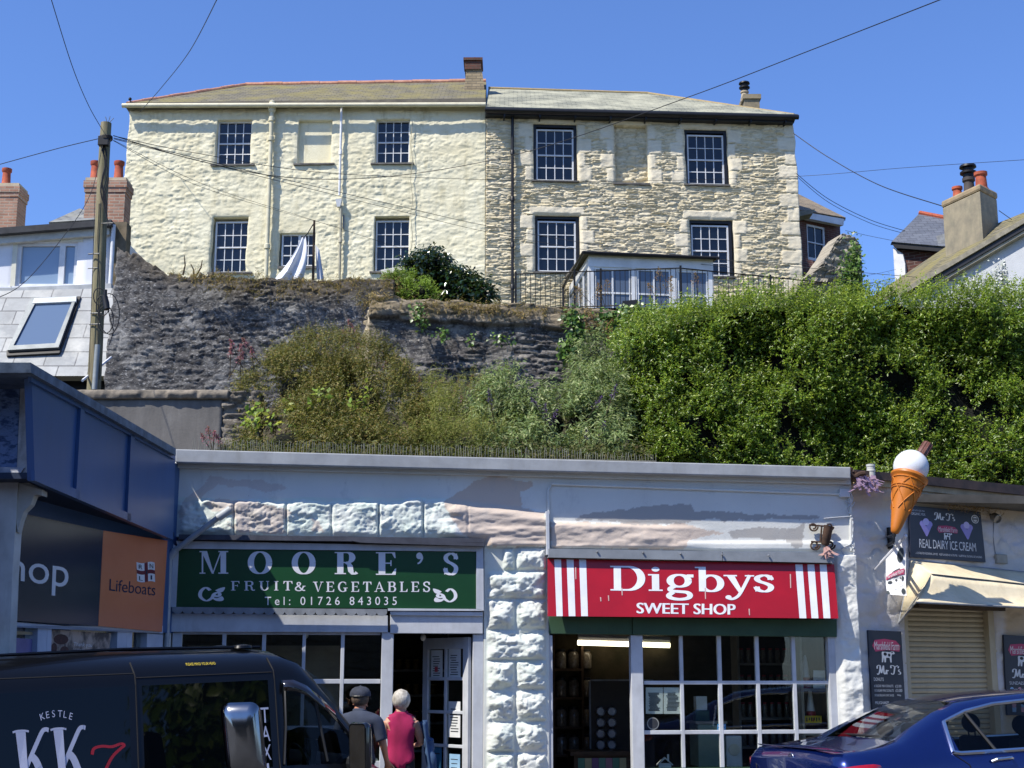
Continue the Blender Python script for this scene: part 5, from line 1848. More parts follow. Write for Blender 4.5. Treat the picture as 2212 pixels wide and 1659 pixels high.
t = NT('dark_boards')
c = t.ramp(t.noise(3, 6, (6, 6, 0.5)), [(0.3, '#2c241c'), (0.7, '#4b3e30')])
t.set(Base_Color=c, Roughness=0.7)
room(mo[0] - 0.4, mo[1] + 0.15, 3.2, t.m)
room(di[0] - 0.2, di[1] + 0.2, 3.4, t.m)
mid = (mo[1] + di[0]) / 2
# ---------------------------------------------------------------- greengrocer front
m_shopglass = glassmat('shop_glass', seethrough=0.95, refl=1.0, wave=0.015, rough=0.01)
def post(mb, u0, u1, v0, v1, back, front, zb=None):
    s0, s1, z0, z1 = SH.rect(u0, v0, u1, v1, front)
    mb.pbox(SH, s0, s1, z0 if zb is None else zb, z1, back, front)
    return s0, s1, z0, z1


def posts(rows):
    for u0, u1, v0, o in rows:
        m = MB()
        post(m, u0, u1, v0, 1700, -0.12, o, 0.1)
        obj('front_post', m, m_lt, parade, bevel=0.006)


posts(((365, 386, 1366, -0.02), (822, 848, 1366, 0.0), (1021, 1044, 1370, -0.01)))
wd1 = MB()
ub = [386, 474, 482.5, 561, 569.5, 649, 656.5, 733, 741, 822]
zb_ = 0.72
for i in range(1, len(ub) - 1, 2):
    post(wd1, ub[i], ub[i + 1], 1366, 1700, -0.09, -0.035, zb_)
post(wd1, 386, 822, 1366, 1371, -0.088, -0.037)
s0, s1, z0, z1 = SH.rect(386, 1467, 822, 1477, -0.04)
wd1.pbox(SH, s0, s1, z0, z1, -0.087, -0.038)
s0, s1, z0, z1 = SH.rect(386, 1568, 822, 1577, -0.04)
wd1.pbox(SH, s0, s1, z0, z1, -0.087, -0.038)
wn = obj('window', wd1, m_lt, parade, bevel=0.004)
s0, s1, z0, z1 = SH.rect(387, 1368, 821, 1600, -0.06)
obj('pane', MB().pbox(SH, s0, s1, zb_, z1, -0.066, -0.060), m_shopglass, wn)
obj('stall_riser', MB().pbox(SH, s0 - 0.02, s1 + 0.02, -0.1, zb_, -0.1, -0.02), m_lt, parade)
obj('window_shelf', MB().pbox(SH, s0, s1, zb_ - 0.05, zb_, -0.7, -0.1), m_lt, parade)
obj('added_backing', MB().pbox(SH, s0, s1 - 0.45, zb_, 2.0, -0.9, -0.86), M('added_board', '#8a7d6c', '#5f564a', rough=0.9, scale=1.5), parade)  # board added behind the glass so the dark panes read grey
b = MB()
b.slab(SH, ((367, 1325), (838, 1329), (838, 1366), (367, 1365)), 0.02, 0.1)
b.slab(SH, ((843, 1320), (1043, 1322), (1043, 1369), (843, 1368)), 0.025, 0.1)
b.slab(SH, ((843, 1320), (1043, 1322), (1043, 1331), (843, 1329)), 0.055, 0.028)
obj('fascia', b, m_lt, parade, bevel=0.005)
# scalloped lead trim
b = MB()
n = 21
for i in range(n):
    u0, u1 = 372 + (836 - 372) * i / n, 372 + (836 - 372) * (i + 1) / n
    vv0 = 1311 + 5 * i / n
    poly = [(u0, vv0), (u1, vv0 + 0.2), (u1, vv0 + 8)]
    poly += [(u0 + (u1 - u0) * (0.5 + 0.5 * math.cos(math.pi * k / 6)), vv0 + 8 + 7 * math.sin(math.pi * k / 6)) for k in range(1, 6)] + [(u0, vv0 + 8)]
    b.prism([SH.hit(u, v, 0.10) for u, v in poly], SH.n * -0.012)
obj('lead_scallops', b, M('scallop_lead', '#8c9196', '#73787d', rough=0.7, scale=7), parade)
b = MB()
b.slab(SH, ((386, 1154), (1046, 1163), (1046, 1172), (386, 1165)), 0.16, 0.22)
b.slab(SH, ((760, 1168), (1046, 1172.5), (1046, 1180), (780, 1172)), 0.17, 0.2)
obj('dark_ledge', b, M('dark_lead', '#4b4e58', '#3a3c45', rough=0.7, scale=5), parade)
# white surround of the green sign
b = MB()
b.slab(SH, ((380, 1168), (1044, 1181), (1029, 1191), (386, 1185)), 0.075, 0.1)
b.slab(SH, ((1029, 1191), (1044, 1181), (1045, 1319), (1029, 1315)), 0.075, 0.1)
b.slab(SH, ((838, 1314), (1029, 1315.5), (1045, 1319.5), (838, 1319)), 0.075, 0.1)
b.slab(SH, ((369, 1170), (386, 1185), (380, 1311), (367, 1311)), 0.074, 0.1)
obj('sign_surround', b, m_lt, parade)
# door, open inwards
hinge = SH.at(SH.sz(1018, 1500, -0.08)[0], 0, -0.10)
zt_ = SH.sz(1000, 1376, -0.1)[1]
dv = (SH.t * -0.47 + SH.n * -0.72).normalized()
dn = Vector((dv.y, -dv.x, 0))
door_thing = obj('door', MB(), m_lt, parade)


def dq(mb, a0, a1, z0, z1, th=0.045, o=0.0):
    p = hinge + dn * o
    q = [p + dv * a1, p + dv * a0, p + dv * a0, p + dv * a1]
    mb.prism([(q[0].x, q[0].y, z0), (q[1].x, q[1].y, z0), (q[2].x, q[2].y, z1), (q[3].x, q[3].y, z1)], dn * -th)


b = MB()
DW = 0.86
dq(b, 0, 0.10, 0.14, zt_)
dq(b, DW - 0.10, DW, 0.14, zt_)
dq(b, 0.10, DW - 0.10, zt_ - 0.13, zt_)
dq(b, 0.10, DW - 0.10, 0.14, 0.45)
dq(b, DW / 2 - 0.02, DW / 2 + 0.02, 0.45, zt_ - 0.13, 0.04, -0.002)
for k in (1, 2, 3):
    z = 0.45 + (zt_ - 0.58) * k / 4 * 1.0
    dq(b, 0.10, DW - 0.10, z + 0.02, z + 0.055, 0.041, -0.0025)
old = door_thing
bpy.data.objects.remove(old)
door_thing = obj('door', b, m_lt, parade, bevel=0.004)
b = MB()
dq(b, 0.1, DW - 0.1, 0.45, zt_ - 0.13, 0.005, -0.018)
obj('pane', b, m_shopglass, door_thing)
b = MB()
p = hinge + dv * (DW - 0.05) + dn * 0.03
b.ball((p.x, p.y, 1.05), 0.03)
obj('handle', b, m_iron, door_thing)
m_paper = M('paper', '#d6d8d6', '#c6c8c8', rough=0.8, bump=0)
m_ink = M('ink', '#3a3d44', '#2c2f35', rough=0.8, bump=0)


def notice(corners, label, mat=None, lines=6, title=None, group=None, cat='notice', name='paper_notice', accent=None):
    """a printed sheet with rows of small print"""
    tl, tr, br, bl = [Vector(c) for c in corners]
    nn = (tr - tl).cross(bl - tl).normalized() * -1
    if nn.y > 0:
        nn = -nn
    b = MB().prism([tl, tr, br, bl], nn * -0.002)
    o = tag(obj(name, b, mat or m_paper), label, cat, group)
    ink = MB()
    e = nn * 0.002
    f = lambda x, y: tl.lerp(tr, x).lerp(bl.lerp(br, x), y) + e
    rr_ = random.Random(len(label))
    for k in range(lines):
        y = 0.2 + 0.7 * k / max(1, lines)
        x0 = 0.12 + 0.12 * rr_.random()
        x1 = 0.88 - 0.25 * rr_.random()
        ink.quad(f(x0, y), f(x1, y), f(x1, y + 0.028), f(x0, y + 0.028))
    obj('print', ink, m_ink, o)
    if accent:
        x0, y0, x1, y1, mt = accent
        obj('picture', MB().quad(*[f(x, y) + e for x, y in ((x0, y0), (x1, y0), (x1, y1), (x0, y1))]), mt, o)
    return o


def door_pt(a, z, o=-0.028):
    p = hinge + dv * a + dn * o
    return Vector((p.x, p.y, z))


zz = lambda v: SH.sz(980, v, -0.4)[1]
m_redpic = M('red_print', '#b04a50', '#93363c', bump=0)
for (a0, a1, v0, v1, lab, acc) in ((0.72, 0.50, 1404, 1470, 'white notice with a red picture in the upper glass of the open shop door', (0.35, 0.55, 0.62, 0.72, m_redpic)),
                                   (0.38, 0.16, 1402, 1468, 'plain typed white notice in the hinge side upper glass of the shop door', None),
                                   (0.38, 0.16, 1515, 1592, 'white menu sheet of fancy lines in the middle glass of the shop door', None)):
    notice([door_pt(a0, zz(v0)), door_pt(a1, zz(v0)), door_pt(a1, zz(v1)), door_pt(a0, zz(v1))], lab, lines=9, accent=acc)
m_blue = M('blue_print', '#2f6f95', '#245a7c', bump=0)
notice([door_pt(0.74, zz(1610)), door_pt(0.50, zz(1610)), door_pt(0.50, zz(1700)), door_pt(0.74, zz(1700))], 'teal blue poster in the lower glass of the shop door', m_blue, lines=2)
notice([door_pt(0.36, zz(1628)), door_pt(0.16, zz(1628)), door_pt(0.16, zz(1680)), door_pt(0.36, zz(1680))], 'small pale blue leaflet in the lower hinge side glass of the door', M('pale_blue_print', '#9fc0d8', '#7fa5c4', bump=0), lines=4)
# bulbs
m_bulb = M('bulb', '#dcdad2', rough=0.3, bump=0)
for u, v in ((914, 1377), (660, 1372)):
    p = SH.hit(u, v, -0.6)
    t_ = thing('light_bulb', 'white unlit bulb hanging inside the greengrocer ' + ('doorway' if u > 800 else 'window'), 'light bulb', p)
    obj('bulb', MB().ball(p, 0.035, sc=(1, 1, 1.2)), m_bulb, t_, smooth=True)
    obj('flex', MB().tube([p + Vector((0, 0, 0.03)), Vector((p.x, p.y, 3.0))], 0.006, 5), m_cable, t_)
# shelf of bottles in the greengrocer
m_wood = M('shelf_wood', '#5c4632', '#423223', rough=0.7, scale=5, stretch=(1, 1, 4))
m_pale = M('pale_shelf', '#8d8a84', '#77746f', rough=0.7)


def shelving(label, s0, s1, off, zs, depth=0.3, mat=m_wood, ztop=2.4):
    p = SH.at((s0 + s1) / 2, 0.12, off)
    t_ = thing('wall_shelving', label, 'shelving', p)
    for z in zs:
        obj('shelf', MB().pbox(SH, s0, s1, z - 0.03, z, off, off + depth), mat, t_)
    obj('side_panel', MB().pbox(SH, s0 - 0.03, s0, 0.12, ztop, off, off + depth).pbox(SH, s1, s1 + 0.03, 0.12, ztop, off, off + depth), mat, t_)
    return t_


gs0, gs1 = SH.sz(846, 1450, -2.6)[0], SH.sz(965, 1450, -2.6)[0]
gz = [SH.sz(900, v, -2.6)[1] for v in (1446, 1500, 1560, 1620)]
shelving('wooden shelving of jars at the back of the greengrocer', gs0, gs1, -2.9, gz, 0.3, m_pale)
jar_protos = []


def jar(name, label, pos, r, h, glass, lid, group, cat='jar'):
    t_ = thing(name, label, cat, pos, group)
    obj('jar_body', MB().lathe(pos, [(r * 0.9, 0), (r, h * 0.05), (r, h * 0.75), (r * 0.75, h * 0.86), (r * 0.7, h * 0.9)], 10), glass, t_, smooth=True)
    obj('lid', MB().lathe(pos + Vector((0, 0, h * 0.88)), [(r * 0.78, 0), (r * 0.78, h * 0.12), (r * 0.7, h * 0.13)], 10), lid, t_, smooth=True)
    return t_


def copy_tree(o, loc, label=None):
    c = o.copy()
    COL.objects.link(c)
    c.location = loc
    if label:
        c['label'] = label
    for ch_ in o.children:
        k = ch_.copy()
        COL.objects.link(k)
        k.parent = c
    return c


m_amber = M('amber_glass', '#9a7a3a', '#6e4f24', rough=0.15, bump=0, spec=0.6)
m_darkj = M('dark_preserve', '#5b2f26', '#3c1f1a', rough=0.15, bump=0, spec=0.6)
m_goldlid = M('gold_lid', '#b79a52', '#9b813f', rough=0.35, metal=0.6, bump=0)
m_blklid = M('black_lid', '#1b1b1d', rough=0.35, bump=0)
m_clearjar = M('sweet_jar', '#8d8578', '#6b6154', rough=0.12, bump=0, spec=0.7, scale=30)
m_label = M('jar_label', '#cfcabb', '#bdb8a9', bump=0)
ja = jar('preserve_jar', 'amber jars of preserves on the shelves behind the greengrocer door', SH.at(gs0 + 0.1, gz[0], -2.75), 0.045, 0.13, m_amber, m_goldlid, 'preserve jars on the greengrocer shelves')
jb = jar('preserve_jar', 'dark jars of preserves on the lower shelves behind the greengrocer door', SH.at(gs0 + 0.1, gz[2], -2.75), 0.045, 0.14, m_darkj, m_goldlid, 'dark preserve jars on the lower greengrocer shelves')
for z, pr in ((gz[0], ja), (gz[1], ja), (gz[2], jb)):
    for k in range(5):
        loc = SH.at(gs0 + 0.1 + 0.115 * k, z, -2.75)
        if (loc - pr.location).length > 0.01:
            copy_tree(pr, loc)
# ---------------------------------------------------------------- green sign
m_green = M('sign_green', '#1f4a2c', '#1b4127', rough=0.25, scale=1, bump=0.02, bscale=5, spec=0.5)
m_letter = M('sign_white', '#dfe2e6', '#d2d5da', rough=0.4, bump=0)
GQ = ((386, 1185), (1029, 1191), (1029, 1315), (380, 1311))
s1_ = obj('shop_sign', MB().slab(SH, GQ, 0.05, 0.06), m_green)
tag(s1_, 'long green shop sign reading MOORE\'S FRUIT & VEGETABLES in white', 'sign')


def letters(parent, pl, off, items, mat, name='lettering'):
    mb = MB()
    for gl, box, kw in items:
        put_px(mb, gl, pl, box, off, **kw)
    lift(mb, pl.n)
    return obj(name, mb, mat, parent)


items = []
for ch_, u0, u1 in (('M', 431, 493), ('O', 535, 588), ('O', 630, 682), ('R', 723, 774), ('E', 812, 856), ("'", 899, 914), ('S', 957, 990)):
    k = (u0 - 386) / 643 * 6
    v1 = 1219 if ch_ == "'" else 1239 + k * 0.7
    items.append((serif(ch_, T=0.23), (u0, 1190 + k * 0.7, u1, v1), {}))
for word, u0, u1 in (('FRUIT', 499, 668), ('&', 719, 742), ('VEGETABLES', 762, 929)):
    pass
items.append((serif('FRUIT', 0.32, T=0.16, t=0.07), (499, 1255, 632, 1276), {}))
items.append((serif('&', T=0.16, t=0.07), (637, 1257, 660, 1277), {}))
items.append((serif('VEGETABLES', 0.24, T=0.16, t=0.07), (676, 1256, 929, 1279), {}))
items.append((sans('Tel: 01726 843035', 1.55), (572, 1289, 857, 1307), {}))


def flourish():
    """leaf scroll ornament: a hook, a bud and a leaf"""
    vs, fs = [], []
    for gl in (brush(smooth_path([(0.42, 0.78), (0.25, 0.98), (0.06, 0.72), (0.04, 0.32), (0.26, 0.04), (0.48, 0.22), (0.58, 0.52), (0.74, 0.62), (0.80, 0.46), (0.70, 0.34), (0.60, 0.42)], 5), 0.15, 0.07, 1.0),
               (smooth_path([(0.62, 0.78), (0.78, 0.92), (1.0, 1.0), (0.94, 0.72), (0.80, 0.62), (0.70, 0.68)], 4), None),
               (smooth_path([(0.55, 0.28), (0.70, 0.22), (0.88, 0.36), (0.96, 0.16), (0.88, 0.02), (0.66, 0.04), (0.52, 0.18)], 4), None)):
        v_, f_ = gl
        if f_ is None:
            f_ = [tuple(range(len(v_)))]
        b0 = len(vs)
        vs += list(v_)
        fs += [tuple(i + b0 for i in f) for f in f_]
    return vs, fs


fl = flourish()
flm = ([(1 - x, y) for x, y in fl[0]], fl[1])
items.append((fl, (428, 1268, 486, 1299), {}))
items.append((flm, (935, 1271, 988, 1301), {}))
letters(s1_, SH, 0.0525, items, m_letter)
# ---------------------------------------------------------------- sweet shop front
posts(((1186, 1194.5, 1372, -0.01), (1365, 1391, 1372, 0.0), (1795, 1812, 1374, 0.0)))
b = MB()
b.slab(SH, ((1186, 1331), (1366, 1334), (1366, 1371), (1186, 1369)), 0.02, 0.12)
b.slab(SH, ((1367, 1334), (1808, 1338), (1808, 1376), (1367, 1371)), 0.035, 0.14)
m_dkgreen = M('dark_green_paint', '#35513a', '#2d4732', rough=0.6, scale=4, bump=0.1)
obj('fascia', b, m_dkgreen, parade, bevel=0.005)
wd2 = MB()
zb2 = 0.62
for u0, u1 in ((1471, 1478.5), (1553.5, 1562), (1636, 1644), (1715.5, 1723.5)):
    post(wd2, u0, u1, 1373, 1700, -0.10, -0.045, zb2)
for v0, v1 in ((1470.5, 1478.5), (1577, 1585.5), (1690, 1698)):
    s0, s1, z0, z1 = SH.rect(1391, v0, 1796, v1, -0.045)
    wd2.pbox(SH, s0, s1, z0, z1, -0.098, -0.047)
wn2 = obj('window', wd2, m_lt, parade, bevel=0.004)
s0, s1, z0, z1 = SH.rect(1391, 1373, 1797, 1600, -0.07)
obj('pane', MB().pbox(SH, s0, s1, zb2, z1, -0.078, -0.072), m_shopglass, wn2)
obj('stall_riser', MB().pbox(SH, s0, s1, -0.1, zb2, -0.12, -0.03), m_dkgreen, parade)
WS0, WS1 = s0, s1
b = MB()
b.slab(SH, ((1185, 1185), (1560, 1191), (1560, 1211), (1185, 1204)), 0.14, 0.16)
b.slab(SH, ((1561, 1191), (1802, 1194), (1802, 1216), (1561, 1211)), 0.135, 0.16)
obj('flashing', b, M('grey_flashing', '#8f9498', '#7d8286', rough=0.5, scale=4), parade)
b = MB()
for u, v in ((1389, 1190 + 4), (1290, 1192), (1470, 1196), (1560, 1198), (1660, 1200)):
    p = SH.hit(u, v, 0.145)
    b.lathe(p, [(0.012, 0), (0.012, 0.012), (0.006, 0.016)], 8, SH.n)
obj('screws', b, m_lead, parade)
# red tilted sign
m_signred = M('sign_red', '#a3121e', '#94101b', rough=0.3, scale=2, bump=0.02, bscale=6, spec=0.5)
RQ = ((1184, 1207), (1802, 1219), (1811, 1336), (1184, 1331))
rc = [SH.hit(1184, 1207, 0.07), SH.hit(1802, 1219, 0.07), SH.hit(1811, 1336, 0.24), SH.hit(1184, 1331, 0.24)]
rn = (rc[1] - rc[0]).cross(rc[3] - rc[0]).normalized()
if rn.y > 0:
    rn = -rn
_d = P(1811, 1336, 1.0) - Vector((0, 0, CZ))
rc[2] = Vector((0, 0, CZ)) + _d * ((rc[0] - Vector((0, 0, CZ))).dot(rn) / _d.dot(rn))
s2_ = obj('shop_sign', MB().prism(rc, SH.n * -0.05), m_signred)
tag(s2_, 'tilted red shop sign reading Digbys SWEET SHOP with white end stripes', 'sign')


def on_sign(u, v, e=0.002):
    d = P(u, v, 1.0) - Vector((0, 0, CZ))
    c0 = rc[0] + rn * e
    k = (c0 - Vector((0, 0, CZ))).dot(rn) / d.dot(rn)
    return Vector((0, 0, CZ)) + d * k


b = MB()
for a0, a1, c0, c1 in ((1197.5, 1212, 1202, 1215.5), (1224, 1239, 1228.5, 1243), (1251, 1266, 1255.5, 1270)):
    obj('stripe', MB().quad(on_sign(a0, 1208.5), on_sign(a1, 1208.7), on_sign(c1, 1331), on_sign(c0, 1331)), m_letter, s2_)
for a0, a1, c0, c1 in ((1718, 1733.5, 1727, 1742), (1744, 1759, 1753, 1768), (1770.5, 1785.5, 1779, 1794)):
    obj('stripe', MB().quad(on_sign(a0, 1219), on_sign(a1, 1219.3), on_sign(c1, 1335.6), on_sign(c0, 1335.4)), m_letter, s2_)
b = MB()
V0, F0 = serif('Digbys', 0.02, T=0.19, t=0.055)
put(b, (V0, F0), [on_sign(u, v, 0.003) for u, v in ((1318, 1222), (1671, 1226), (1673, 1299), (1319, 1296))])
lift(b, rn)
obj('lettering', b, m_letter, s2_)
b = MB()
gl = sans('SWEET SHOP', 1.0)
put(b, gl, [on_sign(u, v, 0.003) for u, v in ((1376, 1302), (1588, 1305), (1588, 1328), (1376, 1325))])
v0 = [Vector(p) for p in b.v]
for dx in (0.006, -0.006):
    b.add([tuple(p + SH.t * dx + rn * 0.0006 * (1 if dx > 0 else 2)) for p in v0], gl[1])
obj('lettering', b, m_letter, s2_)
# bird droppings down the sign
b = MB()
for u, v, h_ in ((1342, 1270, 16), (1349, 1300 - 60, 0.1), (1522, 1270, 24), (1706, 1240, 30), (1296, 1290, 9), (1313, 1286, 12), (1617, 1315, 14), (1242, 1225, 26)):
    b.quad(on_sign(u, v, 0.0045), on_sign(u + 2.5, v, 0.0045), on_sign(u + 3, v + h_, 0.0045), on_sign(u + 1, v + h_, 0.0045))
obj('droppings', b, M('droppings', '#c9a9a4', bump=0), s2_)
# fluorescent tube inside
t_ = thing('strip_light', 'lit fluorescent strip light on the sweet shop ceiling', 'light', SH.hit(1350, 1391, -2.4))
A_, B2 = SH.hit(1248, 1388, -2.4), SH.hit(1447, 1394, -2.4)
obj('tube', MB().tube([A_, B2], 0.035, 8), emit('tube_glow', '#fff0cf', 2.6), t_)
obj('housing', MB().tube([A_ + Vector((0, 0, 0.07)), B2 + Vector((0, 0, 0.07))], 0.045, 6), m_white, t_)
# sweet shop interior
ss0, ss1 = SH.sz(1199, 1500, -2.5)[0], SH.sz(1256, 1500, -2.5)[0]
szs = [SH.sz(1220, v, -2.5)[1] for v in (1444, 1506, 1570, 1630)]
shelving('dark shelving of big sweet jars seen through the sweet shop door', ss0, ss1, -2.8, szs, 0.32)
jc = jar('sweet_jar', 'big clear sweet jars with black lids on dark shelving inside the sweet shop door', SH.at(ss0 + 0.1, szs[0], -2.62), 0.075, 0.25, m_clearjar, m_blklid, 'sweet jars inside the sweet shop door')
for z in szs:
    for k in range(3):
        loc = SH.at(ss0 + 0.1 + 0.17 * k, z, -2.62)
        if (loc - jc.location).length > 0.01:
            copy_tree(jc, loc)
ps0, ps1, pz0, pz1 = SH.rect(1277, 1471, 1364, 1700, -1.9)
dp = thing('lid_display', 'grey framed display board of tin lids standing in the sweet shop doorway', 'display', SH.at(ps0, 0.12, -1.9))
obj('board', MB().pbox(SH, ps0, ps1 + 0.3, 0.14, pz1, -1.95, -1.92), M('panel_brown', '#3b332b', '#2c2620', rough=0.6), dp)
obj('frame', MB().pbox(SH, ps0 - 0.02, ps0, 0.14, pz1, -1.95, -1.9).pbox(SH, ps0, ps1 + 0.3, pz1, pz1 + 0.02, -1.95, -1.9), m_lead, dp)
m_tin = M('tin_lid', '#b9bcc0', '#8b8f95', rough=0.3, metal=0.7, bump=0)
for v in (1537, 1561, 1585, 1609, 1640):
    for u in (1298, 1322):
        p = SH.hit(u, v, -1.85)
        obj('tin_lid', MB().lathe(p - SH.n * 0.05, [(0.058, 0), (0.058, 0.05), (0.05, 0.055), (0.045, 0.045)], 14, SH.n), m_tin, dp, smooth=True)
cs0, cs1, _, cz = SH.rect(1240, 1632, 1362, 1700, -1.4)
ct = thing('shop_counter', 'low counter with pastel striped front inside the sweet shop door', 'counter', SH.at(cs0, 0.12, -1.4))
obj('counter_top', MB().pbox(SH, cs0 - 0.05, cs1, cz, cz + 0.05, -1.9, -1.36), m_wood, ct)
obj('counter_body', MB().pbox(SH, cs0, cs1, 0.13, cz, -1.85, -1.4), m_wood, ct)
cols_ = ['#6e9a80', '#c4b88a', '#8a6a8c', '#7ba08a', '#b98c94']
for k in range(7):
    a = cs0 + 0.05 + (cs1 - cs0 - 0.1) * k / 7
    obj('front_stripe', MB().pbox(SH, a, a + (cs1 - cs0 - 0.1) / 7 - 0.004, 0.2, cz - 0.03, -1.4, -1.39), M('pastel_%s' % 'abcde'[k % 5], cols_[k % 5], bump=0), ct)
# papers and things in the window
pq = lambda u0, v0, u1, v1, o=-0.085: [SH.hit(u, v, o) for u, v in ((u0, v0), (u1, v0), (u1, v1), (u0, v1))]
notice(pq(1395, 1485, 1432, 1542), 'printed white sheet taped in the sweet shop window beside the post', lines=16)
notice(pq(1433.5, 1485, 1473, 1542), 'printed white sheet next to the glazing bar in the sweet shop window', lines=14)
b = MB()
p = SH.hit(1410.5, 1563, -0.068)
stk = tag(obj('round_sticker', MB().lathe(p, [(0.07, 0), (0.07, 0.002)], 24, SH.n), M('sticker_silver', '#9a9c97', '#7f817c', rough=0.4, bump=0)), 'round silver sticker low in the sweet shop window', 'sticker')
b = MB().lathe(p + SH.n * 0.003, [(0.058, 0), (0.058, 0.001), (0.048, 0.001)], 24, SH.n)
obj('ring', b, m_ink, stk)
bl_ = tag(obj('square_sticker', MB().prism(pq(1549.5, 1564, 1568, 1582, -0.067), SH.n * -0.002), M('sticker_blue', '#2f83b5', '#2772a0', bump=0)), 'small blue square sticker in the sweet shop window', 'sticker')
b = MB()
put_px(b, sans('RESPECT'), SH, (1551, 1566, 1566.5, 1571), -0.066)
put_px(b, sans('THE SPORT'), SH, (1551, 1573, 1566.5, 1577), -0.066)
obj('lettering', b, m_letter, bl_)
# display cabinet and goods behind the glass
cb = thing('display_cabinet', 'pale green display cabinet low in the sweet shop window', 'cabinet', SH.hit(1530, 1640, -0.5))
s0, s1, z0, z1 = SH.rect(1508, 1564, 1566, 1640, -0.5)
obj('cabinet_body', MB().pbox(SH, s0, s1, 0.6, z1, -0.9, -0.5), M('cabinet_green', '#7f9186', '#6f8177', rough=0.5, bump=0), cb, bevel=0.01)
obj('cabinet_edge', MB().pbox(SH, s0 - 0.03, s1 + 0.03, z1 + 0.002, z1 + 0.03, -0.92, -0.48), m_pale, cb)
ds = thing('counter_dispenser', 'white and green leaflet dispenser on the pale green cabinet', 'dispenser', SH.hit(1517, 1560, -0.6))
s0, s1, z0, z1 = SH.rect(1504, 1504, 1528, 1560, -0.6)
obj('holder', MB().pbox(SH, s0, s1, z0, z1, -0.72, -0.6), m_white, ds, bevel=0.006)
obj('green_band', MB().pbox(SH, s0 - 0.01, s1 + 0.02, z0, z0 + 0.14, -0.735, -0.588), m_dkgreen, ds)
s0, s1, z0, z1 = SH.rect(1570, 1575, 1605, 1620, -0.5)
sc_ = thing('kitchen_scale', 'cream shop weighing scale beside the green cabinet', 'scale', SH.at(s0, z0, -0.6))
obj('scale_body', MB().pbox(SH, s0, s1, z0 - 0.2, z1 - 0.08, -0.8, -0.55), m_white, sc_, bevel=0.015)
obj('dial', MB().lathe(SH.at((s0 + s1) / 2, z0, -0.55), [(0.07, 0), (0.07, 0.01), (0.06, 0.012)], 18, SH.n), m_label, sc_)
# back shelving seen through the window with bottles
ws0, ws1 = SH.sz(1600, 1500, -1.9)[0], SH.sz(1722, 1500, -1.9)[0]
wzs = [SH.sz(1660, v, -1.9)[1] for v in (1432, 1490, 1550, 1612)]
shelving('white shelving of bottles seen through the sweet shop window', ws0, ws1, -2.2, wzs, 0.3, m_pale)
jd = jar('sauce_bottle', 'small clear bottles with red caps on the shelving behind the sweet shop window', SH.at(ws0 + 0.06, wzs[0], -2.02), 0.034, 0.19, m_clearjar, m_redpic, 'bottles behind the sweet shop window')
for z in wzs:
    for k in range(8):
        loc = SH.at(ws0 + 0.06 + 0.098 * k, z, -2.02)
        if (loc - jd.location).length > 0.01:
            copy_tree(jd, loc)
# right hand display shelves with red bottles and a yellow box
vs0, vs1 = SH.sz(1727, 1500, -0.5)[0], SH.sz(1793, 1500, -0.5)[0]
vzs = [SH.sz(1760, v, -0.5)[1] for v in (1487, 1582)]
sv = shelving('small grey corner shelves at the right of the sweet shop window', vs0, vs1, -0.62, vzs, 0.28, m_pale, 2.2)
for v, z in ((1425, SH.sz(1760, 1487, -0.5)[1]), (1500, SH.sz(1760, 1560, -0.5)[1])):
    p = SH.at(SH.sz(1742 if v < 1450 else 1750, 1500, -0.48)[0], z, -0.48)
    up_ = v < 1450
    bt = thing('squeeze_bottle', 'white coned bottle with a red base on the ' + ('upper' if up_ else 'lower') + ' corner shelf of the window', 'bottle', p)
    obj('base', MB().lathe(p, [(0.06, 0), (0.062, 0.02), (0.058, 0.12), (0.05, 0.13)], 12), M('bottle_red', '#a3242a', '#8c1c22', rough=0.3, bump=0), bt, smooth=True)
    obj('cone', MB().lathe(p + Vector((0, 0, 0.125)), [(0.05, 0), (0.02, 0.24), (0.008, 0.27)], 12), m_white, bt, smooth=True)
s0, s1, z0, z1 = SH.rect(1738, 1546, 1775, 1562, -0.42)
yb = tag(obj('sweet_box', MB().pbox(SH, s0, s1, z0, z1, -0.52, -0.42), M('yellow_box', '#c9b02e', '#b39a24', rough=0.5, bump=0)), 'yellow box with black pattern on the lower corner shelf', 'box')
b = MB()
for k in range(6):
    a = s0 + 0.02 + (s1 - s0 - 0.03) * k / 6
    b.pbox(SH, a, a + 0.016, z0 + 0.02 + 0.01 * (k % 2), z1 - 0.02, -0.42, -0.4185)
obj('print', b, m_ink, yb)
cdp = tag(obj('price_card', MB().prism(pq(1757, 1448, 1783, 1487, -0.35), SH.n * -0.003), m_paper), 'white card lettered Vegan propped in the right of the sweet shop window', 'card')
b = MB()
put_px(b, sans('Vegan'), SH, (1748, 1466, 1778, 1478), -0.3475)
obj('lettering', b, m_ink, cdp)
# toy house ornament
p = SH.hit(1437, 1655, -0.25)
th_ = thing('toy_house', 'small white toy house ornament low in the sweet shop window', 'ornament', p)
obj('walls', MB().box(p.x - 0.07, p.x + 0.07, p.y, p.y + 0.09, p.z - 0.16, p.z + 0.03), m_white, th_)
b = MB()
for sx in (-1, 1):
    b.prism([(p.x + sx * 0.0, p.y - 0.012, p.z + 0.10), (p.x + sx * 0.09, p.y - 0.012, p.z + 0.02), (p.x + sx * 0.09, p.y - 0.012, p.z + 0.008), (p.x, p.y - 0.012, p.z + 0.085)], (0, 0.115, 0))
b.box(p.x + 0.03, p.x + 0.05, p.y + 0.03, p.y + 0.05, p.z + 0.05, p.z + 0.13)
obj('roof', b, m_white, th_)
obj('door', MB().box(p.x - 0.015, p.x + 0.02, p.y - 0.003, p.y, p.z - 0.1, p.z - 0.03), m_ink, th_)
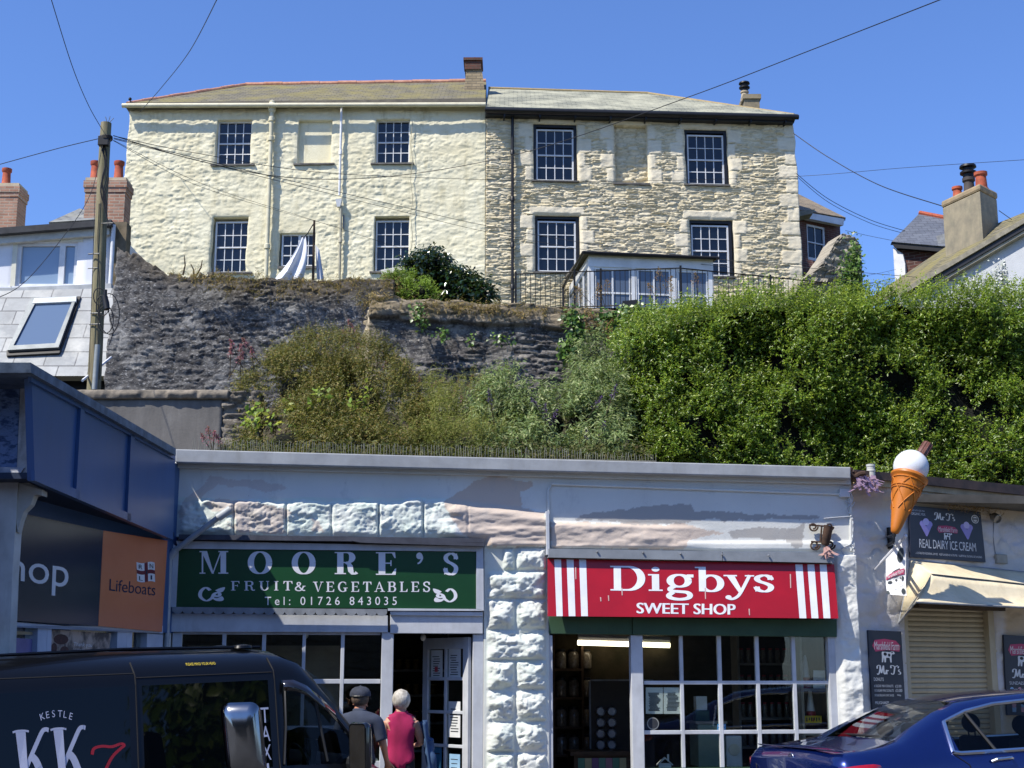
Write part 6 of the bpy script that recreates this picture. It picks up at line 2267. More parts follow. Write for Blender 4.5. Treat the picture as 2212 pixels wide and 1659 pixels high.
# ================================================================ ice cream kiosk on the right
kio = thing('kiosk_building', 'off white rough stone kiosk with a beige roller shutter and dark roof edge', 'kiosk', KI.at(1, 0.1))
sh_r = KI.rect(1962, 1312, 2158, 1700)
sh_r = (sh_r[0], sh_r[1], 0.2, sh_r[3])


def h_kiosk(S, Z):
    r, _ = rubble(S, Z, 0.24, 0.55, 83, 0.05, 0.9, 0.4)
    return 0.035 * r + 0.05 * (fbm(S * 2, Z * 2.6, 4, 5) - 0.5)


k0, k1 = KI.sz(1838, 1200)[0], KI.sz(2330, 1200)[0]
V, Fq, S_, Z_ = wall_grid(KI, k0, k1, -0.2, 4.05, 0.03, [sh_r], h_kiosk, back=0.3, top=lambda S: np.interp(S, [KI.sz(1840, 1)[0], KI.sz(2212, 1)[0]], [KI.sz(1845, 1028)[1], KI.sz(2212, 1062)[1]]))
Uk, Vk = proj(plpts(KI, S_, Z_))
t = NT('kiosk_limewash')
c = t.ramp(t.noise(1.2, 7), [(0.3, '#b3b1ac'), (0.7, '#d0ccc3')])
f = t.ramp(t.noise(1.9, 9, (1, 1, 2), 0.7), [(0.48, 0.0), (0.62, 0.8)])
c = t.mix(f, c, '#c3c4cc')
c = t.mix(t.attr('tan'), c, '#b3a184')
c = t.mix(t.attr('pinkish'), c, '#c09c8c')
d = t.ramp(t.noise(4, 10, rough=0.75), [(0.58, 0.0), (0.75, 0.6)])
c = t.mix(d, c, '#85807c')
t.set(Base_Color=c, Roughness=0.85, Specular_IOR_Level=0.25)
t.bump(t.noise(30, 8, rough=0.7), 0.5, 0.015)
tan = sstep(1110, 1080, Vk - (Uk - 1840) * 0.1) * 0.8 + sstep(2160, 2175, Uk) * sstep(1300, 1320, Vk) * 0.8
obj('wall', (V, Fq), t.m, kio, smooth='all', attrs={'tan': tan, 'pinkish': 0.55 * np.exp(-((Uk - 1885) / 35) ** 2 - ((Vk - 1055) / 40) ** 2)})
b = MB()
b.slab(KI, ((1845, 1014), (2330, 1060), (2330, 1082), (1845, 1030)), 0.10, 0.6)
obj('roof_edge', b, M('dark_roof_edge', '#5b4a41', '#3f3734', rough=0.8, scale=5), kio)
b = MB()
b.slab(KI, ((1845, 1030.5), (2330, 1082.5), (2330, 1098), (1845, 1044)), 0.05, 0.1)
obj('moulding', b, M('tan_moulding', '#b5a486', '#9c8d73', rough=0.85, scale=4, dirt=0.5), kio)
obj('roof', MB().prism([KI.at(k0, 3.85, -0.3), KI.at(k1, 3.85, -0.3), KI.at(k1, 3.85, -3), KI.at(k0, 3.85, -3)], (0, 0, 0.08)), bpy.data.materials['roof_asphalt'], kio)
obj('back_wall', MB().pbox(KI, k0, k1, 0, 3.8, -3.2, -3.0), m_lime, kio)
# dead weeds on the moulding
r = np.random.default_rng(15)
us = 2100 + r.normal(0, 32, 260)
O = np.array([KI.hit(u, 1078 + (u - 2000) * 0.1 + abs(r.normal(0, 7)), 0.10) for u in us])
d = unit(np.stack([r.normal(0, 0.6, len(O)), r.normal(-0.5, 0.3, len(O)), r.normal(-0.2, 0.6, len(O))], -1))
pos, nrm, ax = sprigs(O, d, r.uniform(0.03, 0.10, len(O)), 4, r)
tag(leaves('dead_moss', pos, nrm, r.uniform(0.015, 0.03, len(pos)), m_rust, None, 0.3, 0.2, 16, axis=ax), 'dead brown moss on the kiosk moulding above the ice cream board', 'moss', kind='stuff')
# shutter
m_shut = M('shutter_beige', '#b3a88c', '#a59a80', rough=0.5, scale=2, bump=0.03, dirt=0.25)
a0, a1, b0, b1 = sh_r
V_, nz = [], 0
b = MB()
pitch = 0.062
z = b0
prev = []
while z < b1 - 0.02:
    for fz, o in ((0.0, -0.10), (0.12, -0.085), (0.5, -0.078), (0.88, -0.085)):
        prev.append((z + pitch * fz, o))
    z += pitch
for (z0_, o0), (z1_, o1) in zip(prev[:-1], prev[1:]):
    b.quad(KI.at(a0 + 0.05, z0_, o0), KI.at(a1 - 0.05, z0_, o0), KI.at(a1 - 0.05, z1_, o1), KI.at(a0 + 0.05, z1_, o1))
obj('roller_shutter', b, m_shut, kio)
for x0, x1 in ((a0 - 0.02, a0 + 0.06), (a1 - 0.10, a1 + 0.02)):
    obj('shutter_guide', MB().pbox(KI, x0, x1, b0, b1, -0.14, 0.0), m_shut, kio)
b = MB()
b.slab(KI, ((1985, 1301), (2172, 1308), (2172, 1320), (1985, 1312)), 0.10, 0.3)
obj('shutter_box', b, M('brown_box', '#4d4033', '#3a3027', rough=0.6), kio)
# awning: folding hood of three hoops
aw = thing('shop_awning', 'cream folding canvas awning over the kiosk shutter', 'awning', KI.hit(2080, 1300))
pv = KI.hit(1942, 1346, 0.03)
A0, A1 = KI.hit(1968, 1211, 0.04), KI.hit(2330, 1248, 0.04)
B0, B1 = KI.hit(2012, 1241, 0.36), KI.hit(2330, 1275, 0.36)
C0_, C1_ = KI.hit(1978, 1301, 0.80), KI.hit(2330, 1318, 0.80)
b = MB()


def cloth(a0_, a1_, c0_, c1_, sag, nu=24, nv=6, ph=0.0):
    def f(fu, fv):
        p = a0_.lerp(a1_, fu).lerp(c0_.lerp(c1_, fu), fv)
        w = math.sin(math.pi * fv)
        q = -sag * w * (0.6 + 0.8 * float(vnoise(np.array(fu * 7 + ph), np.array(fv * 2), 4)))
        return p + KI.n * q + Vector((0, 0, q * 0.7))
    b.grid(f, nu, nv)


cloth(A0, A1, B0, B1, 0.02)
cloth(B0, B1, C0_, C1_, 0.06, ph=3)
D0 = KI.hit(1945, 1340, 0.22)
b.add([A0, B0, pv], [(0, 1, 2)])
b.add([B0, C0_, pv], [(0, 1, 2)])
m_canvas = M('cream_canvas', '#dccfb0', '#cbbd9c', rough=0.85, scale=2.5, bump=0.25, bscale=14, dirt=0.3, dirtc='#8e8468', bdist=0.02)
cv_ = obj('canvas', b, m_canvas, aw, smooth='all')
cv_.modifiers.new('thick', 'SOLIDIFY').thickness = 0.006
b = MB()
for h0, h1 in ((A0, A1), (B0, B1), (C0_, C1_)):
    b.tube([pv, h0, h1], 0.012, 6)
obj('hoop_frame', b, m_lead, aw)
b = MB()
b.tube([B0 + KI.n * 0.012, B1 + KI.n * 0.012], 0.006, 5)
obj('cord', b, m_cable, aw)
# boards
m_board = M('black_board', '#262a38', '#1f2330', rough=0.4, scale=2, bump=0.02)
m_chalk = M('board_white', '#d3d6d8', '#c3c6c9', rough=0.6, bump=0)
m_pinkp = M('board_pink', '#b34468', '#a03a5c', rough=0.6, bump=0)
m_lilac = M('board_lilac', '#9c95cf', '#8a83c0', rough=0.6, bump=0)
m_lilac2 = M('board_lilac_pale', '#bdb7e0', '#b0aad8', rough=0.6, bump=0)
m_dkspot = M('board_dark', '#1d2027', '#181b21', rough=0.6, bump=0)


def quadmap(pl, q, off):
    c = [pl.hit(u, v, off) for u, v in q]
    return lambda x, y, e=0.0: c[0].lerp(c[1], x).lerp(c[3].lerp(c[2], x), y) + pl.n * e


def flat(f, pts, mb, e):
    mb.add([f(x, y, e) for x, y in pts], [tuple(range(len(pts)))])


def textq(f, mb, gl, x0, y0, x1, y1, e, dy=0.0):
    put(mb, gl, [f(x0, y0, e), f(x1, y0 + dy, e), f(x1, y1 + dy, e), f(x0, y1, e)])


def ell(cx, cy, rx, ry, n=20, a0=0, a1=360):
    return [(cx + rx * math.cos(math.radians(a0 + (a1 - a0) * k / n)), cy + ry * math.sin(math.radians(a0 + (a1 - a0) * k / n))) for k in range(n if a1 - a0 == 360 else n + 1)]


def script_mr():
    """brush script: Mr T's"""
    vs, fs = [], []

    def st(pts, T=0.11, t_=0.05):
        v_, f_ = brush(smooth_path(pts, 5), T, t_, 1.0)
        b0 = len(vs)
        vs.extend(v_)
        fs.extend([tuple(i + b0 for i in q) for q in f_])
    st([(0.02, 0.10), (0.10, 0.02), (0.20, 0.20), (0.27, 0.60), (0.30, 0.95)])
    st([(0.05, 0.62), (0.06, 0.86), (0.18, 0.98), (0.28, 0.93)])
    st([(0.30, 0.95), (0.34, 0.50), (0.38, 0.18), (0.47, 0.55), (0.57, 0.95)])
    st([(0.57, 0.95), (0.57, 0.5), (0.60, 0.14), (0.68, 0.08), (0.76, 0.28)])
    st([(0.76, 0.28), (0.80, 0.48), (0.84, 0.38), (0.90, 0.46), (0.96, 0.40)])
    st([(0.80, 0.45), (0.80, 0.2), (0.82, 0.05)])
    st([(1.18, 0.70), (1.16, 0.92), (1.30, 0.98), (1.50, 0.88), (1.74, 0.98)])
    st([(1.50, 0.90), (1.44, 0.50), (1.38, 0.15), (1.26, 0.05), (1.17, 0.18)])
    st([(1.78, 0.92), (1.78, 0.82), (1.74, 0.72)])
    st([(1.92, 0.55), (1.80, 0.52), (1.80, 0.38), (1.92, 0.28), (1.90, 0.10), (1.74, 0.08)])
    return vs, fs


def cow(f, x, y, w, h, mbw, mbd, e):
    """patched cow standing side on, head to the right"""
    g = lambda pts: [(x + a * w, y + (1 - c) * h) for a, c in pts]
    flat(f, g([(0.05, 0.85), (0.10, 0.95), (0.65, 0.92), (0.78, 0.99), (0.92, 0.98), (1.0, 0.82), (0.93, 0.74), (0.80, 0.74), (0.74, 0.55), (0.74, 0.02), (0.64, 0.02), (0.60, 0.42), (0.36, 0.42), (0.32, 0.02), (0.22, 0.02), (0.20, 0.45), (0.12, 0.02), (0.03, 0.02), (0.06, 0.5)]), mbw, e)
    flat(f, g(ell(0.30, 0.74, 0.12, 0.15, 10)), mbd, e + 0.001)
    flat(f, g(ell(0.58, 0.66, 0.09, 0.14, 10)), mbd, e + 0.001)
    flat(f, g(ell(0.80, 0.90, 0.06, 0.06, 8)), mbd, e + 0.001)


def banner(f, x, y, w, h, mbp, mbw, e, sz=1.0):
    """pink brush banner with Marshfield Farm in hand lettering"""
    pts = [(x, y + h * 0.55), (x + w * 0.08, y + h * 0.12), (x + w * 0.45, y), (x + w * 0.85, y + h * 0.12), (x + w, y + h * 0.5), (x + w * 0.95, y + h * 0.95), (x + w * 0.5, y + h * 0.85), (x + w * 0.1, y + h)]
    flat(f, pts, mbp, e)
    textq(f, mbw, sans('Marshfield Farm', 0.95, 0.15), x + w * 0.06, y + h * 0.22, x + w * 0.95, y + h * 0.84, e + 0.002)


BQ = ((1965, 1092), (2118.5, 1106), (2129.7, 1214.7), (1967, 1204))
bd = tag(obj('menu_board', MB().slab(KI, BQ, 0.06, 0.03), m_board, bevel=0.004), 'wide black board reading REAL DAIRY ICE CREAM above the awning', 'sign')
f = quadmap(KI, BQ, 0.0605)
w_, p_, l_, l2, dk = MB(), MB(), MB(), MB(), MB()
textq(f, w_, script_mr(), 0.33, 0.085, 0.62, 0.24, 0.002)
textq(f, w_, sans('REAL DAIRY ICE CREAM', 0.95), 0.115, 0.63, 0.88, 0.80, 0.002)
textq(f, w_, sans('MADE WITH OUR OWN'), 0.02, 0.07, 0.20, 0.10, 0.002)
textq(f, w_, sans('ORGANIC MILK'), 0.02, 0.125, 0.21, 0.175, 0.002)
textq(f, w_, sans('SUITABLE FOR VEGETARIANS    GM FREE    MOST FLAVOURS ARE GLUTEN FREE    NO ARTIFICIAL COLOURING OR FLAVOURING'), 0.085, 0.885, 0.95, 0.925, 0.002)
for x in (0.065, 0.285, 0.395, 0.655):
    flat(f, [(x, 0.905), (x + 0.006, 0.93), (x + 0.016, 0.875), (x + 0.006, 0.915)], w_, 0.002)
banner(f, 0.36, 0.33, 0.29, 0.15, p_, w_, 0.002)
cow(f, 0.445, 0.47, 0.12, 0.14, w_, dk, 0.003)
for cx in (0.215, 0.775):
    flat(f, [(cx - 0.075, 0.37), (cx + 0.075, 0.37), (cx + 0.012, 0.57), (cx - 0.004, 0.57)], l_, 0.002)
    for ox, oy in ((-0.045, 0.33), (0.045, 0.33)):
        flat(f, ell(cx + ox, oy, 0.042, 0.06), l_, 0.0025)
    flat(f, ell(cx, 0.29, 0.042, 0.07), l2, 0.003)
flat(f, ell(0.905, 0.155, 0.053, 0.085, 26), w_, 0.002)
flat(f, ell(0.905, 0.155, 0.042, 0.068, 26), dk, 0.003)
flat(f, ell(0.905, 0.155, 0.032, 0.052, 26), w_, 0.004)
flat(f, [(0.866, 0.135), (0.944, 0.135), (0.944, 0.175), (0.866, 0.175)], dk, 0.005)
textq(f, w_, sans('ORGANIC'), 0.87, 0.142, 0.94, 0.168, 0.006)
lift(w_, KI.n)
for nm, mb_, mt in (('lettering', w_, m_chalk), ('banner', p_, m_pinkp), ('ice_cream_picture', l_, m_lilac), ('scoop_picture', l2, m_lilac2), ('dark_marks', dk, m_dkspot)):
    obj(nm, mb_, mt, bd)


def menu(q, label, rows, extra=None):
    o = tag(obj('menu_board', MB().slab(KI, q, 0.05, 0.025), m_board, bevel=0.003), label, 'sign')
    f = quadmap(KI, q, 0.0505)
    w, p, d_ = MB(), MB(), MB()
    banner(f, 0.10, 0.10, 0.84, 0.16, p, w, 0.002)
    cow(f, 0.34, 0.25, 0.42, 0.14, w, d_, 0.003)
    textq(f, w, script_mr(), 0.18, 0.42, 0.92, 0.54, 0.002)
    for txt, x0, y0, x1, y1 in rows:
        textq(f, w, sans(txt), x0, y0, x1, y1, 0.002)
    lift(w, KI.n)
    obj('lettering', w, m_chalk, o)
    obj('banner', p, m_pinkp, o)
    obj('dark_marks', d_, m_dkspot, o)
    if extra:
        extra(f, o)


menu(((1875, 1361), (1947, 1364), (1957, 1540), (1885, 1540)), 'tall black donut price board on the wall left of the shutter',
     [('DONUTS', 0.09, 0.575, 0.38, 0.615), ('6 SUGAR MINI DONUTS', 0.09, 0.66, 0.66, 0.69), ('£2.00', 0.72, 0.66, 0.90, 0.69), ('10 SUGAR MINI DONUTS', 0.09, 0.715, 0.66, 0.745), ('£3.00', 0.72, 0.71, 0.92, 0.745),
      ('DOUBLE BELGIAN CHOC SAUCE', 0.09, 0.775, 0.66, 0.80), ('90p', 0.76, 0.775, 0.88, 0.80), ('MILKSHAKES', 0.09, 0.86, 0.50, 0.895)])


def cones(f, o):
    m = [MB(), MB()]
    for k, (x, y) in enumerate(((0.16, 0.72), (0.38, 0.72), (0.60, 0.72), (0.2, 0.9), (0.45, 0.9))):
        flat(f, ell(x, y - 0.03, 0.06, 0.04, 12), m[k % 2], 0.002)
        flat(f, [(x - 0.06, y), (x + 0.06, y), (x + 0.05, y + 0.06), (x - 0.05, y + 0.06)], m[(k + 1) % 2], 0.002)
    obj('tub_picture', m[0], M('print_pale_blue', '#8fb0cf', '#7d9fc0', bump=0), o)
    obj('sundae_picture', m[1], M('print_pale_pink', '#c79aa5', '#b98995', bump=0), o)


menu(((2168, 1371), (2245, 1376), (2252, 1545), (2176, 1545)), 'black sundae board cut off by the right edge of the view', [('SUNDAES', 0.1, 0.58, 0.5, 0.62)], cones)
# giant cone
OFF = 0.75
tip, top = KI.hit(1932, 1153, OFF), KI.hit(1968, 1018, OFF)
axv = (top - tip).normalized()
ic = thing('cone_sign', 'giant model ice cream cone with a chocolate flake on the kiosk wall', 'sign', tip)
Lc = (top - tip).length
m_cone = M('cone_orange', '#bd701f', '#ab6219', rough=0.45, scale=3, bump=0.05)
b = MB()
prof = [(0.02, 0), (0.045, 0.02)]
R0 = 0.186
for k in range(1, 11):
    h_ = Lc * 0.84 * k / 10
    prof.append((0.045 + (R0 - 0.045) * (h_ / (Lc * 0.84)), h_))
hh = Lc * 0.84
prof += [(R0 + 0.012, hh + 0.01), (R0 + 0.03, hh + 0.03), (R0 + 0.03, hh + 0.055), (R0 + 0.01, hh + 0.07)]
b.lathe(tip, prof, 26, axv)
co = obj('wafer_cone', b, m_cone, ic, smooth=True)
b = MB()
ax2 = axv.orthogonal().normalized()
ax3 = axv.cross(ax2)


def con(h_, a):
    rr_ = 0.045 + (R0 - 0.045) * (h_ / hh) + 0.004
    return tip + axv * h_ + (ax2 * math.cos(a) + ax3 * math.sin(a)) * rr_


for s_ in range(5):
    a0 = s_ * 2 * math.pi / 5
    b.tube([con(hh * 0.97 - 0.55 * hh * k / 12, a0 + 1.6 * k / 12) for k in range(13)], 0.007, 5)
    b.tube([con(hh * 0.97 - 0.55 * hh * k / 12, a0 - 1.6 * k / 12) for k in range(13)], 0.007, 5)
for h_ in (0.98, 0.84, 0.80):
    b.tube([con(hh * h_, 2 * math.pi * k / 24) for k in range(25)], 0.010, 6)
obj('wafer_ridge', b, m_cone, co)
bc = KI.hit(1968, 1009, OFF)
obj('ice_cream_ball', MB().ball(bc, 0.204, 26, 18), M('gloss_white', '#d9dcde', '#cfd2d5', rough=0.35, bump=0.02), ic, smooth=True)
fa_, fb_ = KI.hit(1984, 992, OFF - 0.02), KI.hit(2004, 960, OFF - 0.02)
dfl = (fb_ - fa_).normalized()
b = MB()
pf, n_ = [], 14
b.lathe(fa_, [(0.058, 0), (0.06, 0.1), (0.058, (fb_ - fa_).length), (0.03, (fb_ - fa_).length + 0.004), (0.02, (fb_ - fa_).length - 0.02)], 14, dfl)
o1 = dfl.orthogonal().normalized()
o2 = dfl.cross(o1)
for k in range(9):
    a = k * 2 * math.pi / 9
    dd = (o1 * math.cos(a) + o2 * math.sin(a)) * 0.06
    b.tube([fa_ + dd, fb_ + dd * 0.98], 0.008, 5)
obj('flake', b, M('chocolate', '#6b4238', '#553329', rough=0.6, scale=12, dirt=0.4, dirtc='#b9a9a2'), ic, smooth=True)
b = MB()
b.pbox(KI, *KI.rect(1914, 1140, 1921, 1186), 0.02, 0.06)
w0, w1_ = KI.hit(1918, 1160, 0.04), tip + Vector((0, 0, -0.02))
b.tube([w0, w1_, tip + axv * 0.05], 0.02, 6)
b.tube([KI.hit(1918, 1178, 0.04), KI.hit(1930, 1172, OFF), tip + axv * 0.02], 0.02, 6)
obj('wall_bracket', b, m_iron, ic)
# farm flag on a raked pole
fp0, fp1 = KI.hit(1890, 1230, 0.03), KI.hit(1956, 1158, 0.75)
fg = thing('flag', 'white cow patterned flag hanging from a raked white pole on the kiosk', 'flag', fp0)
obj('pole', MB().tube([fp0, fp0.lerp(fp1, 0.2)], 0.010, 6).tube([fp0.lerp(fp1, 0.2), fp1], 0.018, 8).ball(fp1, 0.024, 10, 6), m_white, fg, smooth=True)
FQ = [fp0.lerp(fp1, 0.36), fp1 + Vector((0, 0, -0.01))]
fl_l = KI.hit(1917, 1284, 0.42)
fl_r = KI.hit(1960, 1287, 0.75)


FN = (FQ[1] - FQ[0]).cross(Vector((0, 0, 1))).normalized()
FN = -FN if FN.y > 0 else FN


def flagpt(x, y, e=0.0):
    top_ = FQ[0].lerp(FQ[1], x)
    bot = fl_l.lerp(fl_r, x)
    p = top_.lerp(bot, y)
    return p + FN * (0.02 * math.sin(x * 6 + y * 3) * y + e * 2)


fo = obj('cloth', MB().grid(lambda x, y: flagpt(x, y), 12, 16), M('flag_white', '#dcdddc', '#d2d4d3', rough=0.8, bump=0), fg, smooth='all')
b, bp2, bw2 = MB(), MB(), MB()


def dense(pts):
    return pts


def on_flag(pts, mb, e):
    mb.add([flagpt(x, y, e) for x, y in pts], [tuple(range(len(pts)))])


for cx, cy, rx, ry in ((0.74, 0.24, 0.17, 0.13), (0.18, 0.70, 0.09, 0.035), (0.86, 0.69, 0.07, 0.045), (0.9, 0.92, 0.09, 0.05), (0.06, 0.95, 0.06, 0.05), (0.5, 0.49, 0.2, 0.025), (0.45, 0.68, 0.05, 0.02), (0.7, 0.66, 0.04, 0.02)):
    on_flag(ell(cx, cy, rx, ry, 14), b, 0.004)
obj('cow_patch', b, M('flag_grey', '#3c4448', '#333a3e', bump=0), fo)
on_flag([(0.06, 0.53), (0.3, 0.50), (0.6, 0.50), (0.98, 0.53), (0.97, 0.63), (0.6, 0.60), (0.3, 0.60), (0.05, 0.63)], bp2, 0.006)
obj('banner', bp2, m_pinkp, fo)
gl = sans('Marshfield Farm', 0.95, 0.15)
put(bw2, gl, [flagpt(0.10, 0.525, 0.009), flagpt(0.95, 0.525, 0.009), flagpt(0.95, 0.60, 0.009), flagpt(0.10, 0.60, 0.009)])
obj('lettering', bw2, m_chalk, fo)
b = MB()
put(b, sans('REAL DAIRY ICE CREAM'), [flagpt(0.12, 0.78, 0.008), flagpt(0.9, 0.78, 0.008), flagpt(0.9, 0.815, 0.008), flagpt(0.12, 0.815, 0.008)])
obj('lettering', b, M('flag_pale_grey', '#a9adb0', '#9ca0a3', bump=0), fo)
# small wall fittings
p = KI.hit(2148, 1117, 0.1)
sp_ = thing('spot_lamp', 'small round spot lamp on the kiosk wall beside the ice cream board', 'lamp', p)
dl = Vector((0.35, -0.8, -0.45)).normalized()
obj('lamp_head', MB().lathe(p - dl * 0.05, [(0.03, 0), (0.055, 0.03), (0.06, 0.12), (0.05, 0.125), (0.045, 0.10)], 14, dl), M('lamp_metal', '#8e8b84', '#77746d', rough=0.4, metal=0.5), sp_, smooth=True)
obj('arm', MB().tube([KI.hit(2138, 1112, 0.0), p], 0.02, 6), m_iron, sp_)
b = MB()
b.tube([KI.hit(2147, 1124, 0.03), KI.hit(2145, 1160, 0.03), KI.hit(2150, 1196, 0.03)], 0.006, 5)
obj('cable', b, m_lead, sp_)
s0, s1, z0, z1 = KI.rect(2145, 1198, 2168, 1218)
tag(obj('junction_box', MB().pbox(KI, s0, s1, z0, z1, 0.0, 0.07), M('weathered_box', '#9c998c', '#828075', rough=0.7), bevel=0.01), 'weathered grey junction box right of the ice cream board', 'electrical box')
s0, s1, z0, z1 = SH.rect(1810.5, 1057, 1832, 1075)
tag(obj('junction_box', MB().pbox(SH, s0, s1, z0, z1, 0.0, 0.06), M('white_box', '#c5c9cd', '#b6babe', rough=0.5, bump=0), bevel=0.008), 'small white junction box under the coping above the sweet shop', 'electrical box')
b = MB()
wp = [(1832, 1078), (1836, 1090), (1830, 1100), (1837, 1112), (1842, 1125), (1842, 1155), (1838, 1174), (1828, 1180), (1818, 1186), (1823, 1198), (1838, 1203), (1845, 1195), (1843, 1180), (1838, 1172)]
b.tube([SH.hit(u, v, 0.03 + 0.01 * (k % 2)) for k, (u, v) in enumerate(smooth_path(wp, 4))], 0.007, 6)
b.tube([SH.hit(u, v, 0.03) for u, v in smooth_path([(1780, 1120), (1815, 1117), (1838, 1116), (1841, 1122)], 4)], 0.007, 6)
b.tube([SH.hit(u, v, 0.03) for u, v in smooth_path([(1834, 1062), (1842, 1075), (1838, 1088), (1825, 1080), (1838, 1095), (1846, 1085)], 4)], 0.006, 6)
tag(obj('loose_cable', b, M('white_cable', '#b9bcbf', '#a9acaf', bump=0)), 'loose white looped cable on the wall right of the rusty bracket', 'cable')
# rusty scroll bracket with a bucket lamp
m_rusty = M('rusty_iron', '#4f3a2c', '#33261f', rough=0.9, scale=14, bump=0.5)
p = SH.hit(1773, 1160, 0.06)
br_ = thing('scroll_bracket', 'rusty wrought iron scroll bracket with a leaning pot above the red sign', 'bracket', p)
b = MB()
for u, v, r_ in ((1757, 1138, 10), (1760, 1178, 11), (1792, 1138, 9), (1793, 1177, 11)):
    b.tube([SH.hit(u + r_ * (1 - 0.03 * k) * math.cos(k * 0.42), v + r_ * (1 - 0.03 * k) * math.sin(k * 0.42), 0.05) for k in range(20)], 0.010, 5)
b.tube([SH.hit(1748, 1134, 0.05), SH.hit(1797, 1138, 0.05)], 0.011, 5)
b.tube([SH.hit(1752, 1170, 0.05), SH.hit(1798, 1172, 0.05)], 0.011, 5)
b.tube([SH.hit(1775, 1136, 0.05), SH.hit(1772, 1172, 0.05)], 0.011, 5)
obj('scrolls', b, m_rusty, br_)
a_, c_ = SH.hit(1782, 1178, 0.11), SH.hit(1790, 1136, 0.13)
obj('pot', MB().lathe(a_, [(0.035, 0), (0.05, 0.02), (0.055, (c_ - a_).length * 0.9), (0.06, (c_ - a_).length), (0.045, (c_ - a_).length), (0.04, (c_ - a_).length - 0.08)], 12, c_ - a_), m_rusty, br_, smooth=True)
m_ribbon = M('faded_ribbon', '#c9a397', '#b58d84', rough=0.9, bump=0)


def ribbons(name, label, pl, cu, cv, n, L, seed, mt, off=0.08, spread=16):
    r_ = random.Random(seed)
    mb = MB()
    for k in range(n):
        u, v = cu + r_.uniform(-spread, spread), cv + r_.uniform(-spread * 0.5, spread * 0.5)
        a = r_.uniform(-1.0, 1.0)
        pts = [(u + L * a * t_ * t_, v + L * t_ * (0.5 + 0.5 * (1 - abs(a)))) for t_ in (0, 0.35, 0.7, 1)]
        wv = 1.6 + r_.random() * 1.6
        for (x0, y0), (x1, y1) in zip(pts[:-1], pts[1:]):
            o0 = off + r_.uniform(0, 0.05)
            mb.quad(pl.hit(x0 - wv, y0, o0), pl.hit(x0 + wv, y0, o0), pl.hit(x1 + wv, y1, o0 + 0.01), pl.hit(x1 - wv, y1, o0 + 0.01))
    return tag(obj(name, mb, mt), label, 'ribbon')


ribbons('faded_ribbon', 'faded salmon ribbon hanging from the rusty scroll bracket', SH, 1785, 1182, 9, 26, 3, m_ribbon, 0.12, 5)
ribbons('faded_bunting', 'faded pink and purple bunting tangled at the kiosk roof corner', KI, 1872, 1036, 26, 30, 5, M('bunting_purple', '#a58aa6', '#c7a5ad', rough=0.9, bump=0, scale=20), 0.14, 24)
b = MB()
p = KI.hit(1882, 1030, 0.08)
b.lathe(p, [(0.05, 0), (0.05, 0.06), (0.055, 0.065), (0.055, 0.08), (0.05, 0.085), (0.05, 0.12), (0.055, 0.125), (0.055, 0.15), (0.03, 0.155)], 14)
tag(obj('roof_vent', b, M('grey_plastic', '#b9bab2', '#a5a69f', rough=0.5, bump=0), smooth=True), 'stubby pale grey vent pipe at the kiosk roof corner', 'vent')
b = MB()
b.tube([SH.hit(u, v, 0.10) for u, v in smooth_path([(1838, 1010), (1836, 1022), (1845, 1030), (1856, 1024), (1868, 1022)], 3)], 0.03, 8)
b.tube([KI.hit(u, v, 0.12) for u, v in ((1846, 1018), (1850, 1034))], 0.035, 8)
b.tube([KI.hit(u, v, 0.12) for u, v in ((1860, 1020), (1864, 1034), (1876, 1030))], 0.025, 8)
tag(obj('pipe_joint', b, m_rusty, smooth=True), 'tangle of dark rusty pipe ends where the two roofs meet', 'pipe')
# bird spikes along the coping
b = MB()
r_ = random.Random(4)
u = 418.0
while u < 1420:
    v = 969 + (u - 379) * 39 / 1459
    lean = r_.uniform(-5, 5)
    o = -0.10 + r_.uniform(-0.12, 0.06)
    a_ = SH.hit(u, v + 1, o)
    c_ = SH.hit(u + lean * 0.5, v - (17 if u < 1260 else 11) - r_.uniform(0, 7), o)
    b.tube([a_, c_], 0.0026, 4)
    u += r_.uniform(3.8, 7.5)
b.pbox(SH, SH.sz(418, 970)[0], SH.sz(1420, 990)[0], SH.sz(600, 976)[1] - 0.02, SH.sz(600, 976)[1] - 0.01, -0.2, -0.05)
tag(obj('bird_spikes', b, M('spike_metal', '#96917d', '#7b7666', rough=0.4, metal=0.3, bump=0)), 'row of thin bird spikes along the shop parade coping', 'bird spikes')
# ================================================================ lifeboat shop on the left
RG = Pl(360, 15.9, 30, 12.5)
# RS and RG run towards the camera; their n points left of travel, so turn it to face the street side
for q in (RS, RG):
    q.n = -q.n if q.n.x < 0 else q.n
rn_ = thing('lifeboat_shop', 'dark blue lifeboat charity shop at the left edge with a deep panelled canopy', 'shop', RS.at(2, 0))
m_navy = M('navy_paint', '#3c5c8a', '#33527e', rough=0.35, scale=1.2, bump=0.08, bscale=30, dirt=0.25, dirtc='#4d5a70', stretch=(1, 1, 0.3))
m_navy2 = M('peeling_navy', '#7f97bd', '#41597f', rough=0.5, scale=9, bump=0.9, bscale=22, lo=0.42, hi=0.5, stretch=(1, 1, 1.8), bdist=0.03)
s0, s1 = RS.sz(379, 1000)[0], RS.sz(70, 800)[0]
zt_, zb3 = RS.sz(380, 978)[1], RS.sz(376, 1166)[1]
zt2, zbn = RS.sz(70, 800)[1], RS.sz(75, 1036)[1]
b = MB()
b.prism([RS.hit(379, 976), RS.hit(68, 800), RS.hit(75, 1038), RS.hit(374, 1166)], RS.n * -0.06)
cn = obj('canopy', b, m_navy, rn_)
b = MB()
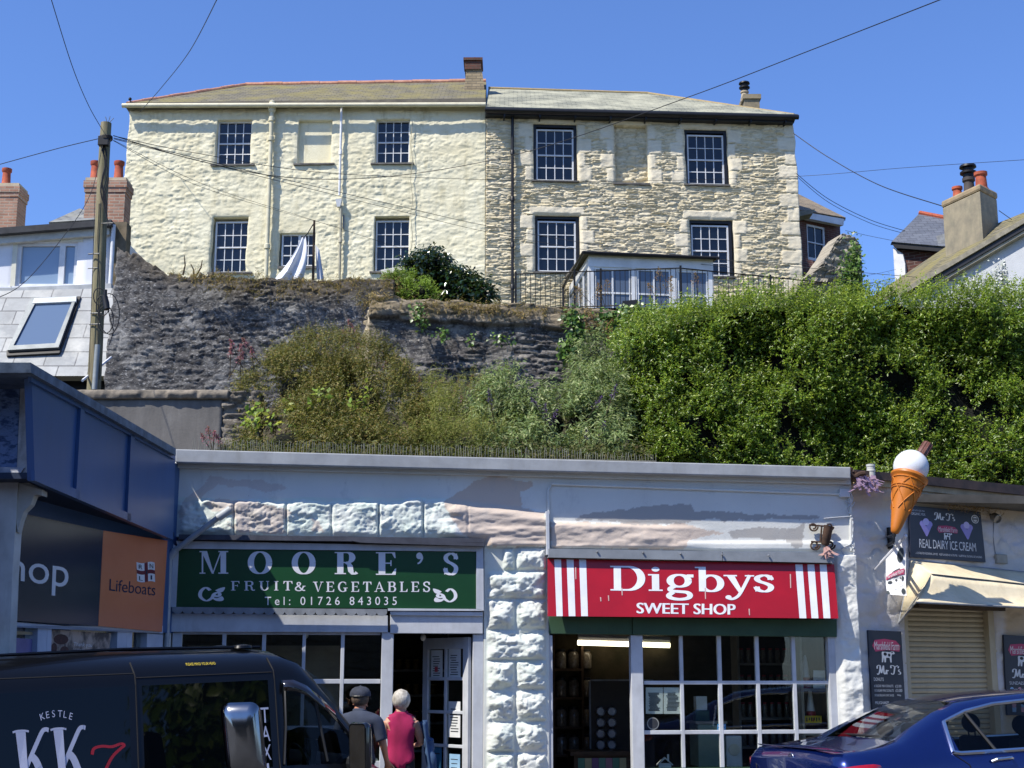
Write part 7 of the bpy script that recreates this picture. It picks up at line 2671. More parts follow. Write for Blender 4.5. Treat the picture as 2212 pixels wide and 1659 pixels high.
for (u0, v0, u1, v1) in ((180, 862, 168, 1078), (288, 924, 279, 1126)):
    b.prism([RS.hit(u0 - 4, v0, 0.03), RS.hit(u0 + 4, v0 + 3, 0.03), RS.hit(u1 + 4, v1 + 2, 0.03), RS.hit(u1 - 4, v1 - 2, 0.03)], RS.n * -0.029)
obj('batten', b, m_navy, cn)
b = MB()
b.prism([RS.hit(374, 1152, 0.03), RS.hit(75, 1016, 0.03), RS.hit(75, 1038, 0.03), RS.hit(374, 1166, 0.03)], RS.n * -0.029)
b.prism([RS.hit(379, 986, 0.03), RS.hit(68, 812, 0.03), RS.hit(68, 824, 0.03), RS.hit(379, 993, 0.03)], RS.n * -0.029)
obj('rail', b, m_navy, cn)
b = MB()
b.prism([RS.hit(380, 969, 0.08), RS.hit(66, 783, 0.08), RS.hit(67, 805, 0.08), RS.hit(380, 984, 0.08)], RS.n * -0.7)
m_leadroof = M('canopy_lead', '#6f7b87', '#4e5964', rough=0.7, scale=7, bump=0.5, bscale=15)
obj('lead_capping', b, m_leadroof, cn)
# front of the canopy, facing the camera
FR = Pl(0, 11.45, 70, 11.45)
b = MB()
b.slab(FR, ((-200, 800), (44, 806), (36, 1010), (-200, 1005)), 0.0, 0.08)
obj('front_panel', b, m_navy2, cn)
obj('corner_trim', MB().slab(FR, ((45, 806), (66, 806), (58, 1030), (36, 1026)), 0.03, 0.1), M('flaking_white', '#cfcfcd', '#a9a8a4', rough=0.7, scale=9, bump=0.5, dirt=0.5), cn)
obj('front_capping', MB().slab(FR, ((-200, 778), (66, 784), (66, 806), (-200, 802)), 0.07, 0.5), m_leadroof, cn)
obj('front_rail', MB().slab(FR, ((-200, 1004), (52, 1010), (40, 1030), (-200, 1024)), 0.05, 0.1), M('flaking_white'[:13] if False else 'flaky_rail', '#c3c5ca', '#8f96a6', rough=0.7, scale=9, bump=0.5), cn)
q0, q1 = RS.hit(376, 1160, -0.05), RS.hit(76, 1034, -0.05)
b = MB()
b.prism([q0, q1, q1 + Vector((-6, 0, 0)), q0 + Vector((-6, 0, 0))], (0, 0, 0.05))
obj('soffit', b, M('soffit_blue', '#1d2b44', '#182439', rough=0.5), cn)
b = MB()
p0, p1 = RS.hit(379, 980, -0.02), RS.hit(68, 800, -0.02)
b.prism([p0, p1, p1 + Vector((-6, 0, 0)), p0 + Vector((-6, 0, 0))], (0, 0, 0.05))
obj('canopy_roof', b, m_leadroof, cn)
# white post with a curved bracket
b = MB()
FP = Pl(0, 11.6, 70, 11.6)
b.slab(FP, ((-60, 1024), (40, 1030), (26, 1250), (8, 1700), (-60, 1700)), 0.0, 0.16)
pts = [(40, 1032), (88, 1056), (86, 1068), (74, 1070), (66, 1090), (52, 1104), (44, 1125), (38, 1150), (33, 1100)]
obj('post', b, M('post_white', '#c9c9c4', '#b3b2ac', rough=0.6, scale=4, dirt=0.5, dirtc='#8a8882'), rn_)
obj('bracket', MB().slab(FP, pts, -0.02, 0.10), M('bracket_white', '#b9b8b0', '#a3a29a', rough=0.6, scale=5), rn_)
obj('bracket_cap', MB().slab(FP, ((42, 1044), (90, 1058), (90, 1070), (42, 1056)), 0.0, 0.14), M('bracket_white', '#b9b8b0'), rn_)
# wall with the sign
b = MB()
b.prism([RG.at(-0.1, -0.3), RG.at(6, -0.3), RG.at(6, 3.7), RG.at(-0.1, 3.7)], RG.n * -0.2)
# window openings are framed below the sign
wall_s0, wall_s1 = -0.15, 5.5
zsb = RG.sz(350, 1366)[1]
b = MB()
b.prism([RG.at(wall_s0, zsb), RG.at(wall_s1, zsb), RG.at(wall_s1, 4.0), RG.at(wall_s0, 4.0)], RG.n * -0.15)
obj('wall', b, m_navy, rn_)
sgn = thing('lifeboat_sign', 'navy and orange shop sign lettered Lifeboats with a small flag emblem', 'sign', RG.hit(200, 1350))
NQ = ((-40, 1090), (223, 1146), (212, 1352), (-40, 1336))
OQ = ((223.5, 1146), (362, 1168), (350, 1365), (212.5, 1352))
obj('navy_panel', MB().slab(RG, NQ, 0.05, 0.048), M('sign_navy', '#16233f', '#131e37', rough=0.2, scale=1, bump=0.01, bscale=4), sgn)
obj('orange_panel', MB().slab(RG, OQ, 0.05, 0.048), M('sign_orange', '#cf8058', '#c6754e', rough=0.25, scale=1, bump=0.01, bscale=4), sgn)
b = MB()
put_px(b, sans('hop', 0.98), RG, None, 0.052, quad=((18, 1189), (150, 1204), (146, 1291), (16, 1272)))
put_px(b, sans('S'), RG, None, 0.052, quad=((-40, 1186), (4, 1190), (2, 1254), (-40, 1247)))
obj('lettering', b, m_letter, sgn)
b = MB()
put_px(b, sans('Lifeboats', 0.97), RG, None, 0.052, quad=((237, 1250), (337, 1262), (335, 1287), (236, 1276)))
obj('lettering', b, M('sign_ink', '#1d2740', '#18213a', bump=0), sgn)
b1, b2, b3 = MB(), MB(), MB()
f = quadmap(RG, ((295, 1214), (334, 1216), (335, 1258), (296, 1255)), 0.052)
wv = lambda x: 0.05 * math.sin(x * 6.0)
fq = lambda x, y, e=0.0: f(x, y + wv(x), e)
N_ = 12
b1.grid(lambda x, y: fq(x, y, 0.0), N_, 4)
for (x0, x1, y0, y1) in ((0.0, 1.0, 0.40, 0.60), (0.42, 0.60, 0.0, 1.0)):
    b2.grid(lambda x, y: fq(x0 + (x1 - x0) * x, y0 + (y1 - y0) * y, 0.002 if y1 - y0 < 0.5 else 0.0025), N_, 6)
for ch_, x, y in (('R', 0.1, 0.10), ('N', 0.70, 0.10), ('L', 0.1, 0.70), ('I', 0.74, 0.70)):
    w__ = 0.08 if ch_ == 'I' else 0.2
    textq(fq, b3, sans(ch_), x, y, x + w__, y + 0.22, 0.004)
b3.add([fq(0.47, 0.38, 0.005), fq(0.55, 0.38, 0.005), fq(0.55, 0.62, 0.005), fq(0.47, 0.62, 0.005)], [(0, 1, 2, 3)])
obj('flag_white', b1, m_letter, sgn)
obj('flag_cross', b2, M('flag_maroon', '#6b2530', '#5c1f29', bump=0), sgn)
obj('flag_letter', b3, M('sign_ink', '#1d2740'), sgn)
# windows under the sign
b = MB()


def rgq(mb, u0, v0, u1, v1, du=0, o=0.0, th=0.12):
    mb.prism([RG.hit(u0, v0, o), RG.hit(u1, v0 + (u1 - u0) * 0.078, o), RG.hit(u1 + du, v1, o), RG.hit(u0 + du, v1, o)], RG.n * -th)


rgq(b, -40, 1338, 352, 1352, 0, 0.02)
for u0, u1 in ((82, 102), (102.5, 112), (254, 274), (274.5, 286), (318, 352)):
    rgq(b, u0, 1346 + u0 * 0.07, u1, 1720, -10, 0.0)
obj('window_frame', b, M('cool_white', '#b9c3d4', '#a9b4c6', rough=0.5, bump=0.05), rn_)
b = MB()
b.prism([RG.hit(-60, 1330, -0.07), RG.hit(360, 1362, -0.07), RG.hit(352, 1600, -0.07), RG.hit(-60, 1600, -0.07)], RG.n * -0.006)
obj('pane', b, m_shopglass, rn_)
b = MB()
b.prism([RG.at(-0.1, 0, -1.2), RG.at(5.5, 0, -1.2), RG.at(5.5, 3.0, -1.2), RG.at(-0.1, 3.0, -1.2)], RG.n * -0.05)
obj('inner_wall', b, M('shop_inside', '#4a4f55', '#373b40', rough=0.9, bump=0), rn_)
b = MB()
b.prism([RG.at(-0.2, -0.3, 0), RG.at(5.5, -0.3, 0), RG.at(5.5, 0.9, 0), RG.at(-0.2, 0.9, 0)], RG.n * -0.1)
obj('stall_riser', b, m_navy, rn_)
PQ = ((113, 1360), (240, 1368), (234, 1424), (108, 1417))
po = tag(obj('thank_you_poster', MB().slab(RG, PQ, -0.05, 0.004), M('poster_photo', '#b7a79c', '#4e4a4c', rough=0.4, scale=5, bump=0, lo=0.42, hi=0.56)), 'wide photo poster lettered Thank you in the lifeboat shop window', 'poster')
f = quadmap(RG, PQ, -0.0485)
b = MB()
textq(f, b, sans('Thank you'), 0.36, 0.42, 0.68, 0.62, 0.001)
textq(f, b, sans('for your continued support and helping to save'), 0.36, 0.66, 0.70, 0.71, 0.001)
textq(f, b, sans('lives at sea in our local waters'), 0.38, 0.75, 0.68, 0.80, 0.001)
obj('lettering', b, m_letter, po)
b = MB()
for cx, cy, rx, ry in ((0.15, 0.35, 0.12, 0.2), (0.05, 0.7, 0.05, 0.2), (0.22, 0.75, 0.07, 0.15)):
    flat(f, ell(cx, cy, rx, ry, 12), b, 0.001)
obj('picture', b, M('poster_berry', '#5a3a38', '#3e3030', bump=0, scale=20), po)
b = MB()
rgq(b, -40, 1372, 72, 1720, -10, -0.05, 0.01)
tag(obj('purple_poster', b, M('poster_purple', '#7d76a2', '#6a638e', rough=0.5, bump=0)), 'purple poster in the far left window of the lifeboat shop', 'poster')
b = MB()
rgq(b, -40, 1357, 74, 1371, 0, -0.048, 0.01)
tag(obj('yellow_strip', b, M('poster_sand', '#a8987a', '#97886c', rough=0.5, bump=0)), 'sandy strip poster above the purple poster', 'poster')
# rain water pipe between the lifeboat shop and the greengrocer
rp = thing('rainwater_pipe', 'grey white rainwater pipe slanting across the greengrocer wall', 'pipe', SH.hit(366, 1400, 0.1))
m_pipe = M('pipe_white', '#a9afb2', '#979da1', rough=0.5, scale=6, dirt=0.3)
pp = [SH.hit(495, 1103, 0.30), SH.hit(474, 1116, 0.30), SH.hit(385, 1184, 0.16), SH.hit(371, 1194, 0.14), SH.hit(366, 1206, 0.13), SH.hit(363, 1300, 0.11), SH.hit(354, 1500, 0.10)]
obj('pipe', MB().tube(pp, 0.032, 12), m_pipe, rp, smooth=True)
obj('coupling', MB().tube([SH.hit(498, 1100, 0.30), SH.hit(470, 1119, 0.30)], 0.045, 12).tube([SH.hit(378, 1189, 0.15), SH.hit(366, 1204, 0.13)], 0.042, 12), m_pipe, rp, smooth=True)
obj('wall_strip', MB().slab(SH, ((352, 1170), (368, 1170), (364, 1500), (346, 1500)), 0.03, 0.2), m_lt, rp)
# ================================================================ vehicles (built in their own axes: x forward, y left, z up)
def paint(name, c, flake=0.0, metal=0.0, rough=0.28):
    t = NT(name)
    n = t.ramp(t.noise(1.5, 4), [(0.3, tuple(x * 0.93 for x in lin(c)[:3])), (0.7, lin(c)[:3])])
    t.set(Base_Color=n, Roughness=rough, Metallic=metal, Coat_Weight=1.0, Coat_Roughness=0.03)
    d = t.noise(3, 8, rough=0.7)
    t.bump(d, 0.015, 0.05)
    return t.m


m_carglass = glassmat('car_glass', seethrough=0.6, refl=0.35, wave=0.01, rough=0.01)
m_darkglass = glassmat('tinted_glass', '#04070b', 0.02, refl=0.6, wave=0.015)
m_rubber = M('tyre_rubber', '#1c1c1d', '#141415', rough=0.85, bump=0.2)
m_chrome = M('chrome', '#dfe1e4', '#d2d4d7', rough=0.22, metal=1.0, bump=0)
m_trim = M('black_trim', '#17181a', '#111214', rough=0.5, bump=0.05)
m_alloy = M('alloy_rim', '#a6a9ad', '#8e9195', rough=0.3, metal=0.8, bump=0)
m_seat = M('seat_cloth', '#26272b', '#1b1c1f', rough=0.9, bump=0.1)
m_redlamp = M('red_lamp', '#a80f1c', '#7c0a14', rough=0.1, bump=0, coat=1.0)


def wheel(parent, x, y, z, r=0.33, w=0.22):
    s = 1 if y > 0 else -1
    ty = MB().lathe((x, y - s * w, z), [(r * 0.62, 0), (r * 0.95, 0), (r, w * 0.12), (r, w * 0.88), (r * 0.95, w), (r * 0.62, w)], 28, (0, s, 0))
    o = obj('wheel', ty, m_rubber, parent, smooth=True, local=True)
    rim = MB().lathe((x, y - s * w * 0.5, z), [(r * 0.63, 0), (r * 0.63, w * 0.48), (r * 0.58, w * 0.5), (r * 0.5, w * 0.36), (r * 0.12, w * 0.36), (r * 0.1, w * 0.42), (0.01, w * 0.42)], 28, (0, s, 0))
    obj('rim', rim, m_alloy, o, smooth=True, local=True)


def loft(sections, nring):
    """sections: list of (x, [(y, z) ...]) half rings from the sill (right side, -y) to the roof centre; mirrored.
    faces keyed (section, ring) so openings can be cut"""
    mb = MB()
    for x, ring in sections:
        for sgn in (-1, 1):
            for y, z in ring:
                xx = x if not isinstance(x, (list, tuple)) else x
                mb.v.append((xx, sgn * y, z))
    return mb


def body_panels(sections, skip):
    """quads between sections; skip(i, k, side) says which go to glass instead"""
    n = len(sections[0][1])
    body, glass = MB(), {}
    for side in (-1, 1):
        for i in range(len(sections) - 1):
            (xa, ra), (xb, rb) = sections[i], sections[i + 1]
            for k in range(n - 1):
                def pt(x, r_, j):
                    dx = r_[j][2] if len(r_[j]) > 2 else 0.0
                    return (x + dx, side * r_[j][0], r_[j][1])
                q = [pt(xa, ra, k), pt(xb, rb, k), pt(xb, rb, k + 1), pt(xa, ra, k + 1)]
                if side > 0:
                    q = q[::-1]
                key = skip(i, k, side)
                if key:
                    glass.setdefault(key, []).append(q)
                else:
                    body.quad(*q)
    return body, glass


def weld(o, dist=0.0005, subdiv=0, thick=0.0):
    import bmesh
    bm = bmesh.new()
    bm.from_mesh(o.data)
    bmesh.ops.remove_doubles(bm, verts=bm.verts, dist=dist)
    bmesh.ops.recalc_face_normals(bm, faces=bm.faces)
    bm.to_mesh(o.data)
    bm.free()
    if subdiv:
        m = o.modifiers.new('subsurf', 'SUBSURF')
        m.levels = m.render_levels = subdiv
    if thick:
        m = o.modifiers.new('thick', 'SOLIDIFY')
        m.thickness = thick
        m.offset = -1
    o.data.polygons.foreach_set('use_smooth', [True] * len(o.data.polygons))
    return o


# ---------------------------------------------------------------- black taxi van
VL = 4.95                                    # rear bumper at x = 0
vpsi = math.radians(34)
van_ref = P(588, 1443, 11.5)                 # top of the door pillar
van = thing('taxi_van', 'glossy black taxi van with white KK lettering on its side glass', 'van')
m_vanpaint = paint('van_black', '#0a0b0d', rough=0.3)
m_vanpaint.node_tree.nodes['Principled BSDF'].inputs['Coat Weight'].default_value = 0.35
m_vanpaint.node_tree.nodes['Principled BSDF'].inputs['Specular IOR Level'].default_value = 0.2


def vring(zroof, zb, zw, ze, w=0.99, wt=0.84, wr=0.70, zs=0.32):
    """sill, flank, shoulder, belt, window top, gutter, roof edge, roof, centre"""
    return [(w * 0.90, zs), (w * 0.985, zs + 0.06), (w, 0.72), (w * 0.985, zb - 0.05), (w * 0.965, zb), (wt + 0.02, zw), (wt - 0.005, zw + 0.075), (wr, ze), (wr * 0.55, zroof - 0.008), (0.0, zroof)]


VS = []
for x, ro, wn_, ed, bl in ((0.0, 1.90, 1.66, 1.83, 1.08), (0.08, 1.945, 1.69, 1.875, 1.07), (0.5, 1.96, 1.70, 1.89, 1.06), (0.52, 1.96, 1.70, 1.89, 1.06), (1.50, 1.97, 1.71, 1.90, 1.06), (1.60, 1.97, 1.71, 1.90, 1.06), (2.62, 1.965, 1.71, 1.895, 1.05), (2.78, 1.955, 1.705, 1.885, 1.05), (2.95, 1.94, 1.69, 1.87, 1.05), (3.15, 1.90, 1.65, 1.83, 1.04), (3.36, 1.80, 1.56, 1.735, 1.04), (3.62, 1.63, 1.42, 1.565, 1.03), (3.88, 1.44, 1.25, 1.37, 1.02), (4.10, 1.27, 1.10, 1.20, 1.01)):
    VS.append((x, vring(ro, bl, wn_, ed)))
VS.append((4.16, [(0.89, 0.32), (0.97, 0.38), (0.98, 0.72), (0.96, 0.90), (0.93, 0.94), (0.86, 0.98), (0.83, 1.0), (0.70, 1.05), (0.40, 1.10), (0, 1.11)]))
VS.append((4.70, [(0.85, 0.30), (0.93, 0.36), (0.94, 0.70), (0.91, 0.76), (0.88, 0.80), (0.82, 0.83), (0.79, 0.85), (0.66, 0.89), (0.38, 0.91), (0, 0.92)]))
VS.append((4.92, [(0.70, 0.28), (0.78, 0.36), (0.78, 0.62), (0.76, 0.78), (0.74, 0.82), (0.70, 0.84), (0.68, 0.85), (0.58, 0.87), (0.34, 0.88), (0, 0.88)]))
GLZ = 4


def vskip(i, k, side):
    if k == 4:
        if i == 3:
            return ('rear', side)
        if i == 5:
            return ('slide', side)
        if 7 <= i <= 12:
            return ('door', side)
    if k >= 7 and 8 <= i <= 12:
        return ('screen', 0)
    return None


bodyq, vg_ = body_panels(VS, vskip)
for side in (1,):
    pass
# rear end cap
cap = [(0.0, -y, z) for y, z in VS[0][1]] + [(0.0, y, z) for y, z in VS[0][1][::-1][1:]]
bodyq.add(cap, [tuple(range(len(cap)))])
cap = [(4.92, -y, z) for y, z in VS[-1][1]] + [(4.92, y, z) for y, z in VS[-1][1][::-1][1:]]
bodyq.add(cap, [tuple(range(len(cap)))])
vb = weld(obj('body', bodyq, m_vanpaint, van, local=True), 0.001)
for (nm, side), qs in vg_.items():
    g = MB()
    for q in qs:
        g.quad(*q)
    dark = nm in ('rear', 'slide')
    o = weld(obj({'rear': 'quarter_glass', 'slide': 'sliding_door_glass', 'door': 'door_glass', 'screen': 'windscreen'}[nm], g, m_darkglass if dark else m_carglass, van, local=True), 0.001)


def vside(x, z, e=0.0, side=-1):
    """a point on the flank (right side = -1) at x, z"""
    for i in range(len(VS) - 1):
        if VS[i][0] <= x <= VS[i + 1][0]:
            f_ = (x - VS[i][0]) / (VS[i + 1][0] - VS[i][0])
            ring = [((1 - f_) * a[0] + f_ * b_[0], (1 - f_) * a[1] + f_ * b_[1]) for a, b_ in zip(VS[i][1], VS[i + 1][1])]
            break
    for a, b_ in zip(ring[:-1], ring[1:]):
        if a[1] <= z <= b_[1]:
            f_ = (z - a[1]) / (b_[1] - a[1] + 1e-9)
            dy, dz = b_[0] - a[0], b_[1] - a[1]
            L_ = math.hypot(dy, dz)
            y = a[0] + (b_[0] - a[0]) * f_
            return Vector((x, side * (y + e * dz / L_), z - e * dy / L_))
    return Vector((x, side * ring[-1][0], z))


# black seams, gutters, window rubber, wind deflector
b = MB()
for x in (1.555, 2.68):
    for zz0, zz1 in ((0.4, 1.0), (1.0, 1.72), (1.72, 1.88)):
        b.tube([vside(x, zz0 + (zz1 - zz0) * k / 6, 0.001) for k in range(7)], 0.006, 5)
b.tube([vside(1.56 + 1.1 * k / 10, 1.768, 0.001) for k in range(11)], 0.005, 5)
b.tube([vside(0.1 + 1.45 * k / 10, 1.80, 0.001) for k in range(11)], 0.005, 5)
obj('seam', b, m_rubber, van, local=True)
b = MB()
pts = [vside(2.74, 1.06, 0.006), vside(2.80, 1.35, 0.006), vside(2.82, 1.66, 0.006)] + [vside(2.82 + 0.3 * k / 4, 1.69 - 0.03 * (k / 4) ** 2 * 1.5, 0.006) for k in range(1, 5)] + [vside(x, z, 0.006) for x, z in ((3.36, 1.53), (3.62, 1.39), (3.88, 1.22), (4.04, 1.10))]
b.tube(pts, 0.016, 6)
obj('door_seal', b, m_trim, van, local=True, smooth=True)
b = MB()
pl_ = [(2.78, 1.70), (2.95, 1.695), (3.15, 1.65), (3.36, 1.56), (3.60, 1.43)]
for (xa, za), (xb, zb_2) in zip(pl_[:-1], pl_[1:]):
    b.quad(vside(xa, za, 0.025), vside(xb, zb_2, 0.025), vside(xb, zb_2 - 0.085, 0.05), vside(xa, za - 0.085, 0.05))
o = weld(obj('wind_deflector', b, M('smoked_plastic', '#1c1714', '#15110f', rough=0.08, bump=0, coat=1.0), van, local=True), 0.001, 0, 0.004)
b = MB()
for a_, c_, z0, z1 in ((3.30, 3.34, 1.08, 1.50),):
    b.tube([vside(3.42, 1.06, -0.01), vside(3.36, 1.30, -0.01), vside(3.30, 1.56, -0.01)], 0.022, 6)
obj('quarter_bar', b, m_trim, van, local=True)
b = MB()
for k in range(2):
    y = 0.42 - 0.5 * k
    b.tube([(0.35, -y, 1.962), (1.6, -y, 1.985), (2.8, -y, 1.968)], 0.014, 6)
for y in (-0.40, 0.05):
    b.lathe((2.6, y, 1.965), [(0.09, 0), (0.08, 0.02), (0.02, 0.03)], 12)
obj('roof_rib', b, m_vanpaint, van, local=True, smooth=True)
# lettering on the side: map a photo rectangle onto flank coordinates
def vtext(gl, x0, x1, z0, z1, mat, name='lettering', e=0.006, shear=0.0):
    vs, fs = gl
    a = np.array(vs)
    xa, xb, ya, yb = a[:, 0].min(), a[:, 0].max(), a[:, 1].min(), a[:, 1].max()
    mb = MB()
    mb.add([vside(x0 + (x1 - x0) * (x - xa) / (xb - xa) + shear * (y - ya) / (yb - ya), z0 + (z1 - z0) * (y - ya) / (yb - ya), e) for x, y in vs], fs)
    lift(mb, (0, -1, 0), 0.001)
    return obj(name, mb, mat, van, local=True)


m_vlet = M('lettering_silver', '#b9bdd0', '#a9adc0', rough=0.4, bump=0)


def kk_glyph(o_):
    """tall calligraphic K"""
    vs, fs = [], []

    def add(gl):
        b0 = len(vs)
        vs.extend([(x + o_, y) for x, y in gl[0]])
        fs.extend([tuple(i + b0 for i in f) for f in gl[1]])
    add(PG((0.06, 1.0), (0.27, 1.0), (0.26, 0.5), (0.25, 0.0), (0.11, 0.0), (0.10, 0.5)))
    add(brush(smooth_path([(0.0, 0.985), (0.10, 1.0), (0.24, 1.0), (0.34, 0.985)], 4), 0.03, 0.03))
    add(brush(smooth_path([(0.24, 0.48), (0.34, 0.62), (0.48, 0.80), (0.62, 0.97), (0.70, 1.0), (0.76, 0.985)], 5), 0.085, 0.06))
    add(brush(smooth_path([(0.34, 0.64), (0.44, 0.56), (0.52, 0.40), (0.60, 0.15), (0.66, 0.0)], 5), 0.15, 0.10))
    return vs, fs


k1_, k2_ = kk_glyph(0.0), kk_glyph(0.80)
KKG = (k1_[0] + k2_[0], k1_[1] + [tuple(i + len(k1_[0]) for i in f) for f in k2_[1]])
vtext(KKG, 0.68, 1.20, 0.94, 1.45, m_vlet, shear=-0.03)
vs, fs = [], []
for i, ch_ in enumerate('KESTLE'):
    g = sans(ch_)
    a = np.array(g[0])
    w_ = a[:, 0].max() - a[:, 0].min()
    ang = 0.30 - 0.12 * i
    b0 = len(vs)
    vs += [((x - a[:, 0].min()) * math.cos(ang) - y * math.sin(ang) + 0.72 * i, (x - a[:, 0].min()) * math.sin(ang) + y * math.cos(ang) - 0.045 * (i - 2.5) ** 2) for x, y in g[0]]
    fs += [tuple(q + b0 for q in f) for f in g[1]]
vtext((vs, fs), 0.84, 1.08, 1.49, 1.565, m_vlet)
vtext(brush(smooth_path([(0.0, 0.80), (0.06, 0.95), (0.3, 1.0), (0.62, 0.97), (0.9, 1.03), (1.0, 0.98), (0.88, 0.90), (0.62, 0.70), (0.42, 0.40), (0.25, 0.0)], 6), 0.10, 0.07), 1.20, 1.46, 1.02, 1.31, M('lettering_red', '#a8202e', '#981c29', rough=0.4, bump=0))
zc = 1.50
for ch_ in 'TAXI':
    w_ = 0.018 if ch_ == 'I' else 0.068
    vtext(sans(ch_), 2.575 - w_ / 2, 2.575 + w_ / 2, zc - 0.115, zc, m_vlet, e=0.005)
    zc -= 0.14
vtext(sans('PLEASE MIND YOUR HEAD'), 1.98, 2.22, 1.835, 1.855, M('lettering_yellow', '#c9b32e', '#b9a42a', bump=0), e=0.012)
# mirrors
b = MB()
mr = Vector((3.72, -1.14, 1.16))
hw_, hh_ = 0.125, 0.185


def rrect(c, ax, ay, w_, h_, r_=0.3, n=5):
    out = []
    for sx, sy, a0 in ((1, 1, 0), (-1, 1, 90), (-1, -1, 180), (1, -1, 270)):
        for k in range(n + 1):
            a = math.radians(a0 + 90 * k / n)
            out.append(c + ax * (w_ * (sx * (1 - r_) + r_ * math.cos(a))) + ay * (h_ * (sy * (1 - r_ * w_ / h_) + r_ * w_ / h_ * math.sin(a))))
    return out


axm = Vector((0.12, -1, 0.02)).normalized()
upm = Vector((0, 0, 1))
fw_ = axm.cross(upm).normalized()
if fw_.x < 0:
    fw_ = -fw_


def mirror(c, hw_, hh_, capmat, name):
    b = MB()
    rings = [rrect(c - fw_ * 0.01, axm, upm, hw_, hh_), rrect(c + fw_ * 0.02, axm, upm, hw_ * 1.08, hh_ * 1.05), rrect(c + fw_ * 0.09, axm, upm, hw_ * 1.02, hh_ * 1.0), rrect(c + fw_ * 0.14, axm, upm, hw_ * 0.75, hh_ * 0.78)]
    n = len(rings[0])
    vs = [p for r_ in rings for p in r_]
    fs = [(i * n + k, i * n + (k + 1) % n, (i + 1) * n + (k + 1) % n, (i + 1) * n + k) for i in range(3) for k in range(n)]
    fs += [tuple(range(3 * n, 4 * n)), tuple(range(n - 1, -1, -1))]
    b.add(vs, fs)
    o = obj(name, b, capmat, van, local=True, smooth=True)
    obj('mirror_glass', MB().prism(rrect(c - fw_ * 0.012, axm, upm, hw_ * 0.9, hh_ * 0.93), fw_ * 0.003), M('mirror_grey', '#7b7772', '#6a6661', rough=0.25, metal=0.9, bump=0.2, bscale=200), o, local=True)
    return o


m1 = mirror(mr, hw_, hh_, M('mirror_black', '#111214', '#0c0d0e', rough=0.15, coat=1.0, bump=0), 'wing_mirror')
obj('mirror_arm', MB().tube([vside(3.75, 1.03), mr + Vector((0.05, 0.08, -0.14))], [0.06, 0.04], 8), m_trim, m1, local=True)
m2 = mirror(Vector((3.72, 1.14, 1.16)), hw_, hh_, m_trim, 'wing_mirror')
m2.scale = (1, 1, 1)
obj('mirror_arm', MB().tube([vside(3.75, 1.03, 0, 1), Vector((3.77, 1.06, 1.02))], [0.06, 0.04], 8), m_trim, m2, local=True)
# cab interior: seats, dash, inside mirror
b = MB()
for y in (-0.45, 0.45):
    b.box(2.55, 2.72, y - 0.24, y + 0.24, 0.8, 1.42)
    b.box(2.57, 2.67, y - 0.13, y + 0.13, 1.45, 1.66)
    b.box(2.55, 3.1, y - 0.25, y + 0.25, 0.7, 0.85)
obj('seat', b, m_seat, van, local=True, bevel=0.05)
b = MB()
b.prism([(3.55, -0.9, 0.80), (4.1, -0.9, 0.80), (4.1, -0.9, 1.06), (3.75, -0.9, 1.10), (3.55, -0.9, 1.02)], (0, 1.8, 0))
obj('dashboard', b, m_trim, van, local=True, bevel=0.03)
b = MB()
b.tube([Vector((3.42, -0.42, 1.0)) + Vector((-0.08 * math.sin(a), 0.19 * math.cos(a), 0.17 * math.sin(a))) for a in [2 * math.pi * k / 20 for k in range(21)]], 0.016, 6)
b.tube([(3.42, -0.42, 1.0), (3.7, -0.42, 0.95)], 0.03, 6)
obj('steering_wheel', b, m_trim, van, local=True)
obj('inside_mirror', MB().prism(rrect(Vector((3.22, -0.05, 1.66)), Vector((0.2, 1, 0)).normalized(), upm, 0.12, 0.035), Vector((0.03, 0, 0))), m_trim, van, local=True)
obj('tablet', MB().prism(rrect(Vector((3.42, -0.62, 1.10)), Vector((0.45, -0.9, 0)).normalized(), Vector((0.15, 0, 1)).normalized(), 0.09, 0.12, 0.2), Vector((0.015, 0.01, 0))), M('tablet_black', '#0a0b0c', rough=0.1, bump=0, coat=1.0), van, local=True)
b = MB()
b.box(0.02, 4.85, -0.85, 0.85, 0.28, 0.40)
b.box(2.28, 2.30, -0.82, 0.82, 0.4, 1.3)
obj('floor_pan', b, m_trim, van, local=True)
for x in (0.95, 4.05):
    for y in (-0.98, 0.98):
        wheel(van, x if x < 2 else 3.35, y, 0.34, 0.34)
b = MB()
b.box(4.85, 4.96, -0.75, 0.75, 0.35, 0.55)
obj('front_bumper', b, m_trim, van, local=True, bevel=0.04)
for s in (-1, 1):
    obj('headlight', MB().ball((4.72, s * 0.72, 0.84), 0.14, 12, 8, (0.8, 1, 0.7)), M('lamp_clear', '#b8bcc0', '#9da1a5', rough=0.08, bump=0), van, local=True, smooth=True)
    obj('tail_lamp', MB().box(-0.02, 0.05, s * 0.9 - 0.06, s * 0.9 + 0.06, 0.85, 1.35), m_redlamp, van, local=True)
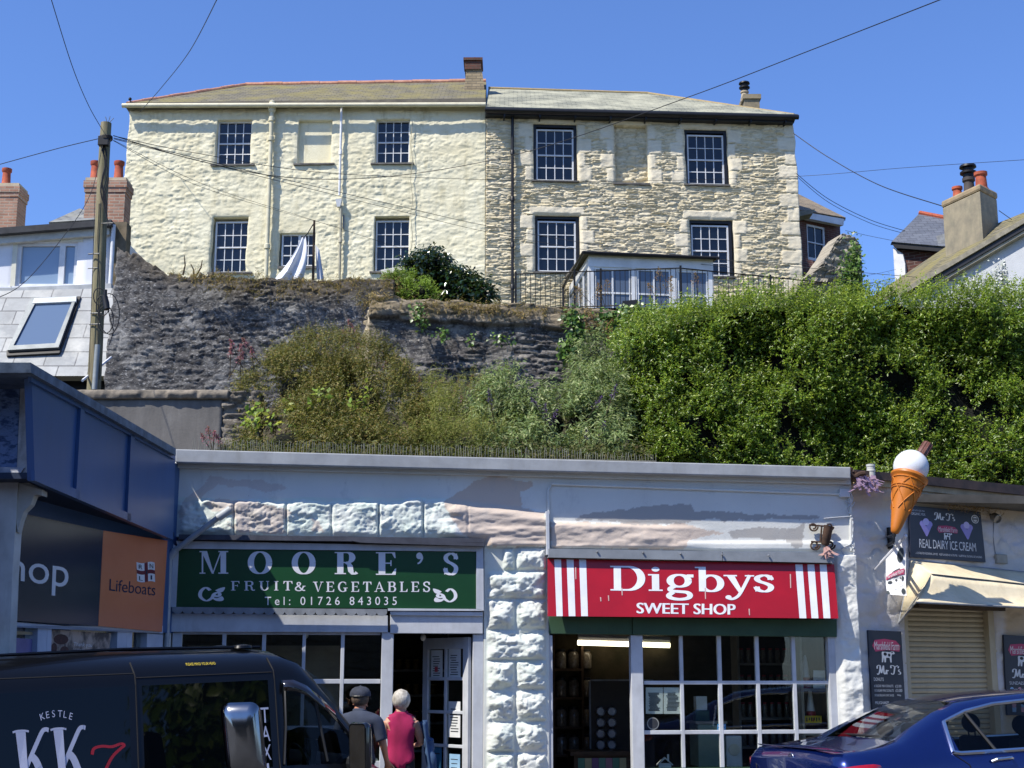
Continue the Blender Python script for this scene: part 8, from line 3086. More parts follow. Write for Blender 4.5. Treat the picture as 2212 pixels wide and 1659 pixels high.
# chrome capped mirror on a long arm by the sliding door
cm = Vector((2.36, -1.22, 1.22))
b = MB()
rings = []
ax_c, up_c = Vector((0.80, -0.60, 0)).normalized(), Vector((-0.10, 0.04, 1)).normalized()
nc = Vector((0.60, -0.80, 0.0)).normalized()
nc = Vector((-ax_c.y, ax_c.x, 0)) * -1 if (Vector((-ax_c.y, ax_c.x, 0))).y > 0 else Vector((-ax_c.y, ax_c.x, 0))
for d_, k_ in ((-0.10, 0.94), (-0.02, 1.0), (0.025, 0.93), (0.05, 0.70), (0.062, 0.35)):
    rings.append(rrect(cm + nc * d_, ax_c, up_c, 0.13 * k_, 0.25 * k_, 0.45))
n = len(rings[0])
for i0, i1, mt, nm in ((0, 1, m_trim, 'mirror_housing'), (1, 4, M('dull_chrome', '#9a9b9c', '#818385', rough=0.16, metal=1.0, bump=0), 'chrome_cap')):
    b = MB()
    b.add([p for r_ in rings[i0:i1 + 1] for p in r_], [(i * n + k, i * n + (k + 1) % n, (i + 1) * n + (k + 1) % n, (i + 1) * n + k) for i in range(i1 - i0) for k in range(n)] + ([tuple(range((i1 - i0) * n, (i1 - i0 + 1) * n))] if i1 == 4 else [tuple(range(n - 1, -1, -1))]))
    if i0 == 0:
        hm = obj('towing_mirror', b, mt, van, local=True, smooth=True)
    else:
        obj(nm, b, mt, hm, local=True, smooth='all')
b = MB()
b.add([p - nc * 0.05 - ax_c * 0.05 for p in rings[0]] + [p - nc * 0.02 - ax_c * 0.05 for p in rings[0]], [tuple(range(n))] + [(k, (k + 1) % n, n + (k + 1) % n, n + k) for k in range(n)])
obj('rear_shell', b, m_trim, hm, local=True)
obj('mirror_arm', MB().tube([cm + Vector((0, 0.02, -0.22)), cm + Vector((0.02, 0.10, -0.45)), cm + Vector((0.1, 0.55, -0.60))], 0.03, 8), m_trim, hm, local=True)
# place the van so that its door pillar stands where the photo shows it, nose up with the road
van.rotation_euler = (0, -0.04, vpsi)
Rm = van.rotation_euler.to_matrix()
for k in list(van.children) + [g for c_ in van.children for g in c_.children]:
    if k.name.split('.')[0] not in ('wheel', 'rim'):
        for v in k.data.vertices:
            if v.co.x > 2.68:
                v.co.x = 2.68 + (v.co.x - 2.68) * 0.56
van.location = van_ref - Rm @ vside(2.68, 1.80)
hm_off = Rm.inverted() @ (P(526, 1596, 10.2) - van.location) - cm
hm.location = hm_off
# ---------------------------------------------------------------- blue saloon
car = thing('saloon_car', 'metallic blue saloon car with chrome window trim parked before the kiosk', 'car')
m_blue_p = paint('car_blue', '#0a2060', metal=0.6, rough=0.25)


def cring(zr, zb, zw, w, wb, wr, zs=0.28, dx=0.0, zmid=0.62, crown=0.02):
    return [(w * 0.93, zs), (w, zs + 0.14), (w * 0.995, zmid), (w * 0.985, zb - 0.10), (wb, zb), (wr, zw), (wr - 0.045, zw + (zr - zw) * 0.55), (wr * 0.72, zr - crown), (wr * 0.35, zr - crown * 0.25), (0.0, zr)]


CS = [
    (0.00, cring(0.955, 0.90, 0.925, 0.78, 0.74, 0.72, 0.34, zmid=0.66)),
    (0.05, cring(0.995, 0.93, 0.965, 0.86, 0.81, 0.76, 0.30, zmid=0.66)),
    (0.10, cring(1.035, 0.945, 1.00, 0.885, 0.83, 0.77, 0.28)),
    (0.30, cring(1.05, 0.955, 1.015, 0.90, 0.845, 0.77)),
    (0.52, cring(1.07, 0.96, 1.03, 0.905, 0.85, 0.76)),
    (0.72, cring(1.10, 0.962, 1.05, 0.905, 0.85, 0.74)),
    (0.95, cring(1.205, 0.962, 1.13, 0.905, 0.85, 0.70)),
    (1.22, cring(1.315, 0.960, 1.225, 0.905, 0.845, 0.645)),
    (1.48, cring(1.395, 0.955, 1.30, 0.905, 0.84, 0.605)),
    (1.80, cring(1.430, 0.95, 1.345, 0.905, 0.84, 0.59)),
    (2.20, cring(1.442, 0.945, 1.360, 0.905, 0.838, 0.59)),
    (2.26, cring(1.442, 0.945, 1.360, 0.905, 0.838, 0.59)),
    (2.75, cring(1.432, 0.94, 1.345, 0.905, 0.835, 0.60)),
    (3.05, cring(1.385, 0.935, 1.295, 0.905, 0.83, 0.63)),
    (3.45, cring(1.215, 0.93, 1.15, 0.90, 0.825, 0.69)),
    (3.85, cring(1.035, 0.92, 0.985, 0.895, 0.82, 0.76)),
    (4.30, cring(0.96, 0.82, 0.89, 0.87, 0.78, 0.72)),
    (4.60, cring(0.80, 0.68, 0.74, 0.80, 0.70, 0.62, 0.26, zmid=0.55)),
    (4.69, cring(0.66, 0.56, 0.61, 0.70, 0.60, 0.52, 0.26, zmid=0.48)),
]
# window corner heights are held by explicit glass, cut between belt (ring 4) and window top (ring 5)


def cskip(i, k, side):
    if k == 4 and 8 <= i <= 9:
        return ('reardoor', side)
    if k == 4 and i == 7:
        return ('quarter', side)
    if k == 4 and 11 <= i <= 13:
        return ('frontdoor', side)
    if k >= 7 and 5 <= i <= 7:
        return ('rearscreen', 0)
    if k >= 7 and 13 <= i <= 14:
        return ('screen', 0)
    return None


bodyq, cg = body_panels(CS, cskip)
for sec in (CS[0], CS[-1]):
    cap = [(sec[0], -y, z) for y, z in sec[1]] + [(sec[0], y, z) for y, z in sec[1][::-1][1:]]
    bodyq.add(cap, [tuple(range(len(cap)))])
cb_ = weld(obj('body', bodyq, m_blue_p, car, local=True), 0.001)
for (nm, side), qs in cg.items():
    g = MB()
    for q in qs:
        g.quad(*q)
    weld(obj({'reardoor': 'rear_door_glass', 'quarter': 'quarter_glass', 'frontdoor': 'front_door_glass', 'rearscreen': 'rear_screen', 'screen': 'windscreen'}[nm], g, m_carglass, car, local=True), 0.001)


def cpt(x, k, e=0.012, side=-1, f_=0.0):
    for i in range(len(CS) - 1):
        if CS[i][0] <= x <= CS[i + 1][0]:
            t_ = (x - CS[i][0]) / (CS[i + 1][0] - CS[i][0])
            r_ = [((1 - t_) * a[0] + t_ * b_[0], (1 - t_) * a[1] + t_ * b_[1]) for a, b_ in zip(CS[i][1], CS[i + 1][1])]
            y = r_[k][0] * (1 - f_) + r_[k + 1][0] * f_ if f_ else r_[k][0]
            z = r_[k][1] * (1 - f_) + r_[k + 1][1] * f_ if f_ else r_[k][1]
            return Vector((x, side * (y + e), z))


for side in (-1, 1):
    b = MB()
    loop = [cpt(1.15, 4, 0.008, side, 0.05)] + [cpt(1.22 + 0.26 * k / 3, 5, 0.008, side) for k in range(4)] + [cpt(x, 5, 0.008, side) for x in (1.8, 2.2, 2.75, 3.05, 3.45, 3.75)] + [cpt(x, 4, 0.008, side) for x in (3.75, 3.0, 2.2, 1.8, 1.48, 1.22)] + [cpt(1.15, 4, 0.008, side, 0.05)]
    b.tube(loop, 0.019, 6)
    obj('window_chrome', b, m_chrome, car, local=True, smooth=True)
    b = MB()
    b.tube([cpt(2.23, 4, 0.004, side), cpt(2.23, 5, 0.004, side)], 0.04, 6)
    b.tube([cpt(1.60, 4, 0.004, side), cpt(1.47, 5, 0.004, side)], 0.018, 6)
    obj('door_pillar', b, m_trim, car, local=True)
    b = MB()
    for x in (2.24, 3.42):
        b.tube([cpt(x, k, 0.001, side) for k in (1, 2, 3, 4)], 0.005, 5)
    b.tube([cpt(1.14, 4, 0.001, side), cpt(1.27, 3, 0.001, side), cpt(1.36, 2, 0.001, side), cpt(1.34, 1, 0.001, side)], 0.005, 5)
    obj('seam', b, m_rubber, car, local=True)
    for x in (1.62, 2.62):
        p = cpt(x, 3, 0.03, side)
        obj('door_handle', MB().tube([p + Vector((-0.11, 0.03 * -side, 0.02)), p + Vector((-0.08, 0, 0.035)), p + Vector((0.08, 0, 0.04)), p + Vector((0.11, 0.03 * -side, 0.03))], 0.016, 8), m_chrome, car, local=True, smooth=True)
    # tail lamp wrapped round the corner
    lampv = []
    b = MB()
    ra = [(0.012, 0.50), (0.012, 0.66), (0.03, 0.80), (0.10, 0.885), (0.22, 0.905), (0.38, 0.91)]
    top_, bot_ = [], []
    for x, y in ra:
        top_.append(Vector((x - 0.012, side * (y + 0.008), 0.93 - (0.02 if x < 0.05 else 0) + 0.02 * x)))
        bot_.append(Vector((x - 0.012, side * (y + 0.012), 0.81 - 0.02 + (0.16 * x))))
    for i in range(len(ra) - 1):
        b.quad(top_[i], top_[i + 1], bot_[i + 1], bot_[i])
    weld(obj('tail_lamp', b, m_redlamp, car, local=True), 0.001, 1, 0.02)
    b = MB()
    c = Vector((3.55, side * 1.0, 0.98))
    b.ball(c, 0.1, 12, 8, (0.7, 1.1, 0.8))
    b.tube([c, cpt(3.6, 4, -0.02, side)], 0.03, 6)
    obj('wing_mirror', b, m_blue_p, car, local=True, smooth=True)
# boot: lid seams, chrome strip, star badge
b = MB()
for side in (-1, 1):
    b.tube([Vector((0.72, side * 0.60, 1.09)), Vector((0.45, side * 0.70, 1.045)), Vector((0.14, side * 0.73, 1.01)), Vector((0.03, side * 0.70, 0.95)), Vector((-0.004, side * 0.62, 0.86)), Vector((-0.004, side * 0.60, 0.74))], 0.005, 5)
obj('boot_seam', b, m_rubber, car, local=True)
b = MB()
b.prism([(0.115, -0.72, 1.03), (0.115, 0.72, 1.03), (0.075, 0.72, 1.045), (0.075, -0.72, 1.045)], (0, 0, 0.008))
obj('boot_lip', b, m_blue_p, car, local=True, bevel=0.004)
obj('boot_strip', MB().box(-0.02, -0.001, -0.52, 0.52, 0.80, 0.825), m_chrome, car, local=True, bevel=0.006)
b = MB()
bc_ = Vector((0.014, 0.0, 0.955))
b.tube([bc_ + Vector((0, 0.045 * math.cos(a), 0.045 * math.sin(a))) for a in [2 * math.pi * k / 24 for k in range(25)]], 0.005, 6)
for k in range(3):
    a = math.radians(90 + 120 * k)
    b.tube([bc_, bc_ + Vector((-0.002, 0.043 * math.cos(a), 0.043 * math.sin(a)))], [0.008, 0.003], 6)
obj('boot_emblem', b, m_chrome, car, local=True, smooth=True)
b = MB()
b.tube([(0.83, -0.52, 1.10), (0.72, 0.0, 1.118), (0.83, 0.52, 1.10)], 0.012, 6)
obj('screen_trim', b, m_trim, car, local=True)
b = MB()
b.box(0.95, 1.2, -0.55, 0.55, 0.98, 1.0)
obj('parcel_shelf', b, m_seat, car, local=True)
for x, ys in ((1.30, (-0.4, 0.0, 0.4)), (2.28, (-0.38, 0.38))):
    for y in ys:
        b = MB()
        b.box(x - 0.04, x + 0.06, y - 0.2, y + 0.2, 0.5, 1.0)
        hs = obj('seat', b, m_seat, car, local=True, bevel=0.05)
        b = MB()
        b.ball((x, y, 1.12), 0.12, 14, 10, (0.5, 1.05, 0.78) if x > 2 else (0.5, 1.0, 0.6))
        b.tube([(x, y - 0.05, 0.98), (x, y - 0.05, 1.1)], 0.008, 5)
        b.tube([(x, y + 0.05, 0.98), (x, y + 0.05, 1.1)], 0.008, 5)
        obj('headrest', b, m_seat, hs, local=True, smooth=True)
b = MB()
b.box(0.1, 4.5, -0.8, 0.8, 0.24, 0.36)
b.prism([(3.1, -0.75, 0.6), (3.8, -0.75, 0.6), (3.8, -0.75, 0.94), (3.2, -0.75, 0.90)], (0, 1.5, 0))
obj('floor_pan', b, m_trim, car, local=True)
b = MB()
b.box(-0.05, 0.05, -0.72, 0.72, 0.36, 0.60)
obj('rear_bumper', b, m_blue_p, car, local=True, bevel=0.04)
b = MB()
b.box(-0.056, -0.03, -0.26, 0.26, 0.62, 0.73)
obj('number_plate', b, M('plate_yellow', '#c9a92c', '#bb9c28', rough=0.4, bump=0), car, local=True)
for x in (0.92, 3.76):
    for y in (-0.905, 0.905):
        wheel(car, x, y, 0.32, 0.32)
cpsi = math.radians(19.5)
car.rotation_euler = (0, -0.05, cpsi)
Rc = car.rotation_euler.to_matrix()
car.location = P(1709, 1638, 13.3) - Rc @ Vector((0.014, 0, 0.955))
# ================================================================ people: one skinned body each
def skinned(name, joints, bones, radii, mat, parent, sub=2):
    me = bpy.data.meshes.new(name)
    keys = list(joints)
    me.from_pydata([joints[k] for k in keys], [(keys.index(a), keys.index(b_)) for a, b_ in bones], [])
    o = bpy.data.objects.new(name, me)
    COL.objects.link(o)
    sk = o.modifiers.new('skin', 'SKIN')
    sk.use_smooth_shade = True
    for i, k in enumerate(keys):
        r_ = radii[k]
        r_ = (r_, r_) if not isinstance(r_, tuple) else r_
        me.skin_vertices[0].data[i].radius = r_
        me.skin_vertices[0].data[i].use_root = (i == 0)
    ss = o.modifiers.new('sub', 'SUBSURF')
    ss.levels = ss.render_levels = sub
    dg = bpy.context.evaluated_depsgraph_get()
    m2 = bpy.data.meshes.new_from_object(o.evaluated_get(dg))
    bpy.data.objects.remove(o)
    m2.materials.clear()
    m2.materials.append(mat)
    m2.polygons.foreach_set('use_smooth', [True] * len(m2.polygons))
    m2.name = name
    o = bpy.data.objects.new(name, m2)
    COL.objects.link(o)
    o.parent = parent
    return o


def hand(J, Bn, Rd, pre, wrist, d, side):
    """palm, five fingers, thumb as chains from the wrist; d points down the hand"""
    d = Vector(d).normalized()
    lat = Vector((0, 1, 0)) if abs(d.y) < 0.8 else Vector((1, 0, 0))
    pal = Vector(wrist) + d * 0.05
    J[pre + 'palm'] = pal
    Rd[pre + 'palm'] = (0.035, 0.02)
    Bn.append((pre + 'wrist', pre + 'palm'))
    for i, (o_, L_) in enumerate(((-0.03, 0.075), (-0.01, 0.085), (0.011, 0.08), (0.03, 0.062))):
        k0, k1, k2 = pre + 'f%da' % i, pre + 'f%db' % i, pre + 'f%dc' % i
        J[k0] = pal + lat * o_ + d * 0.045
        J[k1] = J[k0] + d * L_ * 0.5 + Vector((side * -0.004, 0, 0))
        J[k2] = J[k1] + d * L_ * 0.42 + Vector((side * -0.018, 0, 0))
        for k, rr_ in ((k0, 0.0095), (k1, 0.009), (k2, 0.0075)):
            Rd[k] = rr_
        Bn += [(pre + 'palm', k0), (k0, k1), (k1, k2)]
    J[pre + 't0'] = pal + lat * -0.035 + d * 0.005
    J[pre + 't1'] = J[pre + 't0'] + lat * -0.022 + d * 0.035
    J[pre + 't2'] = J[pre + 't1'] + d * 0.03
    for k in ('t0', 't1', 't2'):
        Rd[pre + k] = 0.011 if k != 't2' else 0.009
    Bn += [(pre + 'palm', pre + 't0'), (pre + 't0', pre + 't1'), (pre + 't1', pre + 't2')]


m_skin = M('skin', '#c08a6e', '#a87358', rough=0.55, scale=10, bump=0.1, spec=0.4)
m_skin2 = M('skin_light', '#c79a84', '#b0836d', rough=0.55, scale=10, bump=0.1)


def person(label, loc, yaw, H_, build, shirt, trousers, skin, arms, female=False):
    """faces +x before yaw; hgt H_"""
    root = thing('person', label, 'person', loc, rot=(0, 0, yaw))
    s = H_ / 1.72
    w = 0.185 * build * (0.9 if female else 1.0)
    J, Bn, Rd = {}, [], {}

    def jt(k, p, r_, par=None):
        J[k] = Vector(p) * s
        Rd[k] = tuple(x * s for x in r_) if isinstance(r_, tuple) else r_ * s
        if par:
            Bn.append((par, k))
    jt('pelvis', (0, 0, 0.93), (0.15 * build, 0.12 * build))
    jt('waist', (0.01, 0, 1.06), (0.145 * build, 0.105 * build), 'pelvis')
    jt('chest', (0.0, 0, 1.26), (0.165 * build, 0.115 * build), 'waist')
    jt('upper', (-0.01, 0, 1.38), (0.14 * build, 0.09 * build), 'chest')
    jt('neck', (0.0, 0, 1.46), 0.056, 'upper')
    jt('skull0', (0.02, 0, 1.53), 0.062, 'neck')
    jt('jaw', (0.045, 0, 1.55), 0.066, 'skull0')
    jt('head', (0.02, 0, 1.62), (0.080, 0.092), 'skull0')
    jt('crown', (0.01, 0, 1.675), (0.055, 0.065), 'head')
    jt('nose', (0.115, 0, 1.595), 0.014, 'head')
    for sd, nm in ((-1, 'r'), (1, 'l')):
        jt(nm + 'ear', (0.01, sd * 0.088, 1.60), (0.014, 0.02), 'head')
        jt(nm + 'sh', (-0.005, sd * w, 1.375), 0.066 * build, 'upper')
        e, wr = arms[0 if sd < 0 else 1]
        jt(nm + 'elbow', e, 0.043, nm + 'sh')
        jt(nm + 'wrist', wr, 0.028, nm + 'elbow')
        dv_ = (J[nm + 'wrist'] - J[nm + 'elbow'])
        hand(J, Bn, Rd, nm, J[nm + 'wrist'], dv_, sd)
        jt(nm + 'hip', (0, sd * 0.09, 0.87), 0.092 * build, 'pelvis')
        jt(nm + 'knee', (0.02, sd * 0.095, 0.48), 0.060, nm + 'hip')
        jt(nm + 'ankle', (-0.01, sd * 0.10, 0.09), 0.042, nm + 'knee')
        jt(nm + 'toe', (0.15, sd * 0.115, 0.03), 0.032, nm + 'ankle')
    body = skinned('body', J, Bn, Rd, skin, root)

    V = np.array([v.co[:] for v in body.data.vertices])
    N_ = np.array([v.normal[:] for v in body.data.vertices])
    best = np.full(len(V), 9e9)
    bone = np.zeros(len(V), int)
    par = np.zeros(len(V))
    for i, (a, c) in enumerate(Bn):
        A_, B_2 = np.array(J[a]), np.array(J[c])
        ab = B_2 - A_
        t_ = np.clip(((V - A_) @ ab) / (ab @ ab + 1e-12), 0, 1)
        ra = np.mean(Rd[a]) * (1 - t_) + np.mean(Rd[c]) * t_
        d = np.linalg.norm(V - A_ - t_[:, None] * ab, axis=1) - ra
        m = d < best
        best[m], bone[m], par[m] = d[m], i, t_[m]

    def garment(name, ends, grow, mat):
        """cloth that follows the body: bones by their end joint, each up to a share of its length"""
        lim = np.array([ends.get(c, -1.0) for a, c in Bn])
        lo_ = np.array([0.0 if c != 'neck' else -1 for a, c in Bn])
        on = par <= lim[bone]
        fs = [tuple(p.vertices) for p in body.data.polygons if sum(on[i] for i in p.vertices) >= 2]
        ids = sorted({i for f in fs for i in f})
        mp = {i: k for k, i in enumerate(ids)}
        r_ = fbm(V[ids, 1] * 14 + V[ids, 0] * 9, V[ids, 2] * 10, 3, 3) - 0.5
        mb = MB().add(V[ids] + N_[ids] * (grow + 0.012 * r_[:, None]), [tuple(mp[i] for i in f) for f in fs])
        o = obj(name, mb, mat, root, local=True, smooth='all')
        o.modifiers.new('thick', 'SOLIDIFY').thickness = 0.004
        return o
    garment('trousers', {'rhip': 1, 'lhip': 1, 'rknee': 1, 'lknee': 1, 'rankle': 0.95, 'lankle': 0.95, 'waist': 0.25}, 0.008, trousers)
    shoes = MB()
    for n_ in 'rl':
        a, t_ = J[n_ + 'ankle'], J[n_ + 'toe']
        shoes.ball((a + t_) / 2 + Vector((0, 0, -0.03 * s)), 0.1, 14, 8, (1.35, 0.5, 0.42))
    o = obj('shoe', shoes, M('shoe_dark', '#26241f', '#1a1916', rough=0.6), root, local=True, smooth=True)
    return root, J, s, garment


m_navyshirt = M('slate_tshirt', '#3a4254', '#2d3444', rough=0.9, scale=6, bump=0.25, bscale=30)
m_denim = M('denim', '#3b5578', '#27405f', rough=0.85, scale=5, bump=0.35, bscale=26)
m_jeans = M('dark_jeans', '#20252f', '#171b23', rough=0.9)
m_magenta = M('magenta_top', '#a31d52', '#861442', rough=0.85, scale=4, bump=0.25, bscale=20, stretch=(2, 2, 0.6))
m_hairw = M('white_hair', '#c3beb4', '#8e887d', rough=0.6, scale=30, bump=0.9, bscale=60, stretch=(1, 1, 0.5))
m_hairg = M('grey_brown_hair', '#6a5a4c', '#43382f', rough=0.7, scale=30, bump=0.7, bscale=70)
# man in a cap, seen from behind
Y1 = 14.4
pm = P(778, 1478, Y1)
g1 = groundz(pm.x) + 0.11
Hm = (pm.z - g1) / 1.03
man, J, s, garment = person('person in a dark cap and slate T-shirt seen from behind beside the van', (pm.x, Y1, g1), math.radians(78), Hm, 1.08, None, m_jeans, m_skin,
                            (((0.0, -0.28, 1.12), (0.16, -0.27, 0.95)), ((0.02, 0.27, 1.12), (0.2, 0.2, 1.0))))
garment('tshirt', {'waist': 1, 'chest': 1, 'upper': 1, 'neck': 0.25, 'rsh': 1, 'lsh': 1, 'relbow': 0.75, 'lelbow': 0.75, 'rhip': 0.3, 'lhip': 0.3}, 0.016, m_navyshirt)
c = J['head']
hb_ = MB()
hb_.ball(c + Vector((-0.012, 0, 0.005)) * s, 0.106 * s, 20, 14, (0.98, 0.93, 0.98))
hv = [v for v in hb_.v]
hf_ = []
for f_ in hb_.f:
    q = [Vector(hv[i]) - c for i in f_]
    m_ = sum(q, Vector()) / len(q)
    if (m_.x < 0.035 and m_.z > -0.068) or m_.z > 0.075:
        hf_.append(f_)
hb_.f = hf_
obj('hair', hb_, m_hairg, man, local=True, smooth='all')
cp = MB()
prof = [(0.116, 0.012), (0.118, 0.03), (0.112, 0.06), (0.092, 0.092), (0.058, 0.112), (0.012, 0.12)]
cp.lathe(c + Vector((-0.005, 0, 0.01)) * s, [(r_ * s, h_ * s) for r_, h_ in prof], 26)
capo = obj('cap', cp, M('faded_navy_cap', '#3a3f4c', '#2a2e38', rough=0.9, scale=12, bump=0.6, bscale=40), man, local=True, smooth=True)
bm_ = MB()
bm_.grid(lambda fu, fv: c + Vector((0.07 + 0.11 * fv * math.cos((fu - 0.5) * 1.9), 0.19 * (fu - 0.5) * (1 - 0.2 * fv), 0.032 - 0.025 * fv - 0.10 * (fu - 0.5) ** 2)) * s, 10, 5)
pk = obj('peak', bm_, bpy.data.materials['faded_navy_cap'], capo, local=True, smooth='all')
pk.modifiers.new('thick', 'SOLIDIFY').thickness = 0.006
obj('cap_button', MB().ball(c + Vector((-0.005, 0, 0.132)) * s, 0.010), bpy.data.materials['faded_navy_cap'], capo, local=True, smooth=True)
obj('cap_strap', MB().tube([c + Vector((-0.118 * math.cos(a), 0.118 * math.sin(a), 0.022)) * s for a in (-0.5, -0.25, 0, 0.25, 0.5)], 0.010, 6), m_trim, capo, local=True)
fc = MB()
for sd in (-1, 1):
    fc.ball(c + Vector((0.082, sd * 0.034, 0.0)) * s, 0.012, 10, 8)
obj('eyes', fc, M('eye_white', '#d5d0c8', bump=0), man, local=True, smooth=True)
obj('mouth', MB().ball(c + Vector((0.088, 0, -0.075)) * s, 0.02, 10, 8, (0.5, 1.2, 0.4)), M('lip', '#9a5a50', bump=0), man, local=True, smooth=True)
# woman with white hair
Y2 = 15.0
pw = P(867, 1488, Y2)
g2 = groundz(pw.x) + 0.11
Hw = (pw.z - g2) / 1.02
wom, J, s, garment = person('person with short white hair and sleeveless magenta top going into the greengrocer doorway', (pw.x, Y2, g2), math.radians(96), Hw, 0.98, None, m_jeans, m_skin2,
                            (((0.06, -0.25, 1.13), (0.22, -0.20, 1.10)), ((0.03, 0.23, 1.12), (0.2, 0.16, 1.05))), True)
garment('top', {'waist': 1, 'chest': 1, 'upper': 1, 'rsh': 0.8, 'lsh': 0.8, 'rhip': 0.4, 'lhip': 0.4}, 0.014, m_magenta)
c = J['head']
hb_ = MB()
hb_.ball(c + Vector((-0.015, 0, 0.01)) * s, 0.114 * s, 26, 18, (1.0, 0.95, 1.05))
hv = list(hb_.v)
hf_ = []
for f_ in hb_.f:
    q = [Vector(hv[i]) - c for i in f_]
    m_ = sum(q, Vector()) / len(q)
    if (m_.x < 0.03 and m_.z > -0.095) or m_.z > 0.06:
        hf_.append(f_)
hb_.f = hf_
vv_ = np.array(hb_.v)
dl_ = 0.010 * (fbm(vv_[:, 1] * 60, vv_[:, 2] * 30, 3, 3) - 0.3)
cc = np.array(c)
hb_.v = [tuple(x) for x in (cc + (vv_ - cc) * (1 + dl_[:, None] * 6))]
obj('hair', hb_, m_hairw, wom, local=True, smooth='all')
fc = MB()
for sd in (-1, 1):
    fc.ball(c + Vector((0.082, sd * 0.034, 0.0)) * s, 0.012, 10, 8)
obj('eyes', fc, M('eye_white', '#d5d0c8'), wom, local=True, smooth=True)
obj('mouth', MB().ball(c + Vector((0.088, 0, -0.075)) * s, 0.02, 10, 8, (0.5, 1.2, 0.4)), M('lip', '#9a5a50'), wom, local=True, smooth=True)
# denim jacket hung over the right shoulder and arm (a thing of its own)
jk = thing('denim_jacket', 'blue denim jacket draped over the arm of the white haired person', 'jacket', wom.location + Vector((0.2, 0, 0.9)))
Wm = wom.rotation_euler.to_matrix()


def jp(x, y, z):
    return Vector(wom.location) + Wm @ (Vector((x, y, z)) * s)


def drape(fu, fv):
    a = -0.5 + 1.15 * fu
    z = 1.36 - 0.62 * fv
    fold = 0.016 * math.sin(fu * 17 + fv * 4) + 0.010 * math.sin(fu * 31 - fv * 7)
    rr_ = 0.105 + 0.06 * fv + fold
    return jp(-0.03 + 0.12 * math.sin(a * 2.2) - 0.05 * fv, -0.17 - rr_ * math.cos(a * 1.4) - 0.05 * fv, z + 0.03 * math.sin(fu * 3))


b = MB().grid(drape, 26, 22)
o = obj('cloth', b, m_denim, jk, smooth='all')
o.modifiers.new('thick', 'SOLIDIFY').thickness = 0.012
b = MB()
b.tube([drape(0.5 + 0.1 * math.sin(k), 0.35 + 0.08 * k) + Vector((0.02, -0.03, 0)) for k in range(8)], [0.05, 0.055, 0.05, 0.045, 0.045, 0.04, 0.04, 0.035], 10)
obj('sleeve', b, m_denim, jk, smooth=True)
# ================================================================ pole, cables, washing and the street behind the camera
PB = P(204, 842, 23.0)
PT = P(233, 266, 23.0)
pole = thing('utility_pole', 'weathered wooden utility pole with a black terminal box and cable coils', 'pole', PB)
b = MB()
n = 14
pts, rs = [], []
for k in range(n + 1):
    f_ = k / n
    p = (PB + Vector((-0.04, 0, -2.0))).lerp(PT, f_) + Vector((0.03 * math.sin(f_ * 5), 0, 0))
    pts.append(p)
    rs.append(0.125 - 0.035 * f_)
b.tube(pts, rs, 16)
t = NT('weathered_pole')
c = t.ramp(t.noise(14, 9, (2, 2, 0.12), 0.7), [(0.3, '#4b4436'), (0.5, '#7b7258'), (0.7, '#978c6d')])
g = t.ramp(t.noise(2, 5), [(0.4, 0.0), (0.7, 0.5)])
c = t.mix(g, c, '#6f7250')
t.set(Base_Color=c, Roughness=0.9)
t.bump(t.noise(40, 6, (2, 2, 0.1)), 0.8, 0.01)
obj('post', b, t.m, pole, smooth=True)


def q23(u, v, Y=22.85):
    return P(u, v, Y)


b = MB()
p = q23(226, 309)
b.box(p.x - 0.09, p.x + 0.09, p.y - 0.10, p.y, p.z - 0.07, p.z + 0.10)
obj('terminal_box', b, m_trim, pole, bevel=0.01)
b = MB()
r_ = random.Random(2)
for k in range(7):
    ph = r_.random() * 6
    b.tube([q23(222 + 5 * math.sin(v / 17 + ph) + k * 1.3, v, 22.84) for v in range(316, 440 + 8 * k, 9)], 0.008, 5)
for k in range(5):
    b.tube([q23(228 + 15 * math.cos(a), 296 + 5 * math.sin(a) + k * 1.5, 22.86 + 0.12 * math.sin(a)) for a in [2 * math.pi * j / 14 for j in range(15)]], 0.007, 5)
b.tube([q23(213 + 1.5 * math.sin(v / 30), v, 22.84) for v in range(440, 830, 20)], 0.007, 5)
b.tube([q23(196 + 10 * (700 - v) / 300, v, 22.84) for v in range(420, 830, 20)], 0.005, 5)
for cx, cy, rx, ry in ((228, 690, 17, 30), (236, 678, 22, 44), (222, 660, 14, 22), (214, 640, 12, 18)):
    b.tube([q23(cx + rx * math.cos(a), cy + ry * math.sin(a), 22.8) for a in [2 * math.pi * j / 20 for j in range(21)]], 0.009, 5)
b.tube([q23(u, v, 22.82) for u, v in ((232, 655), (238, 690), (246, 715), (236, 745))], 0.009, 5)
obj('cable_coil', b, m_cable, pole)
b = MB()
b.tube([q23(226, 640, 22.78), q23(231, 668, 22.76)], 0.05, 10)
b.tube([q23(228, 626, 22.78), q23(227, 642, 22.78)], 0.03, 8)
obj('splice_closure', b, m_trim, pole, smooth=True)
b = MB()
b.tube([q23(211, 745, 22.82), q23(204, 842, 22.82)], 0.045, 10)
obj('conduit', b, M('galvanised_conduit', '#9b9f9c', '#858986', rough=0.5, metal=0.3), pole, smooth=True)
b = MB()
for u, v in ((203, 548), (232, 482), (208, 676), (205, 700)):
    b.tube([q23(u - 12, v + 1, 22.9), q23(u + 12, v, 22.8)], 0.012, 5)
for du in (-6, 4, 12):
    b.tube([PT + Vector((0, 0, -0.02)), PT + Vector((du * 0.008, 0, 0.14 - abs(du) * 0.004))], 0.006, 4)
b.tube([q23(190, 580, 22.9), q23(212, 579, 22.9)], 0.01, 5)
obj('step_iron', b, M('grey_iron', '#8a8a86', '#6f6f6b', rough=0.5, metal=0.4), pole)
b = MB()
b.tube([q23(178, 822, 22.6), q23(240, 772, 24.5)], 0.022, 6)
